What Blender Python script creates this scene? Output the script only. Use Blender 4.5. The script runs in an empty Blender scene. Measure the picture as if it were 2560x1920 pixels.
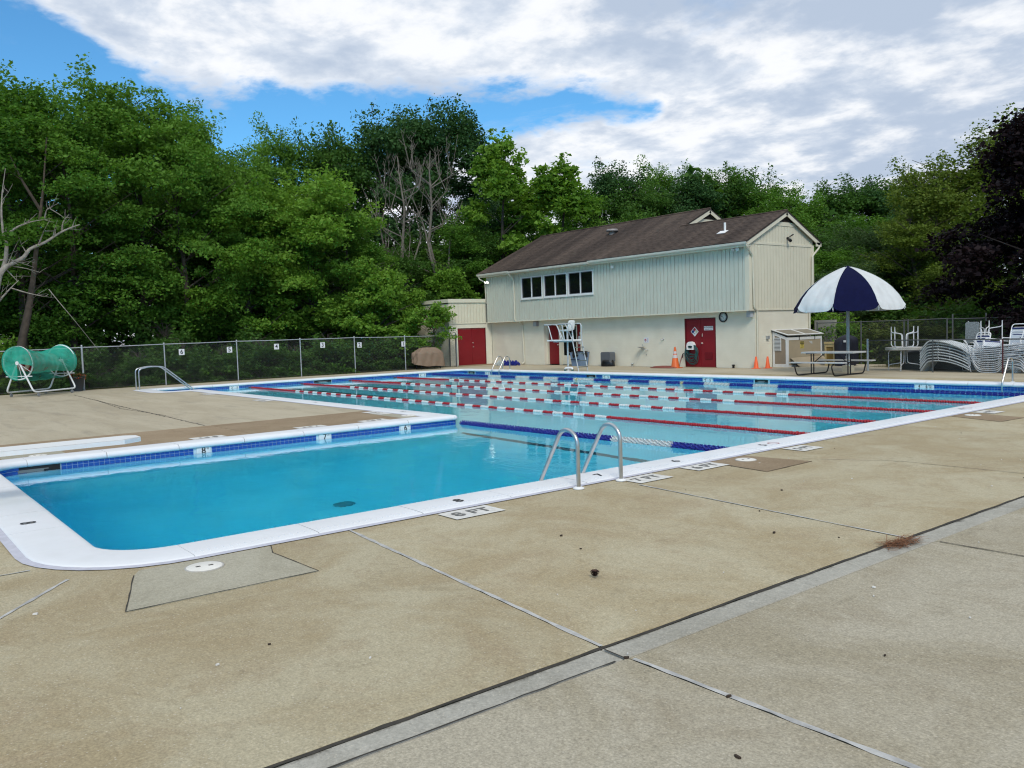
import bpy, math, random
import numpy as np
from mathutils import Vector, Matrix

random.seed(7)
rng = np.random.default_rng(7)
S = bpy.context.scene
COL = S.collection

# ------------------------------------------------------------------ camera
cam = bpy.data.cameras.new('camera')
cam.sensor_width = 36.0
cam.lens = 29.586
cam.clip_end = 2000
cam_ob = bpy.data.objects.new('camera', cam)
COL.objects.link(cam_ob)
CR = Vector((0.62095064, 0.78318126, -0.03236385)); CU = Vector((-0.02880857, 0.06406257, 0.99752998)); CF = Vector((-0.78332009, 0.61848452, -0.06234203))
CP = Vector((7.40112, -10.06629, 1.74791))
cam_ob.matrix_world = Matrix(((CR.x, CU.x, -CF.x, CP.x), (CR.y, CU.y, -CF.y, CP.y), (CR.z, CU.z, -CF.z, CP.z), (0, 0, 0, 1)))
S.camera = cam_ob

# ------------------------------------------------------------------ world: sky with broken cloud
SUN_EL, SUN_AZ = math.radians(42), math.radians(-32)     # azimuth measured from +x towards +y
W = bpy.data.worlds.new('World'); S.world = W; W.use_nodes = True
nt = W.node_tree; nt.nodes.clear()
def N(t, **k):
    n = nt.nodes.new(t)
    for a, v in k.items():
        if a == 'inp':
            for i, x in v.items(): n.inputs[i].default_value = x
        else: setattr(n, a, v)
    return n
def LK(a, b): nt.links.new(a, b)
def MATH(op, a, b=None, c=None, clamp=False):
    n = nt.nodes.new('ShaderNodeMath'); n.operation = op; n.use_clamp = clamp
    for i, x in enumerate((a, b, c)):
        if x is None: continue
        if isinstance(x, (int, float)): n.inputs[i].default_value = x
        else: nt.links.new(x, n.inputs[i])
    return n.outputs[0]
def MIXC(f, a, b):
    n = nt.nodes.new('ShaderNodeMix'); n.data_type = 'RGBA'; n.clamp_factor = True
    for i, x in ((0, f), (6, a), (7, b)):
        if isinstance(x, (int, float)): n.inputs[i].default_value = x
        elif isinstance(x, tuple): n.inputs[i].default_value = x
        else: nt.links.new(x, n.inputs[i])
    return n.outputs[2]
def RAMPV(x, x0, x1):
    n = nt.nodes.new('ShaderNodeMapRange'); n.interpolation_type = 'SMOOTHSTEP'
    n.inputs[1].default_value = x0; n.inputs[2].default_value = x1
    nt.links.new(x, n.inputs[0]); return n.outputs[0]
def CURVE(x, pts):
    n = nt.nodes.new('ShaderNodeFloatCurve'); c = n.mapping.curves[0]
    c.points[0].location = pts[0]; c.points[1].location = pts[-1]
    for q in pts[1:-1]: c.points.new(*q)
    for q in c.points: q.handle_type = 'VECTOR' if False else 'AUTO'
    n.mapping.update(); nt.links.new(x, n.inputs['Value']); return n.outputs[0]
def NOISE(vec, scale, detail=6, rough=.55, dist=0.0):
    n = nt.nodes.new('ShaderNodeTexNoise'); n.inputs['Scale'].default_value = scale
    n.inputs['Detail'].default_value = detail; n.inputs['Roughness'].default_value = rough
    n.inputs['Distortion'].default_value = dist; nt.links.new(vec, n.inputs['Vector']); return n.outputs[0]
sky = N('ShaderNodeTexSky'); sky.sky_type = 'NISHITA'; sky.sun_disc = False
sky.sun_elevation = SUN_EL; sky.sun_rotation = math.pi/2 - SUN_AZ
sky.air_density = 1.0; sky.dust_density = .3; sky.ozone_density = 3.0
tc = N('ShaderNodeTexCoord')
sep = N('ShaderNodeSeparateXYZ'); LK(tc.outputs['Generated'], sep.inputs[0])
dx, dy, dz = sep.outputs
az = MATH('MULTIPLY', MATH('ARCTAN2', dy, MATH('MULTIPLY', dx, -1.0)), 180/math.pi)       # 0 = west, 90 = north
el = MATH('MULTIPLY', MATH('ARCSINE', dz), 180/math.pi)
den = MATH('ADD', MATH('MAXIMUM', dz, 0.0), 0.16)
flat = N('ShaderNodeCombineXYZ')
LK(MATH('DIVIDE', dx, den), flat.inputs[0]); LK(MATH('DIVIDE', dy, den), flat.inputs[1])
P = flat.outputs[0]
n_big = NOISE(P, 1.0, 5, .55, .4); n_mid = NOISE(P, 4.6, 6, .58, .15); n_fine = NOISE(P, 12.0, 5, .58, .15)
wob = MATH('ADD', MATH('MULTIPLY', MATH('SUBTRACT', n_mid, .5), 4.6), MATH('MULTIPLY', MATH('SUBTRACT', n_fine, .5), 2.2))
a01 = MATH('DIVIDE', MATH('ADD', az, 20.0), 120.0, clamp=True)                            # -20..100 degrees
e30 = lambda v: v/30.0
f = lambda d: (d+20)/120.0
el_u = MATH('MULTIPLY', CURVE(a01, [(0, e30(28)), (f(2), e30(24)), (f(8), e30(19.6)), (f(12), e30(18)), (f(17), e30(15.6)), (f(24), e30(15.3)), (f(32), e30(15.9)), (f(40), e30(15.6)), (f(46.5), e30(14.6)), (f(50), e30(12)), (f(60), e30(5)), (1, 0)]), 30.0)
el_l = MATH('MULTIPLY', CURVE(a01, [(0, e30(3)), (f(8), e30(5)), (f(14), e30(6)), (f(20), e30(9.0)), (f(26), e30(10.0)), (f(34), e30(11.8)), (f(39), e30(12.9)), (f(43), e30(13.7)), (f(48), e30(14.0)), (f(52), e30(16)), (1, 1)]), 30.0)
up = RAMPV(MATH('ADD', MATH('SUBTRACT', el, el_u), wob), -.5, 1.1)
lo = RAMPV(MATH('ADD', MATH('SUBTRACT', el_l, el), MATH('MULTIPLY', wob, .7)), -.4, .8)
mask = MATH('MAXIMUM', up, lo)
# a few thin breaks in the cover
brk = RAMPV(MATH('ADD', n_big, MATH('MULTIPLY', n_fine, .25)), .42, .52)
thin = MATH('ADD', .74, MATH('MULTIPLY', brk, .26))
mask = MATH('MULTIPLY', mask, thin)
wisp = MATH('MULTIPLY', RAMPV(NOISE(P, 2.2, 7, .65, .5), .56, .8), .35)
mask = MATH('MAXIMUM', mask, wisp)
# light and grey parts of the cloud deck (thicker cloud towards the north)
thick = MATH('ADD', MATH('ADD', MATH('MULTIPLY', n_big, .75), MATH('MULTIPLY', n_mid, 1.2)), MATH('MULTIPLY', n_fine, .35))
thick = MATH('ADD', thick, MATH('MULTIPLY', RAMPV(az, 36, 70), .20))
thick = MATH('ADD', thick, MATH('MULTIPLY', RAMPV(el, 15.5, 20.5), MATH('MULTIPLY', RAMPV(az, 37, 50), .34)))
g = RAMPV(thick, 1.06, 1.52)
bright = MIXC(RAMPV(n_mid, .58, .40), (6.0, 6.45, 7.1, 1), (7.3, 7.45, 7.7, 1))
cloud = MIXC(g, bright, (3.7, 4.4, 5.5, 1))
blue = N('ShaderNodeMix'); blue.data_type = 'RGBA'; blue.blend_type = 'MULTIPLY'; blue.inputs[0].default_value = 1
LK(sky.outputs[0], blue.inputs[6]); blue.inputs[7].default_value = (.50, .95, 1.14, 1)
skyc = MIXC(mask, blue.outputs[2], cloud)
bg = N('ShaderNodeBackground'); bg.inputs[1].default_value = 0.10
LK(skyc, bg.inputs[0])
wo = N('ShaderNodeOutputWorld'); LK(bg.outputs[0], wo.inputs[0])

sun = bpy.data.lights.new('sun', 'SUN'); sun.energy = 1.5; sun.angle = math.radians(18); sun.color = (1, .93, .82)
sun_ob = bpy.data.objects.new('sun', sun); COL.objects.link(sun_ob)
sd = Vector((math.cos(SUN_AZ)*math.cos(SUN_EL), math.sin(SUN_AZ)*math.cos(SUN_EL), math.sin(SUN_EL)))
sun_ob.rotation_euler = sd.to_track_quat('Z', 'Y').to_euler(); sun_ob.location = (30, -10, 40)

S.render.engine = 'CYCLES'
S.view_settings.view_transform = 'Standard'; S.view_settings.look = 'None'
S.view_settings.gamma = 1.0; S.view_settings.use_curve_mapping = False
S.view_settings.exposure = 0.42
S.cycles.use_denoising = True; S.cycles.filter_width = 1.15
S.cycles.max_bounces = 20; S.cycles.transparent_max_bounces = 16; S.cycles.diffuse_bounces = 8; S.cycles.glossy_bounces = 10; S.cycles.transmission_bounces = 14
S.cycles.sample_clamp_indirect = 8.0

# ------------------------------------------------------------------ materials
MATS = {}
def mat(name, col, rough=.6, metal=0.0, var=.0, vscale=4.0, bump=0.0, bscale=40.0, spec=.4, stain=None, stain_amt=0.0, stain_scale=1.0, stretch=None):
    """Plain surface: base colour with worn variation, optional stains and fine relief, all in world metres."""
    if name in MATS: return MATS[name]
    m = bpy.data.materials.new(name); m.use_nodes = True; MATS[name] = m
    t = m.node_tree; b = t.nodes['Principled BSDF']
    b.inputs['Roughness'].default_value = rough; b.inputs['Metallic'].default_value = metal
    b.inputs['Specular IOR Level'].default_value = spec
    c4 = (*col, 1); b.inputs['Base Color'].default_value = c4
    geo = t.nodes.new('ShaderNodeNewGeometry'); vec = geo.outputs['Position']
    if stretch:
        mp = t.nodes.new('ShaderNodeMapping'); mp.inputs['Scale'].default_value = stretch
        t.links.new(vec, mp.inputs[0]); vec = mp.outputs[0]
    out = None
    def noise(s, d=5, r=.6):
        n = t.nodes.new('ShaderNodeTexNoise'); n.inputs['Scale'].default_value = s; n.inputs['Detail'].default_value = d
        n.inputs['Roughness'].default_value = r; t.links.new(vec, n.inputs['Vector']); return n.outputs[0]
    def rng_(x, a0, a1, b0, b1):
        n = t.nodes.new('ShaderNodeMapRange'); t.links.new(x, n.inputs[0])
        for i, v in enumerate((a0, a1, b0, b1)): n.inputs[i+1].default_value = v
        return n.outputs[0]
    if var > 0:
        hs = t.nodes.new('ShaderNodeMix'); hs.data_type = 'RGBA'; hs.blend_type = 'MULTIPLY'; hs.inputs[0].default_value = 1
        hs.inputs[6].default_value = c4
        cmb = t.nodes.new('ShaderNodeCombineColor')
        v = rng_(noise(vscale), .3, .7, 1-var, 1+var)
        for i in range(3): t.links.new(v, cmb.inputs[i])
        t.links.new(cmb.outputs[0], hs.inputs[7]); out = hs.outputs[2]
    if stain is not None:
        mx = t.nodes.new('ShaderNodeMix'); mx.data_type = 'RGBA'
        t.links.new(rng_(noise(stain_scale, 8, .65), .45, .75, 0, stain_amt), mx.inputs[0])
        if out is not None: t.links.new(out, mx.inputs[6])
        else: mx.inputs[6].default_value = c4
        mx.inputs[7].default_value = (*stain, 1); out = mx.outputs[2]
    if out is not None: t.links.new(out, b.inputs['Base Color'])
    if bump > 0:
        bp = t.nodes.new('ShaderNodeBump'); bp.inputs['Strength'].default_value = bump; bp.inputs['Distance'].default_value = .01
        t.links.new(noise(bscale, 4), bp.inputs['Height']); t.links.new(bp.outputs[0], b.inputs['Normal'])
    return m

def concrete(name, c1, c2, c3, grain=.22, streak=(1, 1, 1), stain=.5, dirt_x=None):
    """Old broom-finished concrete: broad blotches, rusty and grey stains, sandy grain."""
    m = bpy.data.materials.new(name); m.use_nodes = True; t = m.node_tree; b = t.nodes['Principled BSDF']
    b.inputs['Roughness'].default_value = .88; b.inputs['Specular IOR Level'].default_value = .25
    geo = t.nodes.new('ShaderNodeNewGeometry'); oi = t.nodes.new('ShaderNodeObjectInfo')
    mp = t.nodes.new('ShaderNodeMapping'); mp.inputs['Scale'].default_value = streak; t.links.new(geo.outputs['Position'], mp.inputs[0])
    def noise(s, d=5, r=.6, dist=0, v=mp.outputs[0]):
        n = t.nodes.new('ShaderNodeTexNoise'); n.inputs['Scale'].default_value = s; n.inputs['Detail'].default_value = d
        n.inputs['Roughness'].default_value = r; n.inputs['Distortion'].default_value = dist; t.links.new(v, n.inputs['Vector']); return n.outputs[0]
    def mr(x, a0, a1, b0=0, b1=1):
        n = t.nodes.new('ShaderNodeMapRange'); t.links.new(x, n.inputs[0])
        for i, v in enumerate((a0, a1, b0, b1)): n.inputs[i+1].default_value = v
        return n.outputs[0]
    def mix(f, a, c, mode='MIX'):
        n = t.nodes.new('ShaderNodeMix'); n.data_type = 'RGBA'; n.blend_type = mode
        for i, x in ((0, f), (6, a), (7, c)):
            if isinstance(x, (int, float)): n.inputs[i].default_value = x
            elif isinstance(x, tuple): n.inputs[i].default_value = (*x, 1)
            else: t.links.new(x, n.inputs[i])
        return n.outputs[2]
    def grey(x):
        n = t.nodes.new('ShaderNodeCombineColor')
        for i in range(3): t.links.new(x, n.inputs[i])
        return n.outputs[0]
    c = mix(mr(noise(.75, 7, .66, .7), .40, .60), c1, c2)
    c = mix(mr(noise(1.7, 7, .68, .6), .52, .74, 0, stain), c, c3)
    dark = tuple(x*.62 for x in c1)
    c = mix(mr(noise(2.6, 9, .72, 1.2), .57, .72, 0, .55*stain), c, dark)
    pale = tuple(min(.6, x*1.3) for x in c2)
    c = mix(mr(noise(1.1, 9, .75, 2.0), .60, .70, 0, .4*stain), c, pale)
    mp3 = t.nodes.new('ShaderNodeMapping'); mp3.inputs['Scale'].default_value = (4.5, .55, 1); mp3.inputs['Rotation'].default_value = (0, 0, .5); t.links.new(geo.outputs['Position'], mp3.inputs[0])
    c = mix(mr(noise(1.3, 6, .7, .8, mp3.outputs[0]), .60, .74, 0, .30*stain), c, tuple(x*.55 for x in c1))
    mp4 = t.nodes.new('ShaderNodeMapping'); mp4.inputs['Scale'].default_value = (.5, 3.6, 1); mp4.inputs['Rotation'].default_value = (0, 0, -.3); t.links.new(geo.outputs['Position'], mp4.inputs[0])
    c = mix(mr(noise(1.7, 7, .72, .6, mp4.outputs[0]), .62, .72, 0, .35*stain), c, pale)
    c = mix(1.0, c, grey(mr(oi.outputs['Random'], 0, 1, .93, 1.05)), 'MULTIPLY')
    pos = geo.outputs['Position']
    fine = noise(70, 3, .7, 0, pos); mid = noise(22, 5, .75, 0, pos)
    c = mix(1.0, c, grey(mr(mid, .3, .7, 1-grain*.55, 1+grain*.55)), 'MULTIPLY')
    c = mix(1.0, c, grey(mr(fine, .28, .72, 1-grain, 1+grain)), 'MULTIPLY')
    vo = t.nodes.new('ShaderNodeTexVoronoi'); vo.inputs['Scale'].default_value = 34; t.links.new(pos, vo.inputs['Vector'])
    c = mix(mr(vo.outputs['Distance'], .08, .20, .55, 0), c, (.60, .55, .44))
    if dirt_x:                                                         # leaf dirt washed along one edge of the drain strip
        sx_ = t.nodes.new('ShaderNodeSeparateXYZ'); t.links.new(pos, sx_.inputs[0])
        md = t.nodes.new('ShaderNodeMath'); md.operation = 'MULTIPLY_ADD'; md.inputs[1].default_value = .16; t.links.new(noise(2.2, 8, .75, .4, pos), md.inputs[0]); t.links.new(sx_.outputs[0], md.inputs[2])
        md2 = t.nodes.new('ShaderNodeMath'); md2.operation = 'MULTIPLY_ADD'; md2.inputs[1].default_value = .05; t.links.new(mid, md2.inputs[0]); t.links.new(md.outputs[0], md2.inputs[2])
        c = mix(mr(md2.outputs[0], dirt_x+.085, dirt_x+.125, .92, 0), c, (.055, .05, .038))
    t.links.new(c, b.inputs['Base Color'])
    bp = t.nodes.new('ShaderNodeBump'); bp.inputs['Strength'].default_value = .45; bp.inputs['Distance'].default_value = .006
    t.links.new(fine, bp.inputs['Height']); t.links.new(bp.outputs[0], b.inputs['Normal'])
    MATS[name] = m; return m

# ------------------------------------------------------------------ mesh helpers
class MB:
    """Collects faces; build() links them as one mesh object."""
    def __init__(self): self.v = []; self.f = []; self.mi = []; self.sm = []
    def add(self, vs, fs, m=0, smooth=False):
        o = len(self.v); self.v += [tuple(map(float, q)) for q in vs]
        for q in fs: self.f.append(tuple(i+o for i in q)); self.mi.append(m); self.sm.append(smooth)
        return self
    def bb(self, x0, y0, z0, x1, y1, z1, m=0, ch=0.0):
        if x1 < x0: x0, x1 = x1, x0
        if y1 < y0: y0, y1 = y1, y0
        if z1 < z0: z0, z1 = z1, z0
        if ch <= 0:
            vs = [(x0,y0,z0),(x1,y0,z0),(x1,y1,z0),(x0,y1,z0),(x0,y0,z1),(x1,y0,z1),(x1,y1,z1),(x0,y1,z1)]
            return self.add(vs, [(0,3,2,1),(4,5,6,7),(0,1,5,4),(1,2,6,5),(2,3,7,6),(3,0,4,7)], m)
        vs = [(x0,y0,z0),(x1,y0,z0),(x1,y1,z0),(x0,y1,z0),(x0,y0,z1-ch),(x1,y0,z1-ch),(x1,y1,z1-ch),(x0,y1,z1-ch),
              (x0+ch,y0+ch,z1),(x1-ch,y0+ch,z1),(x1-ch,y1-ch,z1),(x0+ch,y1-ch,z1)]
        fs = [(0,3,2,1),(8,9,10,11)]
        for i in range(4):
            j = (i+1) % 4; fs += [(i, j, 4+j, 4+i), (4+i, 4+j, 8+j, 8+i)]
        return self.add(vs, fs, m)
    def obox(self, c, ax, ay, az_, m=0):
        """box from a centre and three half-axis vectors"""
        c = Vector(c); ax = Vector(ax); ay = Vector(ay); az_ = Vector(az_)
        vs = [c+sx*ax+sy*ay+sz*az_ for sz in (-1, 1) for sx, sy in ((-1,-1),(1,-1),(1,1),(-1,1))]
        return self.add(vs, [(0,3,2,1),(4,5,6,7),(0,1,5,4),(1,2,6,5),(2,3,7,6),(3,0,4,7)], m)
    def tube(self, pts, r, n=8, m=0, cap=True, closed=False, smooth=True):
        pts = [Vector(q) for q in pts]; k = len(pts)
        rs = [float(r)]*k if isinstance(r, (int, float)) else [float(q) for q in r]
        T = []
        for i in range(k):
            a = pts[i-1] if (i > 0 or closed) else pts[i]; b = pts[(i+1) % k] if (i < k-1 or closed) else pts[i]
            d = b-a; T.append(d.normalized() if d.length > 1e-9 else Vector((0,0,1)))
        u = T[0].orthogonal().normalized(); vs = []; fs = []
        for i in range(k):
            u = (u - T[i]*u.dot(T[i])); u = u.normalized() if u.length > 1e-6 else T[i].orthogonal().normalized()
            w = T[i].cross(u)
            for j in range(n):
                a = 2*math.pi*j/n; vs.append(pts[i]+rs[i]*(math.cos(a)*u+math.sin(a)*w))
        for i in range(k if closed else k-1):
            i2 = (i+1) % k
            for j in range(n):
                j2 = (j+1) % n; fs.append((i*n+j, i*n+j2, i2*n+j2, i2*n+j))
        self.add(vs, fs, m, smooth)
        if cap and not closed:
            o = len(vs); self.add([vs[j] for j in range(n)], [tuple(range(n-1,-1,-1))], m)
            self.add([vs[(k-1)*n+j] for j in range(n)], [tuple(range(n))], m)
        return self
    def lathe(self, prof, n=16, c=(0,0,0), m=0, smooth=True, axis='z'):
        vs = []; fs = []; k = len(prof)
        for (r, z) in prof:
            for j in range(n):
                a = 2*math.pi*j/n
                q = (r*math.cos(a), r*math.sin(a), z)
                if axis == 'x': q = (z, q[0], q[1])
                if axis == 'y': q = (q[0], z, q[1])
                vs.append((q[0]+c[0], q[1]+c[1], q[2]+c[2]))
        for i in range(k-1):
            for j in range(n):
                j2 = (j+1) % n; fs.append((i*n+j, i*n+j2, (i+1)*n+j2, (i+1)*n+j))
        self.add(vs, fs, m, smooth)
        for e, idx in ((0, 0), (k-1, (k-1)*n)):
            if prof[e][0] > 1e-4: self.add([vs[idx+j] for j in range(n)], [tuple(range(n)) if e else tuple(range(n-1,-1,-1))], m)
        return self
    def prism(self, poly, z0, z1, m=0, f=None):
        """polygon (list of 2-D points) extruded; f maps (a, b, h) to a point"""
        f = f or (lambda a, b, h: (a, b, h)); k = len(poly)
        vs = [f(a, b, z0) for a, b in poly]+[f(a, b, z1) for a, b in poly]
        fs = [tuple(range(k-1,-1,-1)), tuple(range(k, 2*k))]+[(i, (i+1) % k, k+(i+1) % k, k+i) for i in range(k)]
        return self.add(vs, fs, m)
    def grid(self, fn, nu, nv, m=0, smooth=True, both=False):
        vs = [fn(i/nu, j/nv) for i in range(nu+1) for j in range(nv+1)]
        fs = [(i*(nv+1)+j, (i+1)*(nv+1)+j, (i+1)*(nv+1)+j+1, i*(nv+1)+j+1) for i in range(nu) for j in range(nv)]
        return self.add(vs, fs, m, smooth)
    def text(self, s, size, o, xd, yd, m=0, align='CENTER'):
        vs, fs = text_geo(s, size, align); o = Vector(o); xd = Vector(xd); yd = Vector(yd)
        return self.add([o+xd*a+yd*b for a, b in vs], fs, m)
    def mesh(self, name, mats, loc=(0,0,0)):
        me = bpy.data.meshes.new(name)
        lx, ly, lz = loc
        me.from_pydata([(a-lx, b-ly, c-lz) for a, b, c in self.v], [], self.f)
        for q in (mats if isinstance(mats, (list, tuple)) else [mats]): me.materials.append(q)
        me.polygons.foreach_set('material_index', self.mi)
        me.polygons.foreach_set('use_smooth', self.sm)
        me.update(); return me
    def build(self, name, mats, parent=None, loc=None, **props):
        """parent given: vertices are world metres, stored relative to the thing's base"""
        base = origin_of(parent) if (parent is not None and loc is None) else (loc or (0,0,0))
        o = bpy.data.objects.new(name, self.mesh(name, mats, base))
        return place(o, parent, base if parent is None else None, **props)
def place(o, parent=None, loc=None, **props):
    COL.objects.link(o)
    if parent is not None: o.parent = parent
    if loc is not None: o.location = loc
    for k, v in props.items(): o[k] = v
    return o
ORIG = {}
def origin_of(o):
    p = (0.0, 0.0, 0.0)
    while o is not None:
        l = o.location; p = (p[0]+l[0], p[1]+l[1], p[2]+l[2]); o = o.parent
    return p
_txt = {}
def text_geo(s, size, align):
    k = (s, align)
    if k not in _txt:
        cu = bpy.data.curves.new('t', 'FONT'); cu.body = s; cu.align_x = align; cu.align_y = 'CENTER'; cu.resolution_u = 4; cu.offset = .018
        ob = bpy.data.objects.new('t', cu); COL.objects.link(ob)
        dg = bpy.context.evaluated_depsgraph_get(); me = bpy.data.meshes.new_from_object(ob.evaluated_get(dg))
        _txt[k] = ([(v.co.x, v.co.y) for v in me.vertices], [tuple(p.vertices) for p in me.polygons])
        bpy.data.objects.remove(ob); bpy.data.curves.remove(cu); bpy.data.meshes.remove(me)
    vs, fs = _txt[k]
    return [(a*size, b*size) for a, b in vs], fs
def thing(name, label, cat, loc=(0,0,0), group=None, rotz=0.0):
    o = bpy.data.objects.new(name, None); o.empty_display_size = .1; COL.objects.link(o)
    o.location = loc; o.rotation_euler = (0, 0, rotz); o['label'] = label; o['category'] = cat
    if group: o['group'] = group
    return o
def tag(o, label, cat, group=None):
    o['label'] = label; o['category'] = cat
    if group: o['group'] = group
    return o
KIDS = {}
def dup(root, loc, rotz=0.0, label=None, group=None, scale=None):
    """copy of a thing with copies of its parts and sub-parts (mesh data shared)"""
    r = root.copy(); COL.objects.link(r); r.location = loc; r.rotation_euler = (0, 0, rotz)
    if label: r['label'] = label
    if group: r['group'] = group
    if scale: r.scale = scale if isinstance(scale, (tuple, list)) else (scale,)*3
    for ch in list(root.children):
        c = ch.copy(); COL.objects.link(c); c.parent = r
        for g_ in list(ch.children):
            d = g_.copy(); COL.objects.link(d); d.parent = c
    return r
def arc(c, r, a0, a1, n, f):
    return [f(c[0]+r*math.cos(a0+(a1-a0)*i/n), c[1]+r*math.sin(a0+(a1-a0)*i/n)) for i in range(n+1)]
def round_path(pts, r, n=5):
    """polyline with its corners rounded to radius-like r"""
    pts = [Vector(q) for q in pts]; out = [pts[0]]
    for i in range(1, len(pts)-1):
        a, b, c = pts[i-1], pts[i], pts[i+1]
        d1 = (a-b); d2 = (c-b); k = min(r, d1.length*.48, d2.length*.48)
        p0 = b+d1.normalized()*k; p1 = b+d2.normalized()*k
        for j in range(n+1):
            t = j/n; out.append(p0*(1-t)**2+b*2*t*(1-t)+p1*t*t)
    out.append(pts[-1]); return out

white_paint = mat('white_paint', (.78, .78, .77), .45, var=.05, vscale=3, bump=.08)
steel = mat('brushed_steel', (.55, .55, .54), .28, metal=1.0, var=.12, vscale=6)
galv = mat('galvanised_steel', (.42, .44, .45), .5, metal=.6, var=.12, vscale=7)
black = mat('black_plastic', (.012, .012, .014), .5)
black_paint = mat('black_lettering', (.016, .016, .017), .7)
# ================================================================== POOL
ZW = -0.165                                                            # water level, deck top is 0
CONV = [((0, -8.5), .55, 'c'), ((0, 13.17), .35, 'c'), ((-26, 13.17), .35, 'c'), ((-26, -1.2), .3, 'c'),
        ((-23.6, -1.2), .25, 'c'), ((-23.6, 0), .12, 'r'), ((-7.24, 0), .10, 'r'), ((-7.24, -8.5), .5, 'c')]
segs = []                                                              # pieces of the rim: ('line', p, q, n) and ('arc', [(p, n)...], mitre)
def rim():
    k = len(CONV); cut = []
    for i, (p, r, t) in enumerate(CONV):
        a = Vector(CONV[i-1][0]); b = Vector(p); c = Vector(CONV[(i+1) % k][0])
        cut.append((b+(a-b).normalized()*r, b+(c-b).normalized()*r))
    for i, (p, r, t) in enumerate(CONV):
        a = Vector(CONV[i-1][0]); b = Vector(p); c = Vector(CONV[(i+1) % k][0])
        n1 = Vector(((b-a).normalized().y, -(b-a).normalized().x)); n2 = Vector(((c-b).normalized().y, -(c-b).normalized().x))
        s, e = cut[i]
        pts = []
        for j in range(9):
            tt = j/8; ang = math.pi/2*tt
            n = (n1*math.cos(ang)+n2*math.sin(ang)).normalized()
            cen = b-(n1+n2)*r if t == 'c' else b+(n1+n2)*r
            q = cen+n*r if t == 'c' else cen-(n2*math.cos(ang)+n1*math.sin(ang)).normalized()*r
            if t == 'r': n = (n2*math.sin(ang)+n1*math.cos(ang)).normalized()
            pts.append((q, n))
        segs.append(('arc', pts, b, n1, n2, t, r))
        q0 = cut[i][1]; q1 = cut[(i+1) % k][0]; d = (q1-q0).normalized()
        segs.append(('line', q0, q1, Vector((d.y, -d.x))))
rim()
def off(p, n, d): return (p.x+n.x*d, p.y+n.y*d)
def arc_off(seg, d):
    _, pts, b, n1, n2, t, r = seg
    if t == 'c': return [off(p, n, d) for p, n in pts]
    if d < r*.95:                                                      # reflex corner: shrink the arc towards the deck
        cen = b+(n1+n2)*r; rr = r-d
        return [((cen-(n2*math.sin(math.pi/2*j/8)*-1*-1+n1*math.cos(math.pi/2*j/8))*0).x, 0) for j in range(0)] or \
               [tuple(cen-(n2*math.cos(math.pi/2*(1-j/8))+n1*math.cos(math.pi/2*j/8))*rr) for j in range(9)]
    q = b+(n1+n2)*d
    return [tuple(q)]*9
def outline(d):
    o = []
    for s in segs:
        if s[0] == 'arc': o += arc_off(s, d)
    return o

plaster = mat('pool_plaster', (.48, .87, .975), .8, var=.05, vscale=1.2)
grout = mat('tile_grout', (.55, .66, .72), .8)
tile_blue = bpy.data.materials.new('cobalt_tile'); tile_blue.use_nodes = True
_t = tile_blue.node_tree; _b = _t.nodes['Principled BSDF']; _b.inputs['Roughness'].default_value = .18
_oi = _t.nodes.new('ShaderNodeNewGeometry'); _r = _t.nodes.new('ShaderNodeValToRGB')
_r.color_ramp.elements[0].color = (.008, .055, .30, 1); _r.color_ramp.elements[1].color = (.014, .10, .43, 1)
_t.links.new(_oi.outputs['Random Per Island'], _r.inputs[0]); _t.links.new(_r.outputs[0], _b.inputs['Base Color'])
dark_line = mat('dark_lane_tile', (.06, .09, .13), .5)
coping_white = mat('coping_paint', (.74, .755, .77), .5, var=.035, vscale=1.4, bump=.04, bscale=60, stain=(.56, .56, .53), stain_amt=.25, stain_scale=2)
strip_paint = mat('painted_deck_strip', (.50, .50, .56), .7, var=.12, vscale=9, bump=.2)

pool = bpy.data.objects.new('pool', None); COL.objects.link(pool); pool['kind'] = 'structure'
# basin walls: grout behind the tile band, plaster below
mb = MB()
O1 = outline(.012); k = len(O1)
def band(z0, z1, d, m):
    o = outline(d); vs = [(x, y, z0) for x, y in o]+[(x, y, z1) for x, y in o]
    mb.add(vs, [((i+1) % k, i, k+i, k+(i+1) % k) for i in range(k)], m)
band(-.30, -.03, .012, 1); band(-2.75, -.30, .006, 0)
mb.build('basin_wall', [plaster, grout], pool)
def floor_z(x, y):
    sh = -1.08-.50*min(1, max(0, (x+26)/26))
    t = min(1, max(0, (1.2-y)/4.4)); t = t*t*(3-2*t)
    z = sh+(-2.55-sh)*t
    if x < -7.3 and y < 0: z = -1.1
    return z
mb = MB(); mb.grid(lambda u, v: (-26.2+26.4*u, -8.7+22.1*v, floor_z(-26.2+26.4*u, -8.7+22.1*v)), 52, 66)
mb.build('basin_floor', plaster, pool)
# lane markings on the floor and the dark line where the floor drops away
LW = 2.195
for i in range(1, 6):
    yc = .32+2.23*(i+.5)
    mb = MB()
    def fl(x0, x1, y0, y1, n=26):
        mb.grid(lambda u, v: (x0+(x1-x0)*u, y0+(y1-y0)*v, floor_z(x0+(x1-x0)*u, y0+(y1-y0)*v)+.012), n, 1)
    fl(-24.2, -11.0 if i < 3 else -14, yc-.11, yc+.11); fl(-24.4, -24.2, yc-.4, yc+.4, 1)
    mb.build('lane_line', dark_line, pool)
mb = MB(); mb.grid(lambda u, v: (-7.2+7.1*u, -.05+.16*v, floor_z(-7.2+7.1*u, -.05+.16*v)+.015), 20, 1)
mb.bb(-7.27, -.05, -1.9, -7.225, .06, -.09) if False else None
mb.build('depth_line', dark_line, pool)
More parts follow.
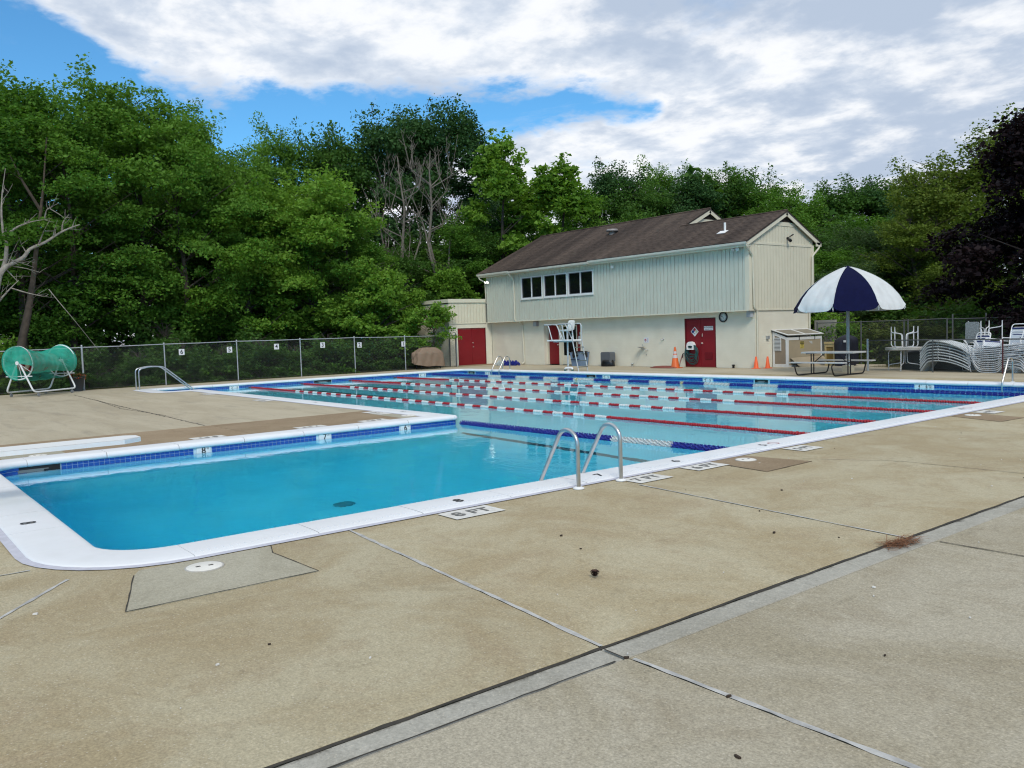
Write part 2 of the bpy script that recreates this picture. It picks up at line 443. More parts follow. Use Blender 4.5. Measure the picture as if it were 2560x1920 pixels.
# main drain in the diving well
dr = MB(); dz = floor_z(-3.62, -4.54)+.01
dr.lathe([(.15, 0), (.15, .02), (.12, .035), (0, .035)], 20, (-3.62, -4.54, dz))
dr.build('drain_grate', mat('drain_grate', (.16, .30, .36), .6), pool)

# coping stones with a rounded nose, each its own piece
PROF = [(.03, -.084), (-.012, -.078), (-.034, -.058), (-.038, -.03), (-.026, -.004), (0, .014), (.035, .021), (.36, .020), (.47, .016), (.50, .008), (.50, -.03)]
def sweep(rows, ridges=None):
    m_ = MB(); k_ = len(rows[0])
    vs = [q for r_ in rows for q in r_]
    fs = [(i*k_+j, i*k_+j+1, (i+1)*k_+j+1, (i+1)*k_+j) for i in range(len(rows)-1) for j in range(k_-1)]
    m_.add(vs, fs, 0, True)
    m_.add(rows[0], [tuple(range(k_))]); m_.add(rows[-1], [tuple(range(k_-1, -1, -1))])
    return m_
for s in segs:
    if s[0] == 'line':
        _, a, b, n = s; L = (b-a).length; d = (b-a).normalized(); c = max(1, round(L/1.08)); w = L/c
        for i in range(c):
            p0 = a+d*(i*w+.006); p1 = a+d*((i+1)*w-.006); jz = random.uniform(-.0015, .0015)
            rows = [[(*off(q, n, o), z+jz) for o, z in PROF] for q in (p0, p1)]
            m_ = sweep(rows)
            if abs(a.x) < .01 and abs(b.x) < .01:                     # grip ridges near the outer edge of the long side
                kk = int(w/.058)
                for r_ in range(kk):
                    q = p0+d*((r_+.5)*w/kk)
                    m_.obox((q.x+n.x*.375, q.y+n.y*.375, .021+jz), (n.x*.032, n.y*.032, 0), (d.x*.006, d.y*.006, 0), (0, 0, .003))
            m_.build('coping_stone', coping_white, pool)
    else:
        cols = [arc_off(s, o) for o, z in PROF]
        rows = [[(*cols[j][i], PROF[j][1]) for j in range(len(PROF))] for i in range(9)]
        sweep(rows).build('coping_stone', coping_white, pool)
# grey painted strip on the deck along the coping
mb = MB(); o0 = outline(.49); o1 = outline(.575); kk = len(o0)
mb.add([(x, y, .008) for x, y in o0]+[(x, y, .007) for x, y in o1], [(i, (i+1) % kk, kk+(i+1) % kk, kk+i) for i in range(kk)])
mb.build('painted_strip', strip_paint, pool)

# tile band: the face below the deck peninsula tile by tile, the other sides joined
TW, TH = .0775, .0475
def tile_rows(a, b, n, rows, mbx=None, skip=()):
    a = Vector(a); b = Vector(b); L = (b-a).length; d = (b-a).normalized(); c = int(L/TW); w = L/c
    for r_ in range(rows):
        z1 = -.080-r_*TH; z0 = z1-TH+.006
        for i in range(c):
            p = a+d*((i+.5)*w)
            if any(abs((p-Vector(q)).length) < hw for q, hw in skip): continue
            yield p, d*(w/2-.003), n, z0, z1
def tile_mesh(mbx, p, h, n, z0, z1, pr=.007):
    c = Vector((p.x, p.y, (z0+z1)/2)); nn = Vector((n.x, n.y, 0))
    mbx.obox(c+nn*(.012-pr/2+.001), (h.x, h.y, 0), nn*(pr/2), (0, 0, (z1-z0)/2))
lines = [s for s in segs if s[0] == 'line']
# markers set into the tile: (side line point, number, extra)
wall_marks = [((-7.24, -5.33), '8', 0), ((-7.24, -3.06), '7', 0), ((-7.24, -1.29), '6', 0),
              ((-23.83, 13.17), '3', 1), ((-16.08, 13.17), '4', 1), ((-11.14, 13.17), '4', 1), ((-3.7, 13.17), '4 6', 1),
              ((-26, 2.1), '3', 1), ((-26, 11.0), '3', 1)]
wall_skims = [((-7.24, -7.95), .42), ((-25.1, 13.17), .26), ((-16.93, 13.17), .26), ((-8.97, 13.17), .26), ((-26, 5.95), .42)]
skip = [(q, .13 if len(t) == 1 and not e else (.20 if len(t) == 1 else .27)) for q, t, e in wall_marks]+[(q, h+.02) for q, h in wall_skims]
rest = MB(); one = None
for s in lines:
    _, a, b, n = s
    near_face = abs(a.x+7.24) < .02 and abs(b.x+7.24) < .02
    for p, h, nn, z0, z1 in tile_rows(a, b, n, 4, skip=skip):
        if near_face and z1 > -.13:
            if one is None:
                tm = MB(); tile_mesh(tm, Vector((0, 0)), h, nn, z0, z1); one = tm.mesh('tile', tile_blue, (0, 0, (z0+z1)/2))
            t_ = bpy.data.objects.new('tile', one); place(t_, pool, (p.x, p.y, (z0+z1)/2))
            t_.rotation_euler = (random.uniform(-.015, .015), 0, random.uniform(-.015, .015))
        else: tile_mesh(rest, p, h, nn, z0, z1)
for s in segs:
    if s[0] == 'arc':
        o = arc_off(s, .006)
        for r_ in range(4):
            z1 = -.08-r_*TH; z0 = z1-TH+.006
            for i in range(0, 8):
                rest.add([(*o[i], z0), (*o[i+1], z0), (*o[i+1], z1), (*o[i], z1)], [(1, 0, 3, 2)])
rest.build('tiles', tile_blue, pool, kind='stuff')
# depth markers in the tile and skimmer mouths
def side_frame(q):
    if abs(q[0]+7.24) < .02: return Vector((0, 1, 0)), Vector((1, 0, 0))
    if abs(q[1]-13.17) < .02: return Vector((1, 0, 0)), Vector((0, -1, 0))
    return Vector((0, 1, 0)), Vector((1, 0, 0))
ceramic = mat('white_ceramic', (.74, .76, .76), .25)
for q, t, e in wall_marks:
    xd, nd = side_frame(q); hw = skip[[w[0] for w in wall_marks].index(q)][1]-.012
    c = Vector((q[0], q[1], -.082-.0475)); 
    mb = MB(); mb.obox(c+nd*.0, xd*hw, nd*.010, (0, 0, .0475*1.0)); mb.build('depth_marker', ceramic, pool)
    mb = MB()
    if not e:
        mb.text(t, .15, c+nd*.0115+Vector((0, 0, .0)), xd, Vector((0, 0, 1)))
        mb.text('FT', .04, c+nd*.0115+xd*.075+Vector((0, 0, .026)), xd, Vector((0, 0, 1)))
    else:
        for i_, ch in enumerate(t.split()):
            mb.text(ch, .11, c+nd*.0115-xd*(hw*.55-.2*i_), xd, Vector((0, 0, 1)))
            mb.text('FT' if i_ == 0 else 'IN', .035, c+nd*.0115-xd*(hw*.55-.2*i_-.06)+Vector((0, 0, .025)), xd, Vector((0, 0, 1)))
        cc = c+nd*.0118+xd*(hw*.62)
        ring = [(math.cos(2*math.pi*i/16), math.sin(2*math.pi*i/16)) for i in range(16)]
        vs = [cc+xd*(.034*a)+Vector((0, 0, .034*b)) for a, b in ring]+[cc+xd*(.027*a)+Vector((0, 0, .027*b)) for a, b in ring]
        mb.add(vs, [(i, (i+1) % 16, 16+(i+1) % 16, 16+i) for i in range(16)])
        mb.obox(cc, (xd+Vector((0, 0, -1)))*.021, nd*.0004, (xd+Vector((0, 0, 1)))*.003)
    mb.build('depth_number', black_paint, pool)
dark_in = mat('skimmer_throat', (.012, .014, .016), .7); skim_grey = mat('skimmer_weir', (.16, .18, .18), .5)
for q, h in wall_skims:
    xd, nd = side_frame(q); c = Vector((q[0], q[1], -.105-.03)); hz = .062
    h2 = h-.03
    mb = MB()                                                          # a recessed box
    for sx in (-1, 1): mb.obox(c+xd*sx*h2-nd*.14, xd*.012, nd*.15, (0, 0, hz))
    mb.obox(c-nd*.14+Vector((0, 0, hz)), xd*h2, nd*.15, (0, 0, .008)); mb.obox(c-nd*.29, xd*h2, nd*.01, (0, 0, hz))
    mb.obox(c+nd*.0035, xd*(h2-.01), nd*.004, (0, 0, hz-.006), 0)
    mb.obox(c+nd*.009+Vector((0, 0, -.012)), xd*(h2*.45), nd*.003, (0, 0, .016), 1)
    mb.obox(c+nd*.010+Vector((0, 0, .006)), xd*(h2*.62), nd*.003, (0, 0, .008), 1)
    mb.build('skimmer', [dark_in, skim_grey], pool)
# numbers lettered on the coping, read from the deck
def flat_text(s, size, x, y, z, rot, parent, name='painted_number', m=None):
    mb = MB(); c, sn = math.cos(rot), math.sin(rot)
    mb.text(s, size, (x, y, z), (c, sn, 0), (-sn, c, 0)); return mb.build(name, m or black_paint, parent)
for y, s in ((-5.20, '8'), (-3.18, '7'), (-1.82, '6'), (.06, '5'), (6.28, '4')):
    flat_text(s, .19, .285, y, .026, math.pi/2, pool)
    if y > -.5:
        mb = MB(); ring = [(math.cos(2*math.pi*i/20), math.sin(2*math.pi*i/20)) for i in range(20)]
        mb.add([(.285+.085*a, y+.24+.085*b, .026) for a, b in ring]+[(.285+.07*a, y+.24+.07*b, .026) for a, b in ring], [(i, (i+1) % 20, 20+(i+1) % 20, 20+i) for i in range(20)])
        mb.build('no_diving_ring', mat('faded_red_paint', (.45, .16, .16), .7), pool)
for x in (-2.0, -5.1): flat_text('8', .19, x, -8.77, .026, 0, pool)
for x, s in ((-9.0, '5'), (-13.5, '4')): flat_text(s, .17, x, -.27, .026, math.pi, pool)

# water: one closed body with clear absorbing volume
wm = bpy.data.materials.new('pool_water'); wm.use_nodes = True; t = wm.node_tree; t.nodes.clear()
out = t.nodes.new('ShaderNodeOutputMaterial'); gl = t.nodes.new('ShaderNodeBsdfGlass'); gl.inputs['Roughness'].default_value = 0; gl.inputs['IOR'].default_value = 1.33
geo = t.nodes.new('ShaderNodeNewGeometry'); bp = t.nodes.new('ShaderNodeBump'); bp.inputs['Strength'].default_value = .18; bp.inputs['Distance'].default_value = .02
mp = t.nodes.new('ShaderNodeMapping'); mp.inputs['Scale'].default_value = (1.0, 1.7, 1); t.links.new(geo.outputs['Position'], mp.inputs[0])
n1 = t.nodes.new('ShaderNodeTexNoise'); n1.inputs['Scale'].default_value = 2.1; n1.inputs['Detail'].default_value = 4; n1.inputs['Roughness'].default_value = .5
n1.inputs['Distortion'].default_value = .6
t.links.new(mp.outputs[0], n1.inputs['Vector'])
n2 = t.nodes.new('ShaderNodeTexNoise'); n2.inputs['Scale'].default_value = 9.0; n2.inputs['Detail'].default_value = 3; t.links.new(mp.outputs[0], n2.inputs['Vector'])
ma = t.nodes.new('ShaderNodeMath'); ma.operation = 'MULTIPLY_ADD'; ma.inputs[1].default_value = .09; t.links.new(n2.outputs[0], ma.inputs[0]); t.links.new(n1.outputs[0], ma.inputs[2])
t.links.new(ma.outputs[0], bp.inputs['Height']); t.links.new(bp.outputs[0], gl.inputs['Normal'])
t.links.new(gl.outputs[0], out.inputs['Surface'])
va = t.nodes.new('ShaderNodeVolumeAbsorption'); va.inputs['Color'].default_value = (0, .915, .994, 1); va.inputs['Density'].default_value = .36
t.links.new(va.outputs[0], out.inputs['Volume'])
o = outline(.03)
mb = MB(); kk = len(o)
mb.add([(x, y, ZW) for x, y in o], [tuple(range(kk))])
mb.add([(x, y, -2.72) for x, y in o], [tuple(range(kk-1, -1, -1))])
mb.add([(x, y, ZW) for x, y in o]+[(x, y, -2.72) for x, y in o], [((i+1) % kk, i, kk+i, kk+(i+1) % kk) for i in range(kk)])
me = mb.mesh('pool_water', wm)
import bmesh
bm = bmesh.new(); bm.from_mesh(me); bmesh.ops.remove_doubles(bm, verts=bm.verts, dist=1e-5); bmesh.ops.recalc_face_normals(bm, faces=bm.faces); bm.to_mesh(me); bm.free()
wo_ = bpy.data.objects.new('pool_water', me); place(wo_, None, None, kind='structure')

# ================================================================== DECK
tan = concrete('tan_concrete', (.355, .29, .175), (.43, .38, .258), (.335, .265, .165), .26, stain=.85)
greyc = concrete('grey_concrete', (.325, .285, .20), (.40, .362, .275), (.295, .252, .175), .30, stain=.85)
farc = concrete('far_concrete', (.40, .345, .245), (.46, .405, .295), (.31, .275, .21), .10, streak=(.35, 1.6, 1), stain=.75)
brownc = concrete('brown_concrete', (.26, .19, .115), (.31, .235, .15), (.22, .16, .095), .16)
patchc = concrete('patch_concrete', (.345, .32, .24), (.40, .375, .29), (.27, .245, .18), .18)
gutc = concrete('gutter_concrete', (.34, .325, .275), (.41, .395, .34), (.25, .235, .185), .20, dirt_x=4.135)
caulk = mat('joint_caulk', (.47, .465, .44), .75, var=.2, vscale=9, bump=.3, stain=(.1, .1, .1), stain_amt=.6, stain_scale=7)
crack = mat('dark_joint', (.045, .04, .032), .95, var=.3, vscale=14)
deck = bpy.data.objects.new('pool_deck', None); COL.objects.link(deck); deck['kind'] = 'structure'
def slab(x0, x1, y0, y1, m, gap=.009, dz=None):
    z = (random.uniform(-.0015, .0015) if dz is None else dz)
    mb = MB(); mb.bb(x0+gap, y0+gap, -.10, x1-gap, y1-gap, z, 0, .006); return mb.build('slab', m, deck)
JN = [(-16.5, -16.5), (-12.6, -12.6), (-6.555, -6.905), (-3.165, -3.515), (-.02, -.02), (3.42, 3.42), (6.82, 6.82), (10.22, 10.22), (13.62, 13.62), (17.0, 17.0), (21, 21)]
for (a0, a1), (b0, b1) in zip(JN[:-1], JN[1:]):
    x0 = .12 if -13 < a0 and b0 < 13.7 else -.06; g_ = .008
    mb = MB(); z = 0 if a0 < -7 else random.uniform(-.0012, .0012); lo = [(x0+g_, a0+g_), (4.115-g_, a1+g_), (4.115-g_, b1-g_), (x0+g_, b0-g_)]
    cx_, cy_ = sum(q[0] for q in lo)/4, sum(q[1] for q in lo)/4
    hi = [(q[0]+(.006 if q[0] < cx_ else -.006), q[1]+(.006 if q[1] < cy_ else -.006)) for q in lo]
    vs = [(*q, -.1) for q in lo]+[(*q, z-.006) for q in lo]+[(*q, z) for q in hi]
    mb.add(vs, [(0, 3, 2, 1), (8, 9, 10, 11)]+[f_ for i in range(4) for f_ in ((i, (i+1) % 4, 4+(i+1) % 4, 4+i), (4+i, 4+(i+1) % 4, 8+(i+1) % 4, 8+i))]); mb.build('slab', tan, deck)
for i in range(0):
    pass
    # drain strip along the deck, a little lower than the slabs
for i, (y0, y1) in enumerate([(-16.5, -13), (-13, -9.6), (-9.6, -6.93), (-6.93, -5.1), (-5.1, -3.5), (-3.5, -.2), (-.2, 3.2), (3.2, 6.6), (6.6, 10), (10, 13.4), (13.4, 17), (17, 21)]):
    mb = MB(); mb.bb(4.135, y0+.004, -.1, 4.312, y1-.004, -.006+random.uniform(-.001, .001), 0, .004); mb.build('gutter_strip', gutc, deck)
yb = [-16.5, -13.8, -10.35, -6.91, -3.46, 0, 3.45, 6.9, 10.35, 13.8, 17.2, 21]
for x0, x1 in ((4.318, 8.1), (8.1, 12.5)):
    for i in range(len(yb)-1): slab(x0, x1, yb[i], yb[i+1], greyc)
slab(-.06, .138, -12.6, -8.62, tan, gap=.004, dz=0)
for x0, x1 in ((-3.6, -.06), (-7.3, -3.6), (-10.9, -7.3)):
    for y0, y1 in ((-12.4, -8.62), (-16.5, -12.4)): slab(x0, x1, y0, y1, tan)
# peninsula and the deck towards the left fence
for y0, y1 in ((-8.62, -4.2), (-4.2, -.13)): slab(-10.2, -7.36, y0, y1, brownc)
for y0, y1 in ((-12.4, -4.1), (-4.1, -.13)):
    slab(-16.4, -10.2, y0, y1, farc); slab(-22.5, -16.4, y0, y1, farc) if y0 < -5 else slab(-22.5, -16.4, y0, y1, farc)
slab(-26.12, -22.5, -4.1, -1.32, farc); slab(-23.48, -22.5, -1.32, -.13, farc); slab(-26.12, -22.5, -12.4, -4.1, farc)
slab(-16.4, -10.9, -16.5, -12.4, farc); slab(-22.5, -16.4, -16.5, -12.4, farc); slab(-28.7, -22.5, -16.5, -12.4, farc)
for y0, y1 in ((-12.4, -8), (-8, -4.1), (-4.1, -.4), (-.4, 3.2), (3.2, 6.9), (6.9, 10.5), (10.5, 13.3)): slab(-28.7, -26.12, y0, y1, farc)
# far side, in front of the clubhouse
xs = [-29.4, -26.1, -22.9, -19.6, -16.4, -13.2, -10.0, -6.8, -3.6, -.06]
for i in range(len(xs)-1):
    slab(xs[i], xs[i+1], 13.29, 14.75, farc if i < 5 else tan); slab(xs[i], xs[i+1], 14.75, 17.74, farc)
for x0, x1 in ((-12.42, -9.2), (-9.2, -6.2), (-6.2, -3.1), (-3.1, -.06)): slab(x0, x1, 17.74, 19.6, farc)
slab(-12.42, -9.2, 19.6, 21.6, farc)
# joints: caulk where it was filled, bare dark cracks elsewhere
def ribbon(name, pts, w, m, z=.004, parent=deck, wob=.0):
    mb = MB(); pts = [Vector((*q, 0)) for q in pts]; out_ = []
    fine_ = []
    for i in range(len(pts)-1):
        n_ = max(1, int((pts[i+1]-pts[i]).length/.12)) if wob else 1
        fine_ += [pts[i].lerp(pts[i+1], j/n_) for j in range(n_)]
    fine_.append(pts[-1])
    vs = []
    for i, q in enumerate(fine_):
        d = (fine_[min(i+1, len(fine_)-1)]-fine_[max(i-1, 0)]).normalized(); n_ = Vector((-d.y, d.x, 0))
        s_ = random.uniform(-wob, wob); w_ = w*(1+random.uniform(-1, 1)*(.35 if wob else 0))
        a = q+n_*(w_/2+s_); b = q-n_*(w_/2-s_); vs += [(a.x, a.y, z), (b.x, b.y, z)]
    mb.add(vs, [(2*i, 2*i+1, 2*i+3, 2*i+2) for i in range(len(fine_)-1)])
    return mb.build(name, m, parent)
ribbon('caulk_line', [(.58, -6.595), (2.5, -6.763), (4.115, -6.905)], .032, caulk, wob=.003)
ribbon('caulk_line', [(.98, -3.24), (2.6, -3.382), (4.115, -3.515)], .020, caulk, wob=.003)
ribbon('caulk_line', [(4.36, -6.905), (8.1, -6.91)], .033, caulk, wob=.003)
ribbon('caulk_line', [(.44, -8.87), (1.13, -9.40), (4.11, -11.6)], .03, caulk, wob=.002)
ribbon('caulk_line', [(-.07, -9.04), (-.06, -12.4)], .02, caulk, wob=.002)
ribbon('joint_crack', [(4.125, -16.5), (4.125, -9), (4.125, -6.95), (4.12, 21)], .028, crack, -.004, wob=.006)
ribbon('joint_crack', [(4.16, -6.925), (4.32, -6.93)], .012, crack, .002)
ribbon('joint_crack', [(4.36, -3.46), (12, -3.46)], .014, crack, .003, wob=.003)
ribbon('joint_crack', [(4.30, -16.5), (4.30, -9.6), (4.315, -7)], .012, crack, .0025, wob=.004)
ribbon('hairline_crack', [(1.3, -.55), (2.3, .02), (4.1, .03)], .008, crack, .003, wob=.004)
ribbon('hairline_crack', [(-25.6, -3.8), (-19, -4.05), (-14, -4.2), (-10.25, -4.3)], .03, crack, .003, wob=.02)
ribbon('hairline_crack', [(-22.0, -3.9), (-17, -4.3), (-13.5, -4.12)], .022, crack, .003, wob=.02)
ribbon('hairline_crack', [(-22.45, -4.2), (-22.5, -9)], .03, crack, .003, wob=.02)
# repaired squares with skimmer lids
def poly_sheet(name, pts, z, m, parent=deck):
    mb = MB(); mb.prism([tuple(q) for q in pts], z-.02, z); return mb.build(name, m, parent)
patches = [([(.71, -8.47), (1.58, -8.74), (1.60, -7.39), (.83, -7.43), (.60, -7.35), (.58, -8.4)], patchc), ([(.58, -1.53), (1.54, -1.66), (1.50, -.66), (.58, -.80)], brownc),
           ([(.58, 5.16), (1.56, 4.76), (1.63, 5.6), (.58, 5.9)], brownc)]
for pts, m in patches:
    poly_sheet('repair_patch', pts, .0045, m)
    ribbon('joint_crack', pts[:-1] if len(pts) > 4 else pts[:3], .009, crack, .0075, wob=.003)
lid_white = mat('lid_plastic', (.74, .72, .66), .55, var=.06, vscale=5, stain=(.5, .47, .4), stain_amt=.4, stain_scale=8)
n_lid = 0
for (x, y, r, lab) in ((.855, -7.99, .135, 'round white skimmer lid nearest the diving well corner'), (.825, -1.09, .125, 'round white skimmer lid in a brown patch beside the painted 6 FT'),
                  (.82, 5.48, .125, 'round white skimmer lid in the brown patch far along the right deck'), (-7.85, -7.75, .13, 'round white skimmer lid under the tip of the diving board'), (-8.2, -.62, .16, 'round white skimmer lid at the corner of the deck peninsula')):
    if x < 0: poly_sheet('repair_patch', [(x-.6, y-.5), (x+.35, y-.5), (x+.35, y+.4), (x-.6, y+.4)] if y < -3 else [(x-1.2, y-.3), (x+.4, y-.35), (x+.4, y+.3), (x-1.1, y+.3)], .0045, patchc)
    t_ = thing('skimmer_lid', lab, 'lid', (x, y, .005), 'skimmer lids in the deck')
    mb = MB(); mb.lathe([(r+.012, 0), (r+.012, .006), (r+.004, .006)], 28, (x, y, .004)); mb.build('lid_ring', mat('lid_ring', (.42, .40, .36), .7), t_)
    mb = MB(); mb.lathe([(r, .002), (r, .008), (r-.008, .0105), (0, .0105)], 28, (x, y, .004)); mb.build('lid_plate', lid_white, t_)
    for sx in (-1, 1):
        mb = MB(); mb.bb(x-.012+sx*.01, y+sx*.045-.018, .0150, x+.012+sx*.01, y+sx*.045+.018, .0158); mb.build('finger_hole', crack, t_)
# depth boxes stencilled on the deck
stencil = mat('stencil_white', (.66, .65, .61), .75, var=.12, vscale=14, stain=(.36, .31, .22), stain_amt=.45, stain_scale=12)
sten_blk = mat('stencil_grey', (.17, .17, .16), .8, var=.3, vscale=20)
def deck_box(x0, x1, y0, y1, s, lab, sk=0.0):
    t_ = thing('depth_stencil', lab, 'depth sign', ((x0+x1)/2, (y0+y1)/2, .004), 'depth signs stencilled on the deck')
    mb = MB(); mb.add([(x0, y0, .0085), (x1, y0-sk, .0085), (x1, y1-sk, .0085), (x0, y1, .0085)], [(0, 1, 2, 3)]); mb.build('white_panel', stencil, t_)
    mb = MB(); mb.text(s, min(.23, (y1-y0)*.4), ((x0+x1)/2+.005, (y0+y1)/2, .0125), (0, 1, 0), (-1, 0, 0)); mb.build('lettering', sten_blk, t_)
deck_box(.61, .95, -5.68, -5.10, '8 FT', 'white stencilled 8 FT box on the deck beside the coping')
deck_box(.61, .96, -3.19, -2.64, '7 FT', 'white stencilled 7 FT box just beyond the near ladder')
deck_box(.60, .91, -2.12, -1.53, '6 FT', 'white stencilled 6 FT box next to the brown patch')
deck_box(.63, .98, 0.0, .48, '5 FT', 'white stencilled 5 FT box past the first brown patch')
deck_box(.63, 1.0, 5.93, 6.40, '4 FT', 'white stencilled 4 FT box farthest along the right deck')
deck_box(-2.35, -1.75, -9.5, -9.06, '8 FT', 'white stencilled 8 FT box at the left edge, cut by the frame')
for x, y, s, l in ((-15.9, -.78, '4 FT', 'white stencilled depth box midway along the peninsula edge'), (-20.6, -.75, '3 FT', 'white stencilled depth box on the peninsula nearest the stairs rail'), (-9.4, -.72, '5 FT', 'white stencilled depth box near the peninsula corner lid')):
    t_ = thing('depth_stencil', l, 'depth sign', (x, y, .004), 'depth signs stencilled on the deck')
    mb = MB(); mb.add([(x-.45, y-.16, .008), (x+.45, y-.16, .008), (x+.45, y+.16, .008), (x-.45, y+.16, .008)], [(0, 1, 2, 3)]); mb.build('white_panel', stencil, t_)
    mb = MB(); mb.text(s, .2, (x, y, .012), (-1, 0, 0), (0, -1, 0)); mb.build('lettering', sten_blk, t_)
for y, s, l in ((-5.0, '8 FT', 'white stencilled box on the peninsula closest to the diving board'), (-1.6, '6 FT', 'white stencilled box on the peninsula closest to its corner lid'), (-3.0, '7 FT', 'white stencilled box on the peninsula between its two neighbours above the tile')):
    t_ = thing('depth_stencil', l, 'depth sign', (-7.98, y, .004), 'depth signs stencilled on the deck')
    mb = MB(); mb.add([(-8.14, y-.3, .008), (-7.82, y-.3, .008), (-7.82, y+.3, .008), (-8.14, y+.3, .008)], [(0, 1, 2, 3)]); mb.build('white_panel', stencil, t_)
    mb = MB(); mb.text(s, .2, (-7.98, y, .012), (0, -1, 0), (1, 0, 0)); mb.build('lettering', sten_blk, t_)
# ground around everything: one sheet with a hole where pool and deck are
soil = mat('soil', (.055, .05, .026), .95, var=.4, vscale=1.5, bump=.5, bscale=8, stain=(.04, .06, .015), stain_amt=.8, stain_scale=.6)
mb = MB(); R_ = 900; x0, x1, y0, y1 = -26.3, .3, -8.8, 13.4
mb.add([(-R_, -R_, -.09), (x0, -R_, -.09), (x1, -R_, -.09), (R_, -R_, -.09), (-R_, y0, -.09), (x0, y0, -.09), (x1, y0, -.09), (R_, y0, -.09),
        (-R_, y1, -.09), (x0, y1, -.09), (x1, y1, -.09), (R_, y1, -.09), (-R_, R_, -.09), (x0, R_, -.09), (x1, R_, -.09), (R_, R_, -.09)],
       [(0,1,5,4), (1,2,6,5), (2,3,7,6), (4,5,9,8), (6,7,11,10), (8,9,13,12), (9,10,14,13), (10,11,15,14)])
mb.build('ground', soil, None, (0, 0, 0), kind='structure')
# ================================================================== CLUBHOUSE
sage = mat('sage_siding', (.53, .545, .46), .6, var=.05, vscale=1.2, bump=.12, bscale=30, stain=(.45, .465, .39), stain_amt=.35, stain_scale=1.6)
cream = mat('cream_paint_warm_side', (.65, .61, .475), .55, var=.04, vscale=2, bump=.06)  # plain cream on trim; on gable siding it also carries the warmer light
trimc = mat('cream_trim', (.66, .62, .49), .5, var=.03)
red = mat('red_door_paint', (.20, .006, .012), .42, var=.10, vscale=1.4, bump=.05)
red_dk = mat('red_frame_paint', (.12, .006, .01), .5)
glass = mat('dark_glass', (.006, .007, .009), .06, spec=.6)
win_white = mat('window_frame_white', (.70, .71, .70), .4)
# painted block wall: mortar courses as fine relief
masonry = bpy.data.materials.new('painted_block'); masonry.use_nodes = True; t = masonry.node_tree; b = t.nodes['Principled BSDF']
b.inputs['Roughness'].default_value = .7
geo = t.nodes.new('ShaderNodeNewGeometry'); sx = t.nodes.new('ShaderNodeSeparateXYZ'); t.links.new(geo.outputs['Position'], sx.inputs[0])
ad = t.nodes.new('ShaderNodeMath'); t.links.new(sx.outputs[0], ad.inputs[0]); t.links.new(sx.outputs[1], ad.inputs[1])
cb = t.nodes.new('ShaderNodeCombineXYZ'); t.links.new(ad.outputs[0], cb.inputs[0]); t.links.new(sx.outputs[2], cb.inputs[1])
br = t.nodes.new('ShaderNodeTexBrick'); t.links.new(cb.outputs[0], br.inputs['Vector']); br.inputs['Scale'].default_value = 1
br.inputs['Brick Width'].default_value = .21; br.inputs['Row Height'].default_value = .072; br.inputs['Mortar Size'].default_value = .006; br.inputs['Mortar Smooth'].default_value = .6
no = t.nodes.new('ShaderNodeTexNoise'); no.inputs['Scale'].default_value = 1.4; no.inputs['Detail'].default_value = 8; t.links.new(geo.outputs['Position'], no.inputs['Vector'])
rp = t.nodes.new('ShaderNodeValToRGB'); rp.color_ramp.elements[0].position = .35; rp.color_ramp.elements[1].position = .7
rp.color_ramp.elements[0].color = (.67, .63, .51, 1); rp.color_ramp.elements[1].color = (.74, .70, .575, 1)
t.links.new(no.outputs[0], rp.inputs[0]); t.links.new(rp.outputs[0], b.inputs['Base Color'])
bp = t.nodes.new('ShaderNodeBump'); bp.inputs['Strength'].default_value = .45; bp.inputs['Distance'].default_value = .006; bp.invert = True
t.links.new(br.outputs['Fac'], bp.inputs['Height']); t.links.new(bp.outputs[0], b.inputs['Normal'])
# roof shingles: brown with weathered streaks running down the slope
shingle = bpy.data.materials.new('roof_shingle'); shingle.use_nodes = True; t = shingle.node_tree; b = t.nodes['Principled BSDF']
b.inputs['Roughness'].default_value = .9; b.inputs['Specular IOR Level'].default_value = .2
geo = t.nodes.new('ShaderNodeNewGeometry'); mp = t.nodes.new('ShaderNodeMapping'); mp.inputs['Scale'].default_value = (1.1, .12, .12); t.links.new(geo.outputs['Position'], mp.inputs[0])
n1 = t.nodes.new('ShaderNodeTexNoise'); n1.inputs['Scale'].default_value = 1.1; n1.inputs['Detail'].default_value = 5; t.links.new(mp.outputs[0], n1.inputs['Vector'])
r1 = t.nodes.new('ShaderNodeValToRGB'); r1.color_ramp.elements[0].position = .36; r1.color_ramp.elements[1].position = .66
r1.color_ramp.elements[0].color = (.055, .041, .034, 1); r1.color_ramp.elements[1].color = (.112, .084, .067, 1); t.links.new(n1.outputs[0], r1.inputs[0])
n2 = t.nodes.new('ShaderNodeTexNoise'); n2.inputs['Scale'].default_value = 1.0; n2.inputs['Detail'].default_value = 3
mp2 = t.nodes.new('ShaderNodeMapping'); mp2.inputs['Scale'].default_value = (6, 9, 9); t.links.new(geo.outputs['Position'], mp2.inputs[0]); t.links.new(mp2.outputs[0], n2.inputs['Vector'])
m2 = t.nodes.new('ShaderNodeMix'); m2.data_type = 'RGBA'; m2.blend_type = 'MULTIPLY'; m2.inputs[0].default_value = 1
r2 = t.nodes.new('ShaderNodeValToRGB'); r2.color_ramp.elements[0].position = .3; r2.color_ramp.elements[1].position = .7
r2.color_ramp.elements[0].color = (.68, .68, .68, 1); r2.color_ramp.elements[1].color = (1.25, 1.22, 1.2, 1); t.links.new(n2.outputs[0], r2.inputs[0])
t.links.new(r1.outputs[0], m2.inputs[6]); t.links.new(r2.outputs[0], m2.inputs[7]); t.links.new(m2.outputs[2], b.inputs['Base Color'])

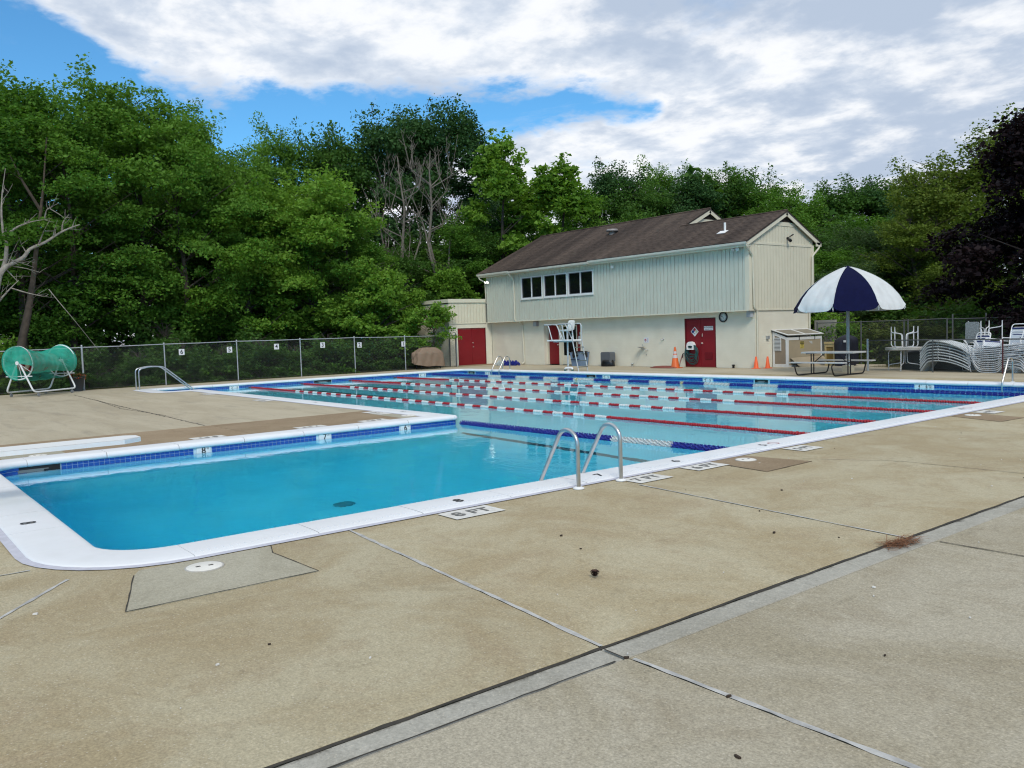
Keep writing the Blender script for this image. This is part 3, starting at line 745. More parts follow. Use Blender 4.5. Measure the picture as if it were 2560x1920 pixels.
XR, XM, XL = -12.44, -17.72, -29.45
YF, YU = 17.75, 17.34                                                # lower wall face, overhanging upper wall face
ZU = 2.32
house = thing('clubhouse', 'two storey pool clubhouse with brown roof, pale siding above and painted block below', 'building', (-20.9, 19, 0))
def cells(x0, x1, z0, z1, holes):
    xs_ = sorted({x0, x1, *[min(max(h[i], x0), x1) for h in holes for i in (0, 1)]})
    for a, b_ in zip(xs_[:-1], xs_[1:]):
        zs = [z0]
        for h in sorted(holes, key=lambda h: h[2]):
            if h[0] < b_-1e-6 and h[1] > a+1e-6:
                if h[2] > zs[-1]+1e-6: yield a, b_, zs[-1], h[2]
                zs.append(h[3])
        if zs[-1] < z1-1e-6: yield a, b_, zs[-1], z1
mb = MB()
for a, b_, z0, z1 in cells(XL, XR, 0, ZU+.02, [(-15.97, -14.34, 0, 2.05), (-25.1, -22.40, 0, 2.02)]): mb.bb(a, YF, z0, b_, YF+.2, z1)
mb.build('lower_wall', masonry, house)
MB().bb(XR-.2, YF+.2, 0, XR, 21.5, ZU).build('lower_wall', masonry, house)
MB().bb(XL, YF+.2, 0, XL+.2, 25.6, 4.9).build('side_wall', masonry, house)
MB().bb(XL+.2, 25.4, 0, XM, 25.6, 4.9).build('rear_wall', masonry, house)
MB().bb(XM-.2, 21.5, 0, XM, 25.4, 4.9).build('side_wall', masonry, house)
MB().bb(XM, 21.3, 0, XR-.2, 21.5, ZU).build('rear_wall', masonry, house)
# floor of the overhang
MB().bb(XL+.15, YU+.03, ZU-.03, XR+.02, YF+.05, ZU).build('soffit', cream, house)
# upper wall boards
wins = [(-26.24, -24.67), (-24.46, -22.84), (-22.67, -21.03)]
holes = [(a-.06, b_+.06, 3.36, 4.50) for a, b_ in wins]
mb = MB()
for a, b_, z0, z1 in cells(XL+.17, XR, ZU, 4.93, holes): mb.bb(a, YU+.034, z0, b_, YU+.12, z1)
mb.build('backing_sheet', mat('groove_shade', (.24, .25, .21), .8), house)
x = XL+.16; PW = .2
while x < XR+.03-.05:
    b0 = min(x+PW, XR+.03)
    for a, b_, z0, z1 in cells(x+.009, b0-.009, ZU-.04, 4.87, holes):
        if b_-a > .012: MB().bb(a, YU, z0, b_, YU+.03, z1).build('board', sage, house)
    x += PW
# gable end on the right, board by board; warmer light put into the cream
def roof_z(y, yr=19.72, zr=6.20): return zr-abs(y-yr)*.482
y = YU
MB().bb(XR-.12, YU+.03, ZU, XR-.005, 21.76, 4.9).build('backing_sheet', MATS['groove_shade'], house)
MB().prism([(YU+.1, 4.9), (21.9, 4.9), (19.72, 6.02)], XR-.12, XR-.005, f=lambda a, c, h: (h, a, c)).build('backing_sheet', MATS['groove_shade'], house)
while y < 21.76-.05:
    y1 = min(y+.2, 21.76)
    MB().bb(XR-.003, y+.008, ZU-.02, XR+.03, y1-.008, 4.82).build('board', cream, house)
    za, zb = roof_z(y+.006)-.1, roof_z(y1-.006)-.1
    if min(za, zb) > 4.96 and not (19.3 < y < 20.1 and False):
        top = min(5.60, 9); ya, yb_ = y+.006, y1-.006
        MB().prism([(ya, 4.90), (yb_, 4.90), (yb_, min(zb, 5.64)), (ya, min(za, 5.64))], XR-.003, XR+.022, f=lambda a, c, h: (h, a, c)).build('board', cream, house)
    y = y1
MB().bb(XR, YU-.0, 4.82, XR+.05, 21.8, 4.90).build('trim_board', trimc, house)
MB().bb(XR+.031, YU-.012, ZU-.04, XR+.055, YU+.16, 4.82).build('corner_board', trimc, house)
MB().bb(XR-.14, YU-.012, ZU-.04, XR+.031, YU-.002, 4.86).build('corner_board', trimc, house)
MB().bb(XR+.031, 21.62, ZU-.04, XR+.055, 21.775, 4.82).build('corner_board', trimc, house)
MB().bb(XR, YU-.0, ZU-.07, XR+.05, 21.8, ZU-.02).build('trim_board', trimc, house)
MB().bb(XL+.16, YU-.014, ZU-.075, XR+.0, YU+.02, ZU-.04).build('trim_board', trimc, house)
louvre = mat('louvre_dark', (.02, .014, .012), .7)
def gable_top(xf, yc, zc, hw=.62, slope=.482, lw=True):
    """louvred vent triangle, the board under it and the two barge boards"""
    zb = zc-.50
    f = lambda a, c, h: (h, a, c)
    MB().prism([(yc-.46, zb+.1), (yc+.46, zb+.1), (yc, zb+.1+.30)], xf, xf+.015, f=f).build('vent_opening', louvre, house)
    for i in range(4):
        w = .42*(1-i/4.2); z = zb+.125+i*.062
        MB().obox((xf+.026, yc, z), (.012, 0, .010), (0, w, 0), (.002, 0, -.004)).build('louvre_slat', mat('louvre_brown', (.07, .05, .042), .7), house)
    MB().bb(xf, yc-.80, zb-.06, xf+.045, yc+.80, zb+.095).build('trim_board', trimc, house)
def barge(x0, x1, ya, za, yb_, zb_, w=.17):
    d = Vector((0, yb_-ya, zb_-za)); n = Vector((0, -d.z, d.y)).normalized()
    if n.z > 0: n = -n
    p = [Vector((0, ya, za)), Vector((0, yb_, zb_)), Vector((0, yb_, zb_))+n*w, Vector((0, ya, za))+n*w]
    MB().prism([(q.y, q.z) for q in p], x0, x1, f=lambda a, c, h: (h, a, c)).build('barge_board', trimc, house)
XE = XR+.17
barge(XE-.035, XE, 17.02, 4.875, 19.72, 6.18); barge(XE-.035, XE, 22.12, 5.02, 19.72, 6.18)
gable_top(XR+.0, 19.72, 6.16)
# taller rear part: its gable shows above the lower roof
MB().prism([(19.8, 5.6), (25.6, 4.9), (21.6, 6.98)], XM-.12, XM-.005, f=lambda a, c, h: (h, a, c)).build('backing_sheet', MATS['groove_shade'], house)
y = 19.9
while y < 23.4:
    zt = 7.04-abs(y+.1-21.62)*.482-.2
    MB().prism([(y+.006, 4.9), (y+.194, 4.9), (y+.194, min(zt, 6.48)), (y+.006, min(zt, 6.48))], XM-.003, XM+.022, f=lambda a, c, h: (h, a, c)).build('board', cream, house)
    y += .2
barge(XM+.13, XM+.165, 19.66, 6.11, 21.62, 7.06); barge(XM+.13, XM+.165, 25.9, 5.0, 21.62, 7.06)
gable_top(XM+.0, 21.62, 7.02)
# roof planes in stepped courses
def slope(x0, x1, ya, za, yb_, zb_, name='roof_slope'):
    d = Vector((0, yb_-ya, zb_-za)); L = d.length; d.normalize(); n = Vector((0, -d.z, d.y)); n = n if n.z > 0 else -n
    k_ = max(1, int(L/.145)); w = L/k_; mb = MB()
    for i in range(k_):
        p = Vector((0, ya, za))+d*(w*i); q = p+d*(w+.02); th = .011
        nx = max(2, int((x1-x0)/1.0)); 
        a0 = p+n*(th+.004); a1 = q+n*.004; bt = p+n*.0
        for j in range(nx):
            xa = x0+(x1-x0)*j/nx; xb = x0+(x1-x0)*(j+1)/nx
            ja = math.sin(i*2.3+j*1.7)*.003; jb = math.sin(i*2.3+(j+1)*1.7)*.003
            mb.add([(xa, a0.y, a0.z+ja), (xb, a0.y, a0.z+jb), (xb, a1.y, a1.z), (xa, a1.y, a1.z), (xa, bt.y, bt.z), (xb, bt.y, bt.z)], [(0, 1, 2, 3) if n.y <= 0 else (3, 2, 1, 0), (4, 5, 1, 0)])
    o = mb.build(name, shingle, house); o['kind'] = 'stuff'
    dk = MB(); dk.add([(x0, ya, za-.012), (x1, ya, za-.012), (x1, yb_, zb_-.012), (x0, yb_, zb_-.012), (x0, ya, za-.05), (x1, ya, za-.05), (x1, yb_, zb_-.05), (x0, yb_, zb_-.05)],
                       [(0,1,2,3), (7,6,5,4), (0,4,5,1), (1,5,6,2), (2,6,7,3), (3,7,4,0)]); dk.build('roof_deck', mat('roof_edge', (.05, .04, .035), .8), house)
    return o
zE = 4.895
slope(XM, XE+.02, 17.0, zE, 19.72, 6.205); slope(XM, XE+.02, 22.14, 5.04, 19.72, 6.205)
slope(XL-.18, XM, 16.99, zE-.005, 21.62, 7.10); slope(XM, XM+.18, 19.72, 6.205, 21.62, 7.10); slope(XL-.18, XM+.18, 26.0, 4.99, 21.62, 7.10)
MB().tube([(XM, 19.72, 6.225), (XE+.02, 19.72, 6.225)], .035, 6).build('ridge_cap', shingle, house)
MB().tube([(XL-.18, 21.62, 7.12), (XM+.18, 21.62, 7.12)], .04, 6).build('ridge_cap', shingle, house)
# gutters along the front eave, in three lengths
def gutter(x0, x1, y, z):
    m_ = MB(); pr = [(y+.10, z), (y+.10, z-.10), (y+.03, z-.105), (y-.005, z-.07), (y-.015, z-.02), (y-.02, z+.004), (y-.012, z+.004), (y+.0, z-.06), (y+.03, z-.09), (y+.09, z-.09), (y+.09, z)]
    m_.prism(pr, x0, x1, f=lambda a, c, h: (h, a, c)); return m_.build('gutter', white_paint if False else mat('gutter_cream', (.62, .60, .52), .45, var=.06, vscale=3), house)
gutter(-29.66, -26.86, 16.99, 4.865); gutter(-26.92, -20.9, 16.93, 4.825); gutter(-21.0, XE+.03, 16.99, 4.870)
MB().bb(-29.6, 17.08, 4.70, XE, 17.12, 4.86).build('fascia', trimc, house)
MB().bb(-29.6, 17.12, 4.70, XE, YU+.02, 4.725).build('eave_soffit', trimc, house)
MB().bb(XE-.04, 21.8, 4.86, XE, 22.16, 5.02).build('fascia', trimc, house)
barge(XL-.2, XL-.17, 16.99, 4.86, 21.62, 7.08, .15)
dsp = mat('downspout_cream', (.58, .55, .44), .5, var=.06, vscale=3)
def downspout(pts, r=.042):
    MB().tube(round_path(pts, .1, 3), r, 6, smooth=False).build('downspout', dsp, house)
downspout([(-26.82, 16.99, 4.76), (-26.82, 16.99, 4.66), (-26.83, 17.29, 4.45), (-26.84, 17.29, 2.30), (-26.72, 17.69, 2.08), (-26.66, 17.69, .1), (-26.66, 17.5, .05)])
downspout([(XE-.02, 17.03, 4.80), (XE, 17.06, 4.70), (XR+.085, 17.52, 4.35), (XR+.085, 17.58, 2.35), (XR+.05, 17.82, 2.25), (XR+.05, 17.82, .1)])
downspout([(XE-.0, 22.02, 4.92), (XE-.02, 22.0, 4.80), (XR+.09, 21.60, 4.45), (XR+.085, 21.56, 2.4), (XR+.05, 21.42, 2.25), (XR+.05, 21.42, .1)])
downspout([(-29.5, 17.03, 4.76), (-29.5, 17.05, 4.62), (-29.33, 17.30, 4.45), (-29.42, 17.4, 3.3)], .035)
# windows
for a, b_ in wins:
    w = MB(); y0 = YU-.025
    for q in ((a-.055, 3.37, a, 4.49), (b_, 3.37, b_+.055, 4.49), (a, 4.435, b_, 4.49), (a, 3.37, b_, 3.43)): w.bb(q[0], y0, q[1], q[2], YU+.06, q[3])
    fr_ = w.build('window', win_white, house); mid = (a+b_)/2
    MB().bb(a-.08, y0-.03, 3.33, b_+.08, y0+.03, 3.365).build('sill', win_white, fr_)
    MB().bb(mid-.028, y0+.004, 3.435, mid+.028, YU+.05, 4.43).build('mullion', win_white, fr_)
    for c0, c1, dy in ((a+.0, mid-.03, .02), (mid+.03, b_-.0, .005)):
        s_ = MB()
        for q in ((c0, 3.432, c0+.03, 4.432), (c1-.03, 3.432, c1, 4.432), (c0+.03, 4.40, c1-.03, 4.432), (c0+.03, 3.432, c1-.03, 3.464)): s_.bb(q[0], YU+.0+dy, q[1], q[2], YU+.03+dy, q[3])
        s_.build('sash', mat('sash_dark', (.10, .10, .11), .5), fr_)
        MB().bb(c0+.03, YU+.015+dy, 3.464, c1-.03, YU+.022+dy, 4.40).build('pane', glass, fr_)
MB().bb(-29.2, YU+.2, ZU+.05, XR-.3, YU+.25, 4.6).build('dim_room_sheet', mat('dim_room', (.03, .032, .035), .9), house)  # dark sheet behind the windows, the room's dimness put into its colour
# right door with its pair of leaves
chrome = mat('door_knob_metal', (.6, .55, .5), .25, metal=1)
def frame_door(x0, x1, z1, y, name='door_frame'):
    m_ = MB(); m_.bb(x0, y, 0, x0+.05, y+.2, z1); m_.bb(x1-.05, y, 0, x1, y+.2, z1); m_.bb(x0+.05, y, z1-.05, x1-.05, y+.2, z1); return m_.build(name, red_dk, house)
frame_door(-15.965, -14.345, 2.045, YF+.02)
for a, b_, knob in ((-15.912, -15.15, False), (-15.142, -14.398, True)):
    d_ = MB().bb(a, YF+.05, .02, b_, YF+.095, 1.99).build('door', red, house)
    if knob:
        MB().lathe([(0, -.06), (.028, -.055), (.034, -.04), (.012, -.02), (.03, 0)], 12, (a+.07, YF+.05, 1.0), axis='y').build('knob', chrome, d_)
        MB().lathe([(0, -.02), (.03, -.018), (.03, 0)], 12, (a+.07, YF+.05, 1.30), axis='y').build('lock', chrome, d_)
        MB().lathe([(0, -.02), (.022, -.018), (.022, 0)], 12, (a+.07, YF+.05, 1.37), axis='y').build('lock', chrome, d_)
        lv = MB(); lv.bb(-14.94, YF+.038, .33, -14.55, YF+.048, .62)
        lv.build('door_vent', red_dk, d_)
        for i in range(9): MB().obox((-14.745, YF+.034, .36+i*.029), (.18, 0, 0), (0, .006, -.004), (0, .001, .009)).build('slat', red, d_)
        for z in (.3, 1.0, 1.75): MB().tube([(b_-.004, YF+.045, z-.05), (b_-.004, YF+.045, z+.05)], .009, 6).build('hinge', steel, d_)
MB().bb(-16.0, YF-.04, .0, -14.3, YF+.1, .018).build('threshold', brownc, house)
# entry recess with open doors
for q in ((-25.1, YF+.2, 0, -25.05, YF+.5, 2.02), (-22.45, YF+.2, 0, -22.40, YF+.5, 2.02), (-25.1, YF+.2, 2.0, -22.4, YF+.5, 2.05)): MB().bb(*q).build('recess_wall', cream, house)
MB().bb(-25.05, YF+.42, 0, -22.45, YF+.45, 2.0).build('recess_wall', mat('dim_room', (.03, .032, .035), .9), house)  # near-black back sheet, the unlit interior put into its colour
d_ = MB().bb(-25.02, YF+.30, .03, -24.26, YF+.345, 1.99).build('door', red, house)
MB().lathe([(0, -.06), (.028, -.055), (.034, -.04), (.012, -.02), (.03, 0)], 12, (-24.35, YF+.30, 1.0), axis='y').build('knob', chrome, d_)
MB().bb(-24.25, YF+.26, 0, -24.03, YF+.40, 2.0).build('door_post', cream, house)
m_ = MB()
for q in ((-24.02, 0.02, -23.93, 1.97), (-23.0, .02, -22.93, 1.97), (-23.93, .02, -23.0, .47), (-23.93, 1.9, -23.0, 1.97)): m_.bb(q[0], YF+.28, q[1], q[2], YF+.33, q[3])
d_ = m_.build('glass_door', trimc, house); MB().bb(-23.93, YF+.30, .47, -23.0, YF+.31, 1.9).build('pane', glass, d_)
d_ = MB().bb(-22.92, YF+.29, .03, -22.46, YF+.335, 1.97).build('door', red, house)
MB().bb(-22.84, YF+.275, 1.02, -22.60, YF+.288, 1.42).build('notice_paper', mat('notice_paper', (.6, .62, .62), .7), d_)
MB().lathe([(0, -.005), (.07, -.003), (.07, 0)], 14, (-22.72, YF+.288, 1.55), axis='y').build('round_sticker', mat('sticker_grey', (.35, .33, .33), .6), d_)
# annex on the left: its front faces the pool along x
AX, AY0, AY1 = XL, 14.94, 17.73
mb = MB()
f_ = lambda a, z0, b_, z1: mb.bb(AX-.18, a, z0, AX, b_, z1)
for a, b_, z0, z1 in cells(AY0, AY1, 0, 2.28, [(15.47, 17.33, 0, 2.0)]): f_(a, z0, b_, z1)
mb.bb(AX-3.2, AY0, 0, AX-.18, AY0+.18, 2.28); mb.bb(AX-3.2, AY0+.18, 0, AX-3.02, YF+3, 3.3)
mb.build('annex_wall', masonry, house)
MB().bb(AX-3.2, AY0+.012, 2.28, AX-.012, AY0+.15, 3.3).build('backing_sheet', MATS['groove_shade'], house)
MB().bb(AX-.15, AY0+.15, 2.28, AX-.012, AY1, 3.4).build('backing_sheet', MATS['groove_shade'], house)
y = AY0
while y < 17.36:
    MB().bb(AX-.012, y+.006, 2.27, AX+.02, min(y+.2, 17.36)-.006, 3.36).build('board', cream, house); y += .2
x = AX-3.2
while x < AX-.05:
    MB().bb(x+.006, AY0-.02, 2.27, min(x+.2, AX+.02)-.006, AY0+.011, 3.30).build('board', cream, house); x += .2
MB().bb(AX-3.3, AY0-.08, 3.36, AX+.09, AY1-.42, 3.55).build('annex_roof', trimc, house)
MB().bb(AX+.02, AY0-.02, 2.235, AX+.04, 17.36, 2.27).build('trim_board', trimc, house)
frm = MB(); frm.bb(AX-.10, 15.47, 0, AX-.02, 15.52, 2.0); frm.bb(AX-.10, 17.28, 0, AX-.02, 17.33, 2.0); frm.bb(AX-.10, 15.52, 1.95, AX-.02, 17.28, 2.0); frm.build('door_frame', red_dk, house)
for a, b_, kn in ((15.525, 16.395, False), (16.405, 17.275, True)):
    d_ = MB().bb(AX-.075, a, .03, AX-.03, b_, 1.945).build('door', red, house)
    if kn:
        MB().lathe([(.03, 0), (.012, .02), (.034, .04), (.028, .055), (0, .06)], 12, (AX-.03, a+.07, .98), axis='x').build('knob', chrome, d_)
        MB().lathe([(.03, 0), (.03, .018), (0, .02)], 12, (AX-.03, a+.07, 1.2), axis='x').build('lock', chrome, d_)
MB().bb(AX, 15.2, -.05, AX+.75, 17.7, .028).build('door_step', brownc, house)
# things fixed to the walls
lampw = mat('lamp_housing', (.55, .56, .55), .45)
lit = bpy.data.materials.new('lit_lamp'); lit.use_nodes = True; lb = lit.node_tree.nodes['Principled BSDF']; lb.inputs['Emission Color'].default_value = (1, .95, .82, 1); lb.inputs['Emission Strength'].default_value = 3.0
lens_ = mat('lamp_lens', (.55, .57, .56), .15)
for i, (x, y, z, lab, on) in enumerate(((-29.08, YU, 4.47, 'twin floodlight shining white at the far left end of the upper wall', True), (-12.93, YU, 4.66, 'unlit twin floodlight high up by the right corner of the clubhouse front', False), (-19.7, YU, 4.52, 'small unlit floodlight under the eave right of the windows', False))):
    t_ = thing('floodlight', lab, 'floodlight', (x, y, z), 'floodlights under the eaves')
    MB().lathe([(.0, -.03), (.055, -.025), (.055, -.002)], 12, (x, y, z), axis='y').build('base_plate', lampw, t_)
    for sx_ in ((-1, 1) if i != 2 else (1,)):
        c = Vector((x+sx_*.09, y-.10, z-.03 if on else z+.0)); d = Vector((sx_*.35, -.8, -.45)).normalized(); u = d.orthogonal().normalized(); w_ = d.cross(u)
        m_ = MB(); rows = []
        m_.tube([(x+sx_*.03, y-.02, z), c-d*.05], .012, 6); m_.tube([c-d*.07, c-d*.04, c+d*.02, c+d*.06], [.03, .05, .068, .075], 12)
        hd = m_.build('lamp_head', lampw, t_)
        vs = [c+d*.061+u*(.068*math.cos(a_))+w_*(.068*math.sin(a_)) for a_ in [2*math.pi*q/14 for q in range(14)]]
        MB().add(vs, [tuple(range(14))]).build('lens', lit if on else lens_, hd)
t_ = thing('security_camera', 'black security light and camera on the gable wall', 'camera', (XR+.03, 19.91, 5.13))
MB().lathe([(.05, 0), (.05, .03), (0, .035)], 10, (XR+.032, 19.91, 5.13), axis='x').build('base_plate', black, t_)
MB().tube([(XR+.06, 19.91, 5.13), (XR+.16, 19.85, 5.05), (XR+.26, 19.80, 5.0)], [.02, .055, .065], 10).build('lamp_head', black, t_)
MB().tube([(XR+.05, 19.95, 5.15), (XR+.12, 20.05, 5.22), (XR+.18, 20.12, 5.28)], [.015, .025, .03], 8).build('sensor', black, t_)
spk = mat('speaker_grey', (.42, .45, .48), .5)
for (x0, x1, z0, z1, lab, m__) in ((-12.70, -12.50, 2.0, 2.27, 'pale grey outdoor speaker under the overhang at the right corner', spk), (-25.68, -25.44, 1.97, 2.22, 'grey loudspeaker under the overhang left of the entry', mat('speaker_dull', (.30, .29, .31), .6))):
    t_ = thing('loudspeaker', lab, 'speaker', ((x0+x1)/2, YF, z0), 'loudspeakers under the overhang')
    MB().bb(x0, YF-.2, z0, x1, YF-.03, z1, 0, .02).build('cabinet', m__, t_); MB().bb((x0+x1)/2-.03, YF-.03, z0+.05, (x0+x1)/2+.03, YF-.002, z1).build('bracket', black, t_)
    MB().bb(x0+.02, YF-.207, z0+.02, x1-.02, YF-.201, z1-.03).build('grille', mat('grille_grey', (.38, .40, .42), .8), t_)
t_ = thing('wall_clock', 'round wall clock with black rim right of the red doors', 'clock', (-13.94, YF, 2.05)); c = (-13.94, YF-.002, 2.05)
MB().lathe([(.205, -.0), (.21, -.04), (.195, -.055), (.172, -.05), (.168, -.02)], 32, c, axis='y').build('rim', black, t_)
MB().lathe([(0, -.022), (.17, -.022), (.17, -.003)], 32, c, axis='y').build('dial', mat('clock_dial', (.60, .64, .62), .4), t_)
for nm, ang, L_, w_ in (('hour_hand', math.radians(178), .085, .008), ('minute_hand', math.radians(-70), .13, .006)):
    d = Vector((math.sin(ang), 0, math.cos(ang))); MB().obox(Vector(c)+d*L_/2+Vector((0, -.030 if nm[0] == 'h' else -.034, 0)), d*L_/2, (0, .0015, 0), Vector((d.z, 0, -d.x))*w_).build(nm, black_paint, t_)
for h in range(12):
    d = Vector((math.sin(h*math.pi/6), 0, math.cos(h*math.pi/6))); q = Vector(c)+d*.135+Vector((0, -.0245, 0))
    mb = MB(); mb.text(str(h or 12), .042, q, (1, 0, 0), (0, 0, 1)); mb.build('numeral', black_paint, t_)
# signs on and by the doors
sgn_w = mat('sign_white', (.68, .68, .70), .5); s_red = mat('sign_red', (.30, .02, .035), .5); s_blue = mat('sign_blue', (.01, .03, .16), .5)
yd = YF+.045
t_ = thing('hazard_diamond', 'hazard diamond in red, blue and white on the left red door', 'sign', (-15.46, yd, 1.49))
c = Vector((-15.46, yd, 1.49)); X_, Z_ = Vector((1, 0, 0)), Vector((0, 0, 1)); h = .205
def dia(cc, r, y0, y1, name, m__): MB().prism([(cc.x-r, cc.z), (cc.x, cc.z-r), (cc.x+r, cc.z), (cc.x, cc.z+r)], y0, y1, f=lambda a, b_, q: (a, q, b_)).build(name, m__, t_)
dia(c, h, yd-.004, yd+.004, 'sign_plate', sgn_w)
for dx_, dz_, m__ in ((0, .088, s_red), (-.088, 0, s_blue), (.088, 0, mat('sign_yellow', (.55, .52, .36), .5)), (0, -.088, sgn_w)): dia(c+Vector((dx_, 0, dz_)), .083, yd-.006, yd-.004, 'quadrant', m__)
mb = MB(); mb.text('1', .09, c+Vector((.088, -.0075, 0)), X_, Z_); mb.text('0', .08, c+Vector((-.088, -.0075, 0)), X_, Z_); mb.text('W', .07, c+Vector((0, -.0075, -.088)), X_, Z_); mb.build('lettering', black_paint, t_)
t_ = thing('door_sign', 'white two line door sign on the right red door', 'sign', (-14.74, yd, 1.62))
MB().bb(-14.97, yd-.006, 1.535, -14.51, yd+.004, 1.705, 0).build('sign_plate', sgn_w, t_)
mb = MB(); mb.text('AUTHORIZED', .072, (-14.74, yd-.0075, 1.655), X_, Z_); mb.text('PERSONNEL ONLY', .046, (-14.74, yd-.0075, 1.575), X_, Z_); mb.build('lettering', black_paint, t_)
t_ = thing('wall_sign', 'small white sign with red prohibition disc on the block wall', 'sign', (-18.13, YF, 1.175))
MB().bb(-18.28, YF-.008, 1.06, -17.98, YF-.001, 1.29).build('sign_plate', sgn_w, t_)
MB().lathe([(0, -.011), (.058, -.011), (.058, -.008)], 18, (-18.185, YF, 1.17), axis='y').build('red_disc', mat('sign_red2', (.34, .03, .06), .5), t_)
MB().bb(-18.225, YF-.0135, 1.158, -18.145, YF-.0112, 1.182).build('white_bar', sgn_w, t_)
for i in range(3): MB().bb(-18.09+i*.03, YF-.0095, 1.085, -18.08+i*.03, YF-.0082, 1.26).build('print_line', mat('print_grey', (.30, .28, .38), .7), t_)
t_ = thing('drinking_fountain', 'metal drinking fountain bracket on the wall below the small sign', 'fountain', (-18.2, YF, .85))
MB().lathe([(.02, -.05), (.10, -.03), (.17, 0), (.16, .005), (.0, -.02)], 16, (-18.30, YF-.19, .88)).build('basin', galv, t_)
MB().tube([(-18.26, YF-.02, .80), (-18.26, YF-.1, .78), (-18.28, YF-.18, .84)], .03, 8).build('support', galv, t_)
MB().tube([(-18.2, YF-.16, .88), (-18.2, YF-.17, .97), (-18.22, YF-.2, .99)], .014, 6).build('spout', steel, t_)
MB().tube([(-18.05, YF-.0, .74), (-18.05, YF-.08, .74), (-18.2, YF-.1, .76)], .018, 6).build('supply_pipe', galv, t_)
MB().tube([(-18.12, YF-.0, .55), (-18.12, YF-.05, .53)], .022, 6).build('drain_pipe', galv, t_)
t_ = thing('hose_bib', 'small metal fixture on the wall left of the red doors', 'tap', (-17.18, YF, 1.19))
MB().lathe([(.05, 0), (.05, -.02), (.0, -.025)], 10, (-17.15, YF, 1.2), axis='y').build('flange', galv, t_); MB().tube([(-17.15, YF-.02, 1.2), (-17.16, YF-.09, 1.19), (-17.22, YF-.1, 1.16)], .024, 8).build('spout', steel, t_)
# vent cap and pipe on the roof
t_ = thing('roof_vent', 'round metal turbine vent low on the ridge of the long roof', 'vent', (-22.5, 20.2, 6.45))
MB().lathe([(.16, -.1), (.16, .06), (.30, .07), (.30, .14), (.26, .18), (0, .2)], 18, (-22.5, 20.2, 6.47)).build('cap', mat('vent_metal', (.30, .28, .27), .6, metal=.3), t_)
t_ = thing('vent_pipe', 'white plumbing vent pipe standing on the right roof', 'pipe', (-14.22, 18.3, 5.5))
MB().tube([(-14.22, 18.3, 5.45), (-14.22, 18.3, 5.88)], .048, 10).build('pipe', white_paint, t_)
d = Vector((0, 1, .482)).normalized(); MB().obox((-14.27, 18.2, 5.50), (.20, 0, 0), d*.14, (0, -.004, .008)).build('flashing', white_paint, t_)
# ================================================================== LANE ROPES
red_f = mat('red_float', (.34, .012, .022), .45, var=.12, vscale=9); white_f = mat('white_float', (.58, .61, .60), .45, var=.08, vscale=9)
blue_f = mat('blue_float', (.022, .032, .28), .4, var=.15, vscale=9); cream_f = mat('cream_float', (.58, .52, .30), .5)
cable = mat('steel_cable', (.12, .12, .13), .5, metal=.7)
RY0 = .32
def sag(y, t, a): return y+a*math.sin(math.pi*t)
def ring_geo(mb, x, y, z, r, w, m=0, n=10, hub=.35):
    mb.lathe([(r*hub, -w*.5), (r*.82, -w*.48), (r, -w*.22), (r, w*.22), (r*.82, w*.48), (r*hub, w*.5)], n, (x, y, z), m, smooth=False, axis='x')
names = ['second', 'third', 'fourth', 'fifth']
for i in range(1, 5):
    y0 = RY0+i*2.23
    t_ = thing('lane_rope', 'red and white lane rope, ' + ['nearest of the four red ones', 'second nearest of the four red ones', 'third nearest of the four red ones', 'farthest of the four red ones'][i-1], 'lane rope', (-13, y0, ZW), 'lane ropes across the pool')
    a_ = random.uniform(-.06, .06)
    MB().tube([(-25.98, y0, -.12), (-25.2, sag(y0, .03, a_), ZW+.005)]+[(-25.2+25.0*q/16, sag(y0, q/16, a_), ZW+.012) for q in range(1, 17)]+[(.0, y0, -.12)], .007, 5).build('rope', cable, t_)
    rd, wh = MB(), MB()
    x = -25.3; pitch = .0585
    while x < -.35:
        yy = sag(y0, (x+26)/26, a_)
        if x < -21.2: red_ = True
        elif x > -5.05: red_ = True
        else: red_ = int((x+21.2)/.351) % 2 == 1
        if x > -5.5 and not red_ and x > -5.2: red_ = True
        ring_geo(rd if red_ else wh, x, yy, ZW+.014+random.uniform(-.005, .005), .043, .044, 0, 10)
        x += pitch
    o = rd.build('red_floats', red_f, t_); o['kind'] = 'stuff'; o = wh.build('white_floats', white_f, t_); o['kind'] = 'stuff'
    for s_ in (-1,):
        MB().lathe([(.02, -.1), (.035, -.06), (.035, .06), (.02, .1)], 8, (-25.55, y0, ZW+.01), axis='x').build('turnbuckle', mat('turnbuckle', (.10, .05, .06), .5), t_)
# the two blue ropes: big turbine floats, each a part
def turbine(mat_, nm):
    mb = MB(); r, w = .074, .10
    mb.lathe([(r*.3, -w*.42), (r*.55, -w*.40), (r*.55, w*.40), (r*.3, w*.42)], 8, (0, 0, 0), 0, smooth=False, axis='x')
    for k_ in range(8):                                               # twisted blades
        a0 = 2*math.pi*k_/8; a1 = a0+.75
        p = lambda a, rr, x: (x, rr*math.cos(a), rr*math.sin(a))
        mb.add([p(a0, r*.5, -w*.45), p(a0, r, -w*.45), p(a1, r, w*.45), p(a1, r*.5, w*.45), p(a0+.28, r*.5, -w*.45), p(a0+.28, r, -w*.45), p(a1+.28, r, w*.45), p(a1+.28, r*.5, w*.45)],
               [(1, 5, 6, 2), (0, 1, 2, 3), (5, 4, 7, 6), (0, 4, 5, 1), (3, 2, 6, 7)])
    return mb.mesh(nm, mat_)
tb = {c: turbine(m__, 'float') for c, m__ in (('b', blue_f), ('w', white_f), ('c', cream_f))}
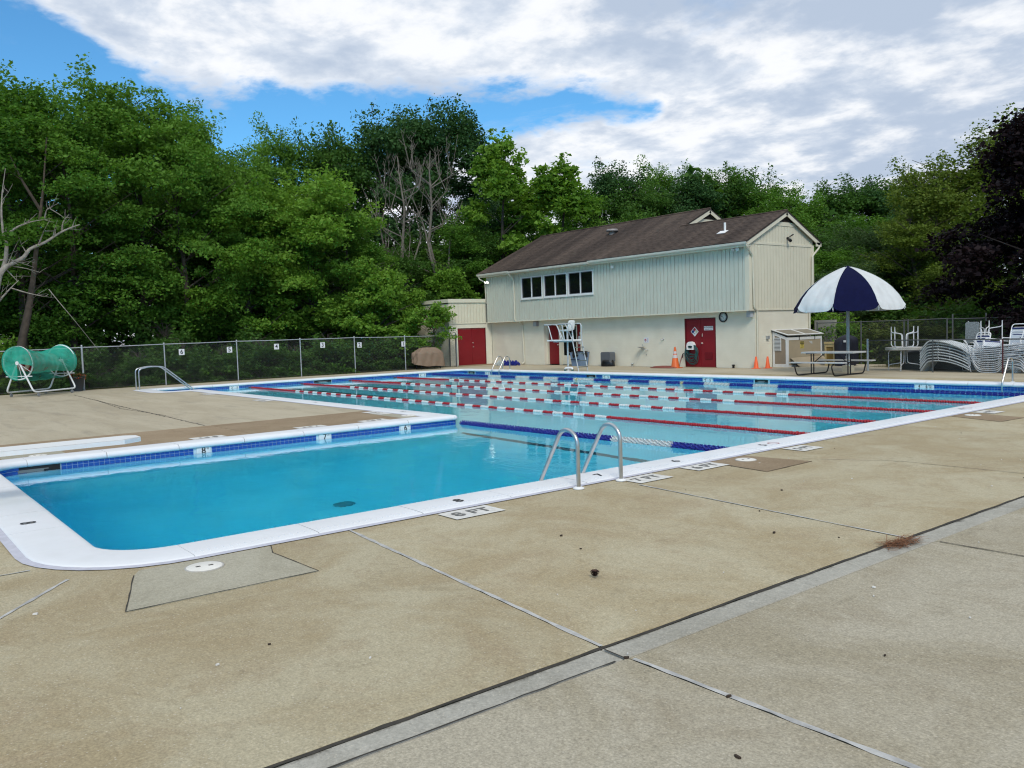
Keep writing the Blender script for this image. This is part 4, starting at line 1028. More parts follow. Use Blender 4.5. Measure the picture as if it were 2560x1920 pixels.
def blue_rope(y0, x0, x1, col, lab, pitch, a_, skew=0.0):
    ln_ = lambda x: skew*(x1-x)/(x1-x0)
    t_ = thing('lane_rope', lab, 'lane rope', ((x0+x1)/2, y0, ZW), 'lane ropes across the pool')
    MB().tube([(x0, y0+skew, -.13)]+[(x0+.1+(x1-x0-.1)*q/12, sag(y0, q/12, a_)+ln_(x0+.1+(x1-x0-.1)*q/12), ZW+.012) for q in range(13)], .007, 5).build('rope', cable, t_)
    x = x0+.14; i = 0; base = origin_of(t_)
    while x < x1-.25:
        o = bpy.data.objects.new('float', tb[col(x, i)]); place(o, t_, (x-base[0], sag(y0, (x-x0)/(x1-x0), a_)+ln_(x)-base[1], ZW+.018-base[2]))
        o.rotation_euler = (random.uniform(0, 6), random.uniform(-.04, .04), random.uniform(-.05, .05)); x += pitch; i += 1
blue_rope(.22, -7.2, .05, lambda x, i: 'w' if -2.74 < x < -1.50 else 'b', 'blue lane rope with one white stretch between the peninsula corner and the near edge', .118, -.06, -.20)
FB = [-21.52, -20.58, -19.61, -18.75, -17.89, -16.99, -16.1, -15.03, -14.14, -13.25, -12.35, -11.57, -9.93, -9.02, -8.15, -7.17, -6.13, -4.98]
def far_col(x, i):
    if abs(x+16.0) < .08 or abs(x+10.85) < .08: return 'c'
    return 'b' if sum(x > q for q in FB) % 2 == 0 else 'w'
blue_rope(RY0+5*2.23, -25.9, -.05, far_col, 'blue and white lane rope farthest away, along the clubhouse side', .124, .05)

# ================================================================== LADDERS AND RAILS
def ladder(loc, rotz, lab, w=.66, h=.64, out=.66):
    """rails rise from the deck at local +x = out, arch over and drop into the water at x<0"""
    t_ = thing('pool_ladder', lab, 'ladder', loc, 'pool ladders', rotz)
    for sy in (-w/2, w/2):
        prof = [(out, 0), (out, h-.17)]
        c0 = (out-.165, h-.165)
        prof += [(c0[0]+.165*math.cos(a), c0[1]+.165*math.sin(a)) for a in [math.pi*q/12*.80 for q in range(1, 13)]]
        lx, lz = prof[-1]; prof += [(lx-.36, lz-.58), (-.14, -.30), (-.14, -1.0)]
        pts = round_path([(a, sy, b) for a, b in prof[:2]], .02)+[(a, sy, b) for a, b in prof[2:-3]]+round_path([(a, sy, b) for a, b in prof[-4:]], .12, 4)[1:]
        r_ = MB(); r_.tube(pts, .024, 12); hr = r_.mesh('handrail', steel); place(bpy.data.objects.new('handrail', hr), t_)
        f_ = MB(); f_.lathe([(.062, 0), (.062, .012), (.04, .022), (.026, .024)], 20, (out, sy, .004)); place(bpy.data.objects.new('flange', f_.mesh('flange', white_paint)), t_)
    for z in (-.32, -.58, -.84):
        s_ = MB(); s_.bb(-.19, -w/2, z-.012, -.09, w/2, z+.012); place(bpy.data.objects.new('tread', s_.mesh('tread', steel)), t_)
    return t_
ladder((0, -3.53, 0), 0, 'big stainless ladder on the near edge of the diving well')
ladder((-23.0, 13.17, 0), math.pi/2, 'stainless ladder at the far side in front of the block wall', .55, .62, .46)
ladder((-1.35, 13.17, 0), math.pi/2, 'stainless ladder at the far right corner, cut by the frame', .62, .66, .50)
t_ = thing('stair_rail', 'stainless double handrail sloping down the corner stairs', 'handrail', (-25.4, -1.4, 0))
for x in (-25.95, -25.5):
    MB().tube(round_path([(x, -1.62, 0), (x, -1.62, .80), (x+.0, -1.2, .88), (x+.05, -.75, .86), (x+.12, .35, -.1), (x+.12, .4, -.5)], .14, 5), .024, 10).build('handrail', steel, t_)
    MB().lathe([(.06, 0), (.06, .012), (.03, .022)], 16, (x, -1.62, .004)).build('flange', white_paint, t_)
# steps in the corner recess
for i in range(4): MB().bb(-25.98, -1.18+i*.3, -1.0, -23.62, -.88+i*.3+.001, -.22-.2*i).build('stair_step', plaster, pool)

# ================================================================== DIVING BOARD
t_ = thing('diving_board', 'white diving board reaching in over the deep end from the left', 'diving board', (-3.56, -10.4, 0))
m_ = MB(); bw = .25
poly = [(-bw, -12.2), (bw, -12.2), (bw, -7.52), (bw-.15, -7.30), (-bw+.10, -7.30), (-bw, -7.42)]
m_.prism([(a-3.56, b) for a, b in poly], .555, .605); m_.build('board', white_paint, t_)
m_ = MB(); m_.prism([(a*.9-3.56, b) for a, b in poly], .607, .612)
m_.build('grip_surface', mat('board_grit', (.70, .71, .70), .9, bump=.4, bscale=120), t_)
for y in (-9.6, -11.8):
    MB().tube([(-3.85, y, 0), (-3.85, y, .5), (-3.27, y, .5), (-3.27, y, 0)], .03, 8).build('stand_frame', steel, t_)
    MB().tube([(-3.85, y, .53), (-3.27, y, .53)], .035, 8).build('fulcrum', black, t_)

# ================================================================== LIFEGUARD CHAIR (facing the pool, ladder at the back)
alu = mat('painted_tube', (.50, .52, .53), .4, metal=.3, var=.08)
LX, LY = -19.1, 13.95
t_ = thing('lifeguard_chair', 'tall lifeguard chair with white plastic seat on a single post by the far edge', 'chair', (LX, LY, 0))
MB().tube([(LX, LY-.02, 0), (LX, LY-.02, 1.70)], .042, 10).build('post', alu, t_)
MB().lathe([(.09, 0), (.09, .015), (.05, .03)], 12, (LX, LY-.02, .0)).build('base_plate', alu, t_)
m_ = MB(); m_.bb(LX-1.05, LY-.27, 1.27, LX+.55, LY+.27, 1.325, 0, .01); m_.build('platform', white_paint, t_)
MB().bb(LX-.70, LY-.2, 1.22, LX+.45, LY+.2, 1.268).build('platform_beam', alu, t_)
for sy in (-.26, .26):
    MB().tube(round_path([(LX-.72, LY+sy, 1.32), (LX-.95, LY+sy, 1.96), (LX-1.25, LY+sy, 1.98), (LX-.42, LY+sy, 1.98), (LX+.0, LY+sy, 1.30)], .10), .024, 8).build('foot_rail', alu, t_)
    MB().tube(round_path([(LX+.07, LY+sy, 1.30), (LX-.05, LY+sy*1.05, 1.98), (LX-.35, LY+sy*1.05, 1.99), (LX+.50, LY+sy*1.05, 1.99), (LX+.57, LY+sy, 1.9), (LX+.58, LY+sy, 1.24), (LX+.90, LY+sy, .0)], .10), .024, 8).build('arm_rail', alu, t_)
for i, z in enumerate((1.0, .72, .44, .18)):
    x = LX+.58+(1.24-z)*.258; MB().bb(x-.05, LY-.26, z-.015, x+.05, LY+.26, z+.015).build('ladder_tread', mat('tread_dark', (.10, .13, .13), .6), t_)
def seat_shell(u, v):
    s = u*1.0; yy = (v-.5)*.46
    if s < .45: q = s/.45; x, z, w_ = -.36+.50*q, 1.72-.015*math.sin(q*3.1)-.01, 1.0-.05*q
    else:
        q = (s-.45)/.55; x = .14+.06*math.sin(q*1.5)+.04*q; z = 1.715+.42*q; w_ = .92-.22*q**2
    return (LX+.02+x, LY+yy*w_, z+.05*(2*abs(v-.5))**2*(1 if s < .5 else 0)+(-.02*(2*abs(v-.5))**3 if s > .9 else 0))
m_ = MB(); m_.grid(seat_shell, 14, 10); sh_ = m_.build('seat_shell', white_paint, t_)
sd_ = sh_.modifiers.new('thick', 'SOLIDIFY'); sd_.thickness = .018
t_ = thing('white_pipe', 'short white plastic pipe bend at the pool edge below the lifeguard chair', 'pipe', (-18.75, 13.64, 0))
MB().tube(round_path([(-18.95, 13.62, .0), (-18.95, 13.62, .145), (-18.55, 13.66, .155), (-18.55, 13.66, 0)], .06), .038, 10).build('pipe', white_paint, t_)
for x, y in ((-18.95, 13.62), (-18.55, 13.66)): MB().lathe([(.05, .02), (.05, .09)], 10, (x, y, 0)).build('coupling', mat('coupling_dark', (.06, .12, .11), .5), t_)

# ================================================================== BINS, CONES, HOSES BY THE CLUBHOUSE
binb = mat('blue_grey_bin', (.15, .22, .33), .55, var=.06); bag = mat('black_bag', (.008, .008, .010), .35)
def rough_lathe(mb, prof, n, c, amp, seed, m=0, sx=1, sy=1):
    r_ = random.Random(seed); ph = [r_.uniform(0, 6) for _ in range(6)]
    vs = []; fs = []
    for i, (r, z) in enumerate(prof):
        for j in range(n):
            a = 2*math.pi*j/n; k_ = 1+amp*(math.sin(3*a+ph[0]+i)+.7*math.sin(7*a+ph[1]-i*.7)+.6*math.sin(11*a+ph[2]+i*1.3))
            vs.append((c[0]+r*k_*math.cos(a)*sx, c[1]+r*k_*math.sin(a)*sy, c[2]+z))
    for i in range(len(prof)-1):
        for j in range(n): j2 = (j+1) % n; fs.append((i*n+j, i*n+j2, (i+1)*n+j2, (i+1)*n+j))
    mb.add(vs, fs, m, True)
    return mb
t_ = thing('trash_bin', 'blue bin with a black bag hanging over its rim beside the entry', 'bin', (-22.13, 17.42, 0))
m_ = MB(); vs = []
for z, hx, hy in ((.0, .29, .24), (.62, .36, .30), (.66, .38, .32)): vs += [(-22.13+sx_*hx, 17.42+sy_*hy, z) for sx_, sy_ in ((-1,-1),(1,-1),(1,1),(-1,1))]
m_.add(vs, [(3,2,1,0)]+[(4*k_+i, 4*k_+(i+1) % 4, 4*k_+4+(i+1) % 4, 4*k_+4+i) for k_ in range(2) for i in range(4)]); m_.build('body', binb, t_)
m_ = MB(); m_.grid(lambda u, v: (-22.13+(.395)*math.cos(2*math.pi*u)*(1.03+.04*math.sin(13*u*6.28)), 17.42+.335*math.sin(2*math.pi*u)*(1.03+.04*math.cos(11*u*6.28)), .70-v*(.20+.10*math.sin(u*19)+.05*math.sin(u*47))), 48, 4); m_.build('bag', bag, t_)
MB().bb(-22.42, 17.10, .30, -21.85, 17.13, .33).build('band', mat('bin_band', (.02, .03, .07), .5), t_)
t_ = thing('grey_bin', 'grey lidded tub with a slumped black bag below it against the wall', 'bin', (-20.23, 17.42, 0))
m_ = MB(); m_.prism([(-20.53, .22), (-19.93, .22), (-19.93, .60), (-19.98, .66), (-20.48, .66), (-20.53, .60)], 17.25, 17.6, f=lambda a, b_, h: (a, h, b_)); m_.build('tub', mat('grey_tub', (.10, .11, .125), .5, var=.05), t_)
m_ = MB(); rough_lathe(m_, [(.36, 0), (.37, .08), (.35, .2), (.31, .30), (.0, .31)], 26, (-20.23, 17.42, 0), .04, 3, sy=.7); m_.build('bag', bag, t_)
orange = mat('faded_orange', (.62, .12, .025), .5, var=.1, vscale=5); orange2 = mat('bright_orange', (.85, .13, .035), .5, var=.05, vscale=5); refl = mat('reflective_band', (.55, .50, .50), .35)
def cone(x, y, h, mm, bands, lab, rot):
    t_ = thing('traffic_cone', lab, 'cone', (x, y, 0), 'traffic cones by the clubhouse', rot); b_ = h*.27
    m_ = MB(); m_.bb(-b_, -b_, 0, b_, b_, .025, 0, .006); place(bpy.data.objects.new('base', m_.mesh('base', mm)), t_)
    R0 = h*.20; m_ = MB(); m_.lathe([(R0+.012, .024), (R0, .04), (.034, h-.012), (.028, h), (.015, h), (.015, h-.02), (0, h-.02)], 20); place(bpy.data.objects.new('cone_body', m_.mesh('cone_body', mm)), t_)
    for z0, z1 in bands:
        f_ = lambda z: R0+(.034-R0)*(z-.04)/(h-.052)+.003
        m_ = MB(); m_.lathe([(f_(z0), z0), (f_(z1), z1)], 20); place(bpy.data.objects.new('reflective_band', m_.mesh('reflective_band', refl)), t_)
cone(-15.95, 17.1, .88, orange, [(.42, .56), (.60, .70)], 'tall faded orange cone with two pale bands by the red hose', .3)
cone(-12.32, 17.60, .47, orange2, [], 'small bright orange cone standing against the corner downspout', .1)
cone(-12.02, 17.92, .46, orange2, [], 'small bright orange cone next to the pump box', -.2)
hose_r = mat('red_hose', (.24, .075, .055), .5, var=.15, vscale=8); hose_g = mat('green_hose', (.02, .085, .085), .45, var=.2, vscale=8)
t_ = thing('red_hose', 'red rubber hose coiled flat on the deck beside the tall cone', 'hose', (-16.55, 16.95, 0))
pts = []
for i in range(170):
    a = i/170*2*math.pi*4.6; k_ = 1-.05*(i//37)+.05*math.sin(a*.37)
    pts.append((-16.45+.62*k_*math.cos(a)+.05*math.sin(i*.2), 16.95+.30*k_*math.sin(a), .02+.012*(i//37)+.006*math.sin(a*1.7)))
pts += [(-15.9, 17.3, .05), (-16.1, 17.6, .25), (-16.05, 17.68, .52)]
MB().tube(round_path(pts[:1]+pts[1:], .01, 1), .016, 6).build('hose', hose_r, t_)
MB().tube([(-16.05, 17.68, .40), (-16.04, 17.69, .56), (-15.98, 17.70, .58)], .022, 6).build('nozzle', black, t_)
t_ = thing('green_hose', 'green garden hose looped over a white hanger on the red door', 'hose', (-15.6, 17.6, .5))
for i in range(9):
    cx = -15.56+random.uniform(-.03, .03); w_ = .25+random.uniform(-.06, .07); bot = .12+i*.055+random.uniform(-.02, .02); top = .98-random.uniform(0, .06); yy = YF-.02-.022*(i % 4)
    pp = []
    for k_ in range(25):
        a = 2*math.pi*k_/24; sk = .04*math.sin(a*2+i)
        pp.append((cx+w_*math.sin(a)*(1.0+.1*math.cos(a))+sk, yy, (top+bot)/2-(top-bot)/2*math.cos(a)))
    MB().tube(pp[:-1], .016, 6, closed=True).build('loop', hose_g, t_)
t_ = thing('hose_hanger', 'white plastic hose hanger mounted on the red door', 'hanger', (-15.6, 17.7, .9))
m_ = MB(); yh = YF-.12
oc = [(-.175, .0), (.165, .0), (.185, .20), (.13, .30), (.03, .34), (-.08, .33), (-.16, .27), (-.185, .16)]; ic = [(-.12, .05), (.115, .05), (.13, .14), (.10, .16), (.03, .17), (-.05, .17), (-.11, .16), (-.13, .12)]
n_ = len(oc); vs = [(-15.6+a, yh, .74+b_) for a, b_ in oc]+[(-15.6+a, yh, .74+b_) for a, b_ in ic]+[(-15.6+a, YF+.04, .74+b_) for a, b_ in oc]+[(-15.6+a, YF+.04, .74+b_) for a, b_ in ic]
m_.add(vs, [(i, (i+1) % n_, n_+(i+1) % n_, n_+i) for i in range(n_)]+[(i, 2*n_+i, 2*n_+(i+1) % n_, (i+1) % n_) for i in range(n_)]+[(n_+i, n_+(i+1) % n_, 3*n_+(i+1) % n_, 3*n_+i) for i in range(n_)])
m_.build('bracket', white_paint, t_); MB().bb(-15.73, YF+.0, .80, -15.48, YF+.04, .92).build('back_plate', mat('hanger_shade', (.5, .5, .5), .5), t_)
t_ = thing('rolled_lane_rope', 'heap of blue and white lane floats lying along the wall foot', 'lane rope', (-26.8, 16.5, 0))
for i in range(46):
    u = i/45; m__ = tb['w'] if u < .34 else tb['b']; row = i % 3
    o = bpy.data.objects.new('float', m__); place(o, t_, (-.55+1.25*u+.03*random.random(), (-.12+.09*row)+.35*u, .06+.07*((i//3) % 2)+(.07 if row == 1 else 0))); o.rotation_euler = (random.uniform(0, 6), random.uniform(-.3, .3), random.uniform(-.5, .9))
for x, lab in ((-18.9, 'small capped metal pipe stub at the wall foot left of the tall cone'), (-13.4, 'dark drain stub at the wall foot under the clock')):
    t_ = thing('pipe_stub', lab, 'pipe', (x, 17.65, 0)); MB().lathe([(.045, 0), (.045, .10), (.065, .105), (.065, .14), (0, .15)], 12, (x, 17.62, 0)).build('stub', galv if x < -15 else black, t_)

# ================================================================== PUMP BOX AGAINST THE GABLE
boxw = mat('box_white_frame', (.66, .66, .64), .5, var=.05); boxt = mat('box_tan_panel', (.36, .295, .20), .7, var=.07, vscale=2, stain=(.30, .27, .20), stain_amt=.5, stain_scale=2); boxd = mat('box_brown_panel', (.25, .20, .145), .7, var=.05)
roofp = mat('box_roof_panel', (.24, .215, .165), .8, var=.15, vscale=5)
bx0, bx1, by0, by1 = -12.40, -11.73, 18.82, 21.25; zh, zl = 1.40, 1.16
t_ = thing('pump_box', 'tan and white pump enclosure with louvred end and sloping lid', 'cabinet', (-12.06, 20.0, 0))
f_ = lambda a, b_, h: (a, h, b_)
MB().prism([(bx0+.02, .03), (bx1-.02, .03), (bx1-.02, zl-.05), (bx0+.02, zh-.05)], by0+.015, by0+.03, f=f_).build('end_panel', boxd, t_)
m_ = MB()
for poly in ([(bx0, 0), (bx0+.085, 0), (bx0+.085, zh-.03), (bx0, zh)], [(bx1-.085, 0), (bx1, 0), (bx1, zl), (bx1-.085, zl+.03)], [(bx0+.085, 0), (bx1-.085, 0), (bx1-.085, .12), (bx0+.085, .12)], [(bx0+.085, zh-.15), (bx1-.085, zl-.09), (bx1-.085, zl+.03), (bx0+.085, zh-.03)]): m_.prism(poly, by0, by0+.04, f=f_)
m_.build('end_frame', boxw, t_)
MB().bb(bx1-.03, by0+.09, .05, bx1-.012, by1-.09, zl-.1).build('front_panel', boxt, t_)
m_ = MB()
for q in ((by0, 0, by0+.09, zl), (by1-.09, 0, by1, zl), (by0+.09, zl-.11, by1-.09, zl), (by0+.09, 0, by1-.09, .06)): m_.bb(bx1-.04, q[0]+(.041 if q[0] == by0 else 0), q[1], bx1, q[2], q[3])
m_.build('front_frame', boxw, t_); MB().bb(bx0, by1-.03, 0, bx1-.041, by1, zl).build('back_panel', boxd, t_)
dl = Vector((bx1+.05-bx0+.03, 0, zl-zh+.02)); 
def lidp(u0, u1, y0, y1, th, m__, nm, lift=.0):
    m_ = MB(); a = Vector((bx0-.03, 0, zh+.03+lift)); p0 = a+dl*u0; p1 = a+dl*u1
    m_.add([(p0.x, y0, p0.z), (p1.x, y0, p1.z), (p1.x, y1, p1.z), (p0.x, y1, p0.z), (p0.x, y0, p0.z+th), (p1.x, y0, p1.z+th), (p1.x, y1, p1.z+th), (p0.x, y1, p0.z+th)], [(3,2,1,0), (4,5,6,7), (0,1,5,4), (1,2,6,5), (2,3,7,6), (3,0,4,7)]); return m_.build(nm, m__, t_)
lidp(0, 1, by0-.05, by1+.05, .03, mat('lid_edge_dark', (.06, .06, .05), .7), 'lid', -.0)
ym = (by0+by1)/2
lidp(.1, .92, by0+.06, ym-.06, .012, roofp, 'lid_panel', .031); lidp(.1, .92, ym+.06, by1-.06, .012, roofp, 'lid_panel', .031)
for q in ((0, .1, by0-.05, by1+.05), (.92, 1.0, by0-.05, by1+.05), (.1, .92, by0-.05, by0+.06), (.1, .92, ym-.06, ym+.06), (.1, .92, by1-.06, by1+.05)): lidp(q[0], q[1], q[2], q[3], .024, boxw, 'lid_frame', .0315)
MB().bb(-12.33, by0-.012, .64, -12.02, by0+.012, 1.16).build('vent_frame', boxw, t_)
for i in range(9): MB().obox((-12.175, by0-.014, .69+i*.052), (.135, 0, 0), (0, .012, -.012), (0, .003, .012)).build('vent_slat', mat('vent_slat', (.5, .52, .53), .5), t_)
MB().bb(-12.31, by0-.013, .66, -12.04, by0-.0125, 1.14).build('vent_shade_sheet', black, t_)  # black sheet behind the slats, shade between them put into its colour
for y in (19.62, 20.72): MB().obox((bx1+.004, y, zl-.03), (.006, 0, 0), (0, .02, 0), (0, 0, .09)).build('latch', black, t_)
t_ = thing('caution_sign', 'yellow and black CAUTION sign on the tan pump box', 'sign', (bx1, 19.83, .83))
MB().bb(bx1-.012, 19.70, .70, bx1-.006, 19.97, .985).build('sign_plate', mat('caution_yellow', (.52, .42, .10), .55), t_)
MB().bb(bx1-.006, 19.705, .885, bx1-.003, 19.965, .975).build('header', black_paint, t_)
mb = MB(); mb.text('CAUTION', .062, (bx1-.0015, 19.835, .93), (0, 1, 0), (0, 0, 1)); mb.build('lettering', MATS['caution_yellow'], t_)
for z, w_ in ((.85, .1), (.80, .075), (.75, .11)): MB().bb(bx1-.006, 19.835-w_, z-.011, bx1-.0045, 19.835+w_, z+.011).build('print_line', mat('print_brown', (.12, .09, .02), .7), t_)
t_ = thing('torn_label', 'torn pale sticker on the tan pump box', 'sticker', (bx1, 20.4, .9))
MB().prism([(20.32, .97), (20.56, .97), (20.56, .85), (20.42, .90)], bx1-.012, bx1-.009, f=lambda a, b_, h: (h, a, b_)).build('label', mat('label_pale', (.45, .46, .43), .7), t_)
t_ = thing('leaning_board', 'thin plywood board lying against the foot of the pump box', 'board', (-11.6, 20.0, 0))
MB().add([(-11.28, 18.98, .0), (-11.28, 21.4, .0), (-11.70, 21.25, .34), (-11.70, 18.98, .34), (-11.29, 18.98, .022), (-11.29, 21.4, .022), (-11.715, 21.25, .36), (-11.715, 18.98, .36)], [(3,2,1,0), (4,5,6,7), (0,1,5,4), (1,2,6,5), (2,3,7,6), (3,0,4,7)]).build('plywood', boxt, t_)
t_ = thing('outlet_box', 'small metal outlet box on the wall left of the pump box', 'outlet', (XR+.02, 18.5, 1.18)); MB().bb(XR+.001, 18.42, 1.12, XR+.09, 18.56, 1.25).build('box', galv, t_)
# yellow cabinet, covered bin and pieces beyond the box
ycab = mat('yellow_cabinet', (.44, .34, .16), .6, var=.06); yc0 = (-10.95, 20.15)
t_ = thing('yellow_cabinet', 'small yellow cabinet with a clear front behind the picnic table', 'cabinet', (-10.7, 20.4, 0))
m_ = MB()
for q in ((-10.98, .0, -10.91, .93), (-10.62, 0, -10.55, .93), (-10.91, .74, -10.62, .93), (-10.91, 0, -10.62, .08)): m_.bb(q[0], 20.2, q[1], q[2], 20.6, q[3])
m_.build('carcass', ycab, t_); MB().bb(-10.91, 20.55, .08, -10.62, 20.58, .74).build('back', ycab, t_)
MB().bb(-10.905, 20.23, .08, -10.625, 20.238, .74).build('front_window', mat('amber_window', (.20, .13, .03), .2), t_)
MB().bb(-10.86, 20.245, .10, -10.68, 20.45, .42).build('contents', mat('pale_contents', (.45, .42, .33), .8), t_); MB().bb(-10.99, 20.17, .86, -10.54, 20.2, .94).build('top_trim', ycab, t_)
navyc = mat('dark_cover', (.012, .013, .022), .6, var=.2, vscale=4)
t_ = thing('covered_cart', 'bulky item under a black cover between the yellow cabinet and the umbrella pole', 'cover', (-10.1, 20.2, 0))
def cover_fn(x0, x1, y0, y1, z0, z1, seed, top=.55):
    r_ = random.Random(seed); ph = [r_.uniform(0, 6) for _ in range(8)]
    def fn(u, v):
        a = 2*math.pi*u; ca, sa = math.cos(a), math.sin(a); k_ = 1/max(abs(ca), abs(sa), .72)
        s_ = 1-v if v < 1 else 0; sh = 1 if v < .62 else 1-(v-.62)/.38*.98
        fold = .03*math.sin(a*5+ph[0]+v*2)+.02*math.sin(a*11+ph[1]-v*3)
        zz = z0+(z1-z0)*min(1, v/.62)*(.80 if v < .62 else .80)+(z1-z0)*.20*max(0, (v-.62)/.38)**.6
        return ((x0+x1)/2+(x1-x0)/2*ca*k_*sh*(1+fold), (y0+y1)/2+(y1-y0)/2*sa*k_*sh*(1+fold), zz+.03*math.sin(a*4+ph[2])*(1-v)+.03*math.sin(a*3+ph[3])*sh)
    return fn
m_ = MB(); m_.grid(cover_fn(-10.40, -9.78, 19.9, 20.6, .02, 1.22, 5), 40, 14); m_.build('cover', navyc, t_)
MB().bb(-9.98, 19.86, .92, -9.88, 19.875, 1.0).build('tag', lampw, t_)
cov2 = mat('dark_green_tarp', (.012, .022, .022), .5, var=.25, vscale=5)
t_ = thing('tarp_heap', 'dark green tarp heaped under and behind the round table', 'tarp', (-5.9, 18.9, 0))
m_ = MB(); m_.grid(cover_fn(-6.95, -4.9, 18.3, 19.3, .0, .74, 9), 48, 16); m_.build('tarp', cov2, t_)

# ================================================================== PATIO UMBRELLA AND PICNIC TABLE
UX, UY = -7.89, 16.55
navy = mat('navy_canvas', (.005, .0065, .036), .85, var=.12, vscale=6, bump=.15, bscale=300, spec=.1); canv = mat('white_canvas', (.62, .64, .64), .75, var=.04, vscale=4, bump=.12, bscale=300, stain=(.45, .45, .43), stain_amt=.35, stain_scale=3)
t_ = thing('patio_umbrella', 'big navy and white dome umbrella on a grey pole behind the picnic table', 'umbrella', (UX, UY, 0))
MB().tube([(UX, UY, .2), (UX, UY, 3.5)], .058, 14).build('pole', mat('pole_grey', (.30, .33, .34), .45, metal=.2, var=.06), t_)
MB().bb(UX-.15, UY-.13, 0, UX+.15, UY+.13, .23, 0, .015).build('base_block', patchc, t_); MB().lathe([(.085, .2), (.085, .55)], 14, (UX, UY, 0)).build('sleeve', galv, t_)
PR = [(0, 3.55), (.09, 3.545), (.34, 3.46), (.56, 3.36), (.82, 3.23), (1.04, 3.09), (1.21, 2.96), (1.39, 2.80), (1.61, 2.53), (1.75, 2.28), (1.81, 2.07)]
def prof_r(s):
    q = s*(len(PR)-1); i = min(int(q), len(PR)-2); w_ = q-i; return PR[i][0]*(1-w_)+PR[i+1][0]*w_, PR[i][1]*(1-w_)+PR[i+1][1]*w_
A0 = -.515                                              # one navy panel faces the pool
for k_ in range(8):
    ac = A0+(k_-.5)*math.pi/4
    def fn(u, v, ac=ac, k_=k_):
        r, z = prof_r(u); a = ac+(v-.5)*math.pi/4; b_ = (2*v-1)
        ch = math.cos(math.pi/8)/math.cos((v-.5)*math.pi/4); r2 = r*(ch*.75+.25)
        edge = 1-b_*b_
        dip = -.07*edge*u**2*math.sin(u*3.0) ; fold = .030*u*edge*math.sin(12*u+4.5*b_*b_+k_*1.3)+.018*edge*u*math.sin(21*u-7*b_*b_+k_*2.1+2*b_)+.010*u*math.sin(14*b_+k_)*edge
        scal = (.15*(1-edge)**4 if u > .88 else 0)*((u-.88)/.12)
        r2 += dip*.5+fold
        return (UX+r2*math.cos(a), UY+r2*math.sin(a), z+dip*.25+scal-.02*edge*u**6)
    MB().grid(fn, 34, 18).build('canopy_panel', navy if k_ % 2 == 0 else canv, t_)
    pts = []
    for q in range(0, 17): r, z = prof_r(.04+.955*q/16); a = A0+k_*math.pi/4; pts.append((UX+(r-.03)*math.cos(a), UY+(r-.03)*math.sin(a), z-.025))
    MB().tube(pts, .011, 6).build('rib', alu, t_)
    m_ = MB(); m_.tube([(lambda r, z, a: (UX+(r+.004)*math.cos(a), UY+(r+.004)*math.sin(a), z+.004))(*prof_r(.03+.96*q/20), A0+k_*math.pi/4) for q in range(21)], .009, 5); m_.build('seam', canv, t_)
MB().lathe([(.11, 3.54), (.07, 3.575), (0, 3.59)], 14, (UX, UY, 0)).build('top_cap', navy, t_)

tgrey = mat('table_top_grey', (.40, .40, .385), .6, var=.08, vscale=3); blk = mat('black_frame', (.012, .011, .012), .45)
t_ = thing('picnic_table', 'grey topped picnic table with black steel frame under the umbrella', 'table', (-7.6, 15.0, 0))
MB().bb(-8.45, 14.62, .715, -6.62, 15.42, .765, 0, .012).build('tabletop', tgrey, t_)
for y in (14.15, 15.87): MB().bb(-8.5, y-.13, .42, -6.62, y+.13, .46, 0, .01).build('bench', tgrey, t_)
for x in (-8.28, -6.98):
    MB().tube(round_path([(x, 14.17, .42), (x, 13.98, .34), (x, 14.12, .03), (x, 15.90, .03), (x, 16.04, .34), (x, 15.85, .42)], .12), .022, 8).build('base_loop', blk, t_)
    for y in (14.95, 15.1): MB().tube([(x, y, .03), (x, y, .71)], .02, 8).build('upright', blk, t_)
    MB().tube([(x, 14.17, .41), (x, 15.87, .41)], .016, 6).build('crossbar', blk, t_); MB().tube([(x, 14.66, .70), (x, 15.38, .70)], .016, 6).build('top_support', blk, t_)
    MB().tube([(x, 15.02, .36), (x+(.45 if x < -7.6 else -.45), 15.02, .71)], .014, 6).build('brace', blk, t_)

# ================================================================== FENCES
def chain(mb, a, b, z0, z1, sp=.075, r=.0016):
    """two sets of crossing diagonal wires between ground points a and b"""
    a = Vector((*a, 0)); b = Vector((*b, 0)); L = (b-a).length; d = (b-a)/L; H = z1-z0
    n = Vector((-d.y, d.x, 0))
    for s_ in (0, 1):
        c = -H
        while c < L:
            u0, u1 = c, c+H; w0, w1 = z0, z1
            if u0 < 0: w0 = z0-u0; u0 = 0
            if u1 > L: w1 = z1-(u1-L); u1 = L
            if u1 > u0+.01:
                if s_: p, q = a+d*u0+Vector((0, 0, z0+z1-w0)), a+d*u1+Vector((0, 0, z0+z1-w1))
                else: p, q = a+d*u0+Vector((0, 0, w0)), a+d*u1+Vector((0, 0, w1))
                t__ = (q-p).normalized(); u = n*r; v = t__.cross(n)*r; o_ = n*(.003*(1 if s_ else -1))
                vs = [e+o_+f__ for e in (p, q) for f__ in (u, v*.9-u*.5, -v*.9-u*.5)]
                mb.add(vs, [(0, 1, 4, 3), (1, 2, 5, 4), (2, 0, 3, 5)])
            c += sp
FX = -28.78
wire = mat('fence_wire', (.12, .125, .125), .6, metal=.3)
t_ = thing('chain_link_fence', 'long galvanised chain link fence along the left wood edge carrying the lane numbers', 'fence', (FX, 5, 0))
py = [-14.8, -11.8, -8.8, -5.85, -2.82, .27, 3.31, 6.25, 9.0, 11.79, 14.9]; tops = [1.66, 1.66, 1.62, 1.62, 1.67, 1.69, 1.71, 1.70, 1.70, 1.66, 1.66]
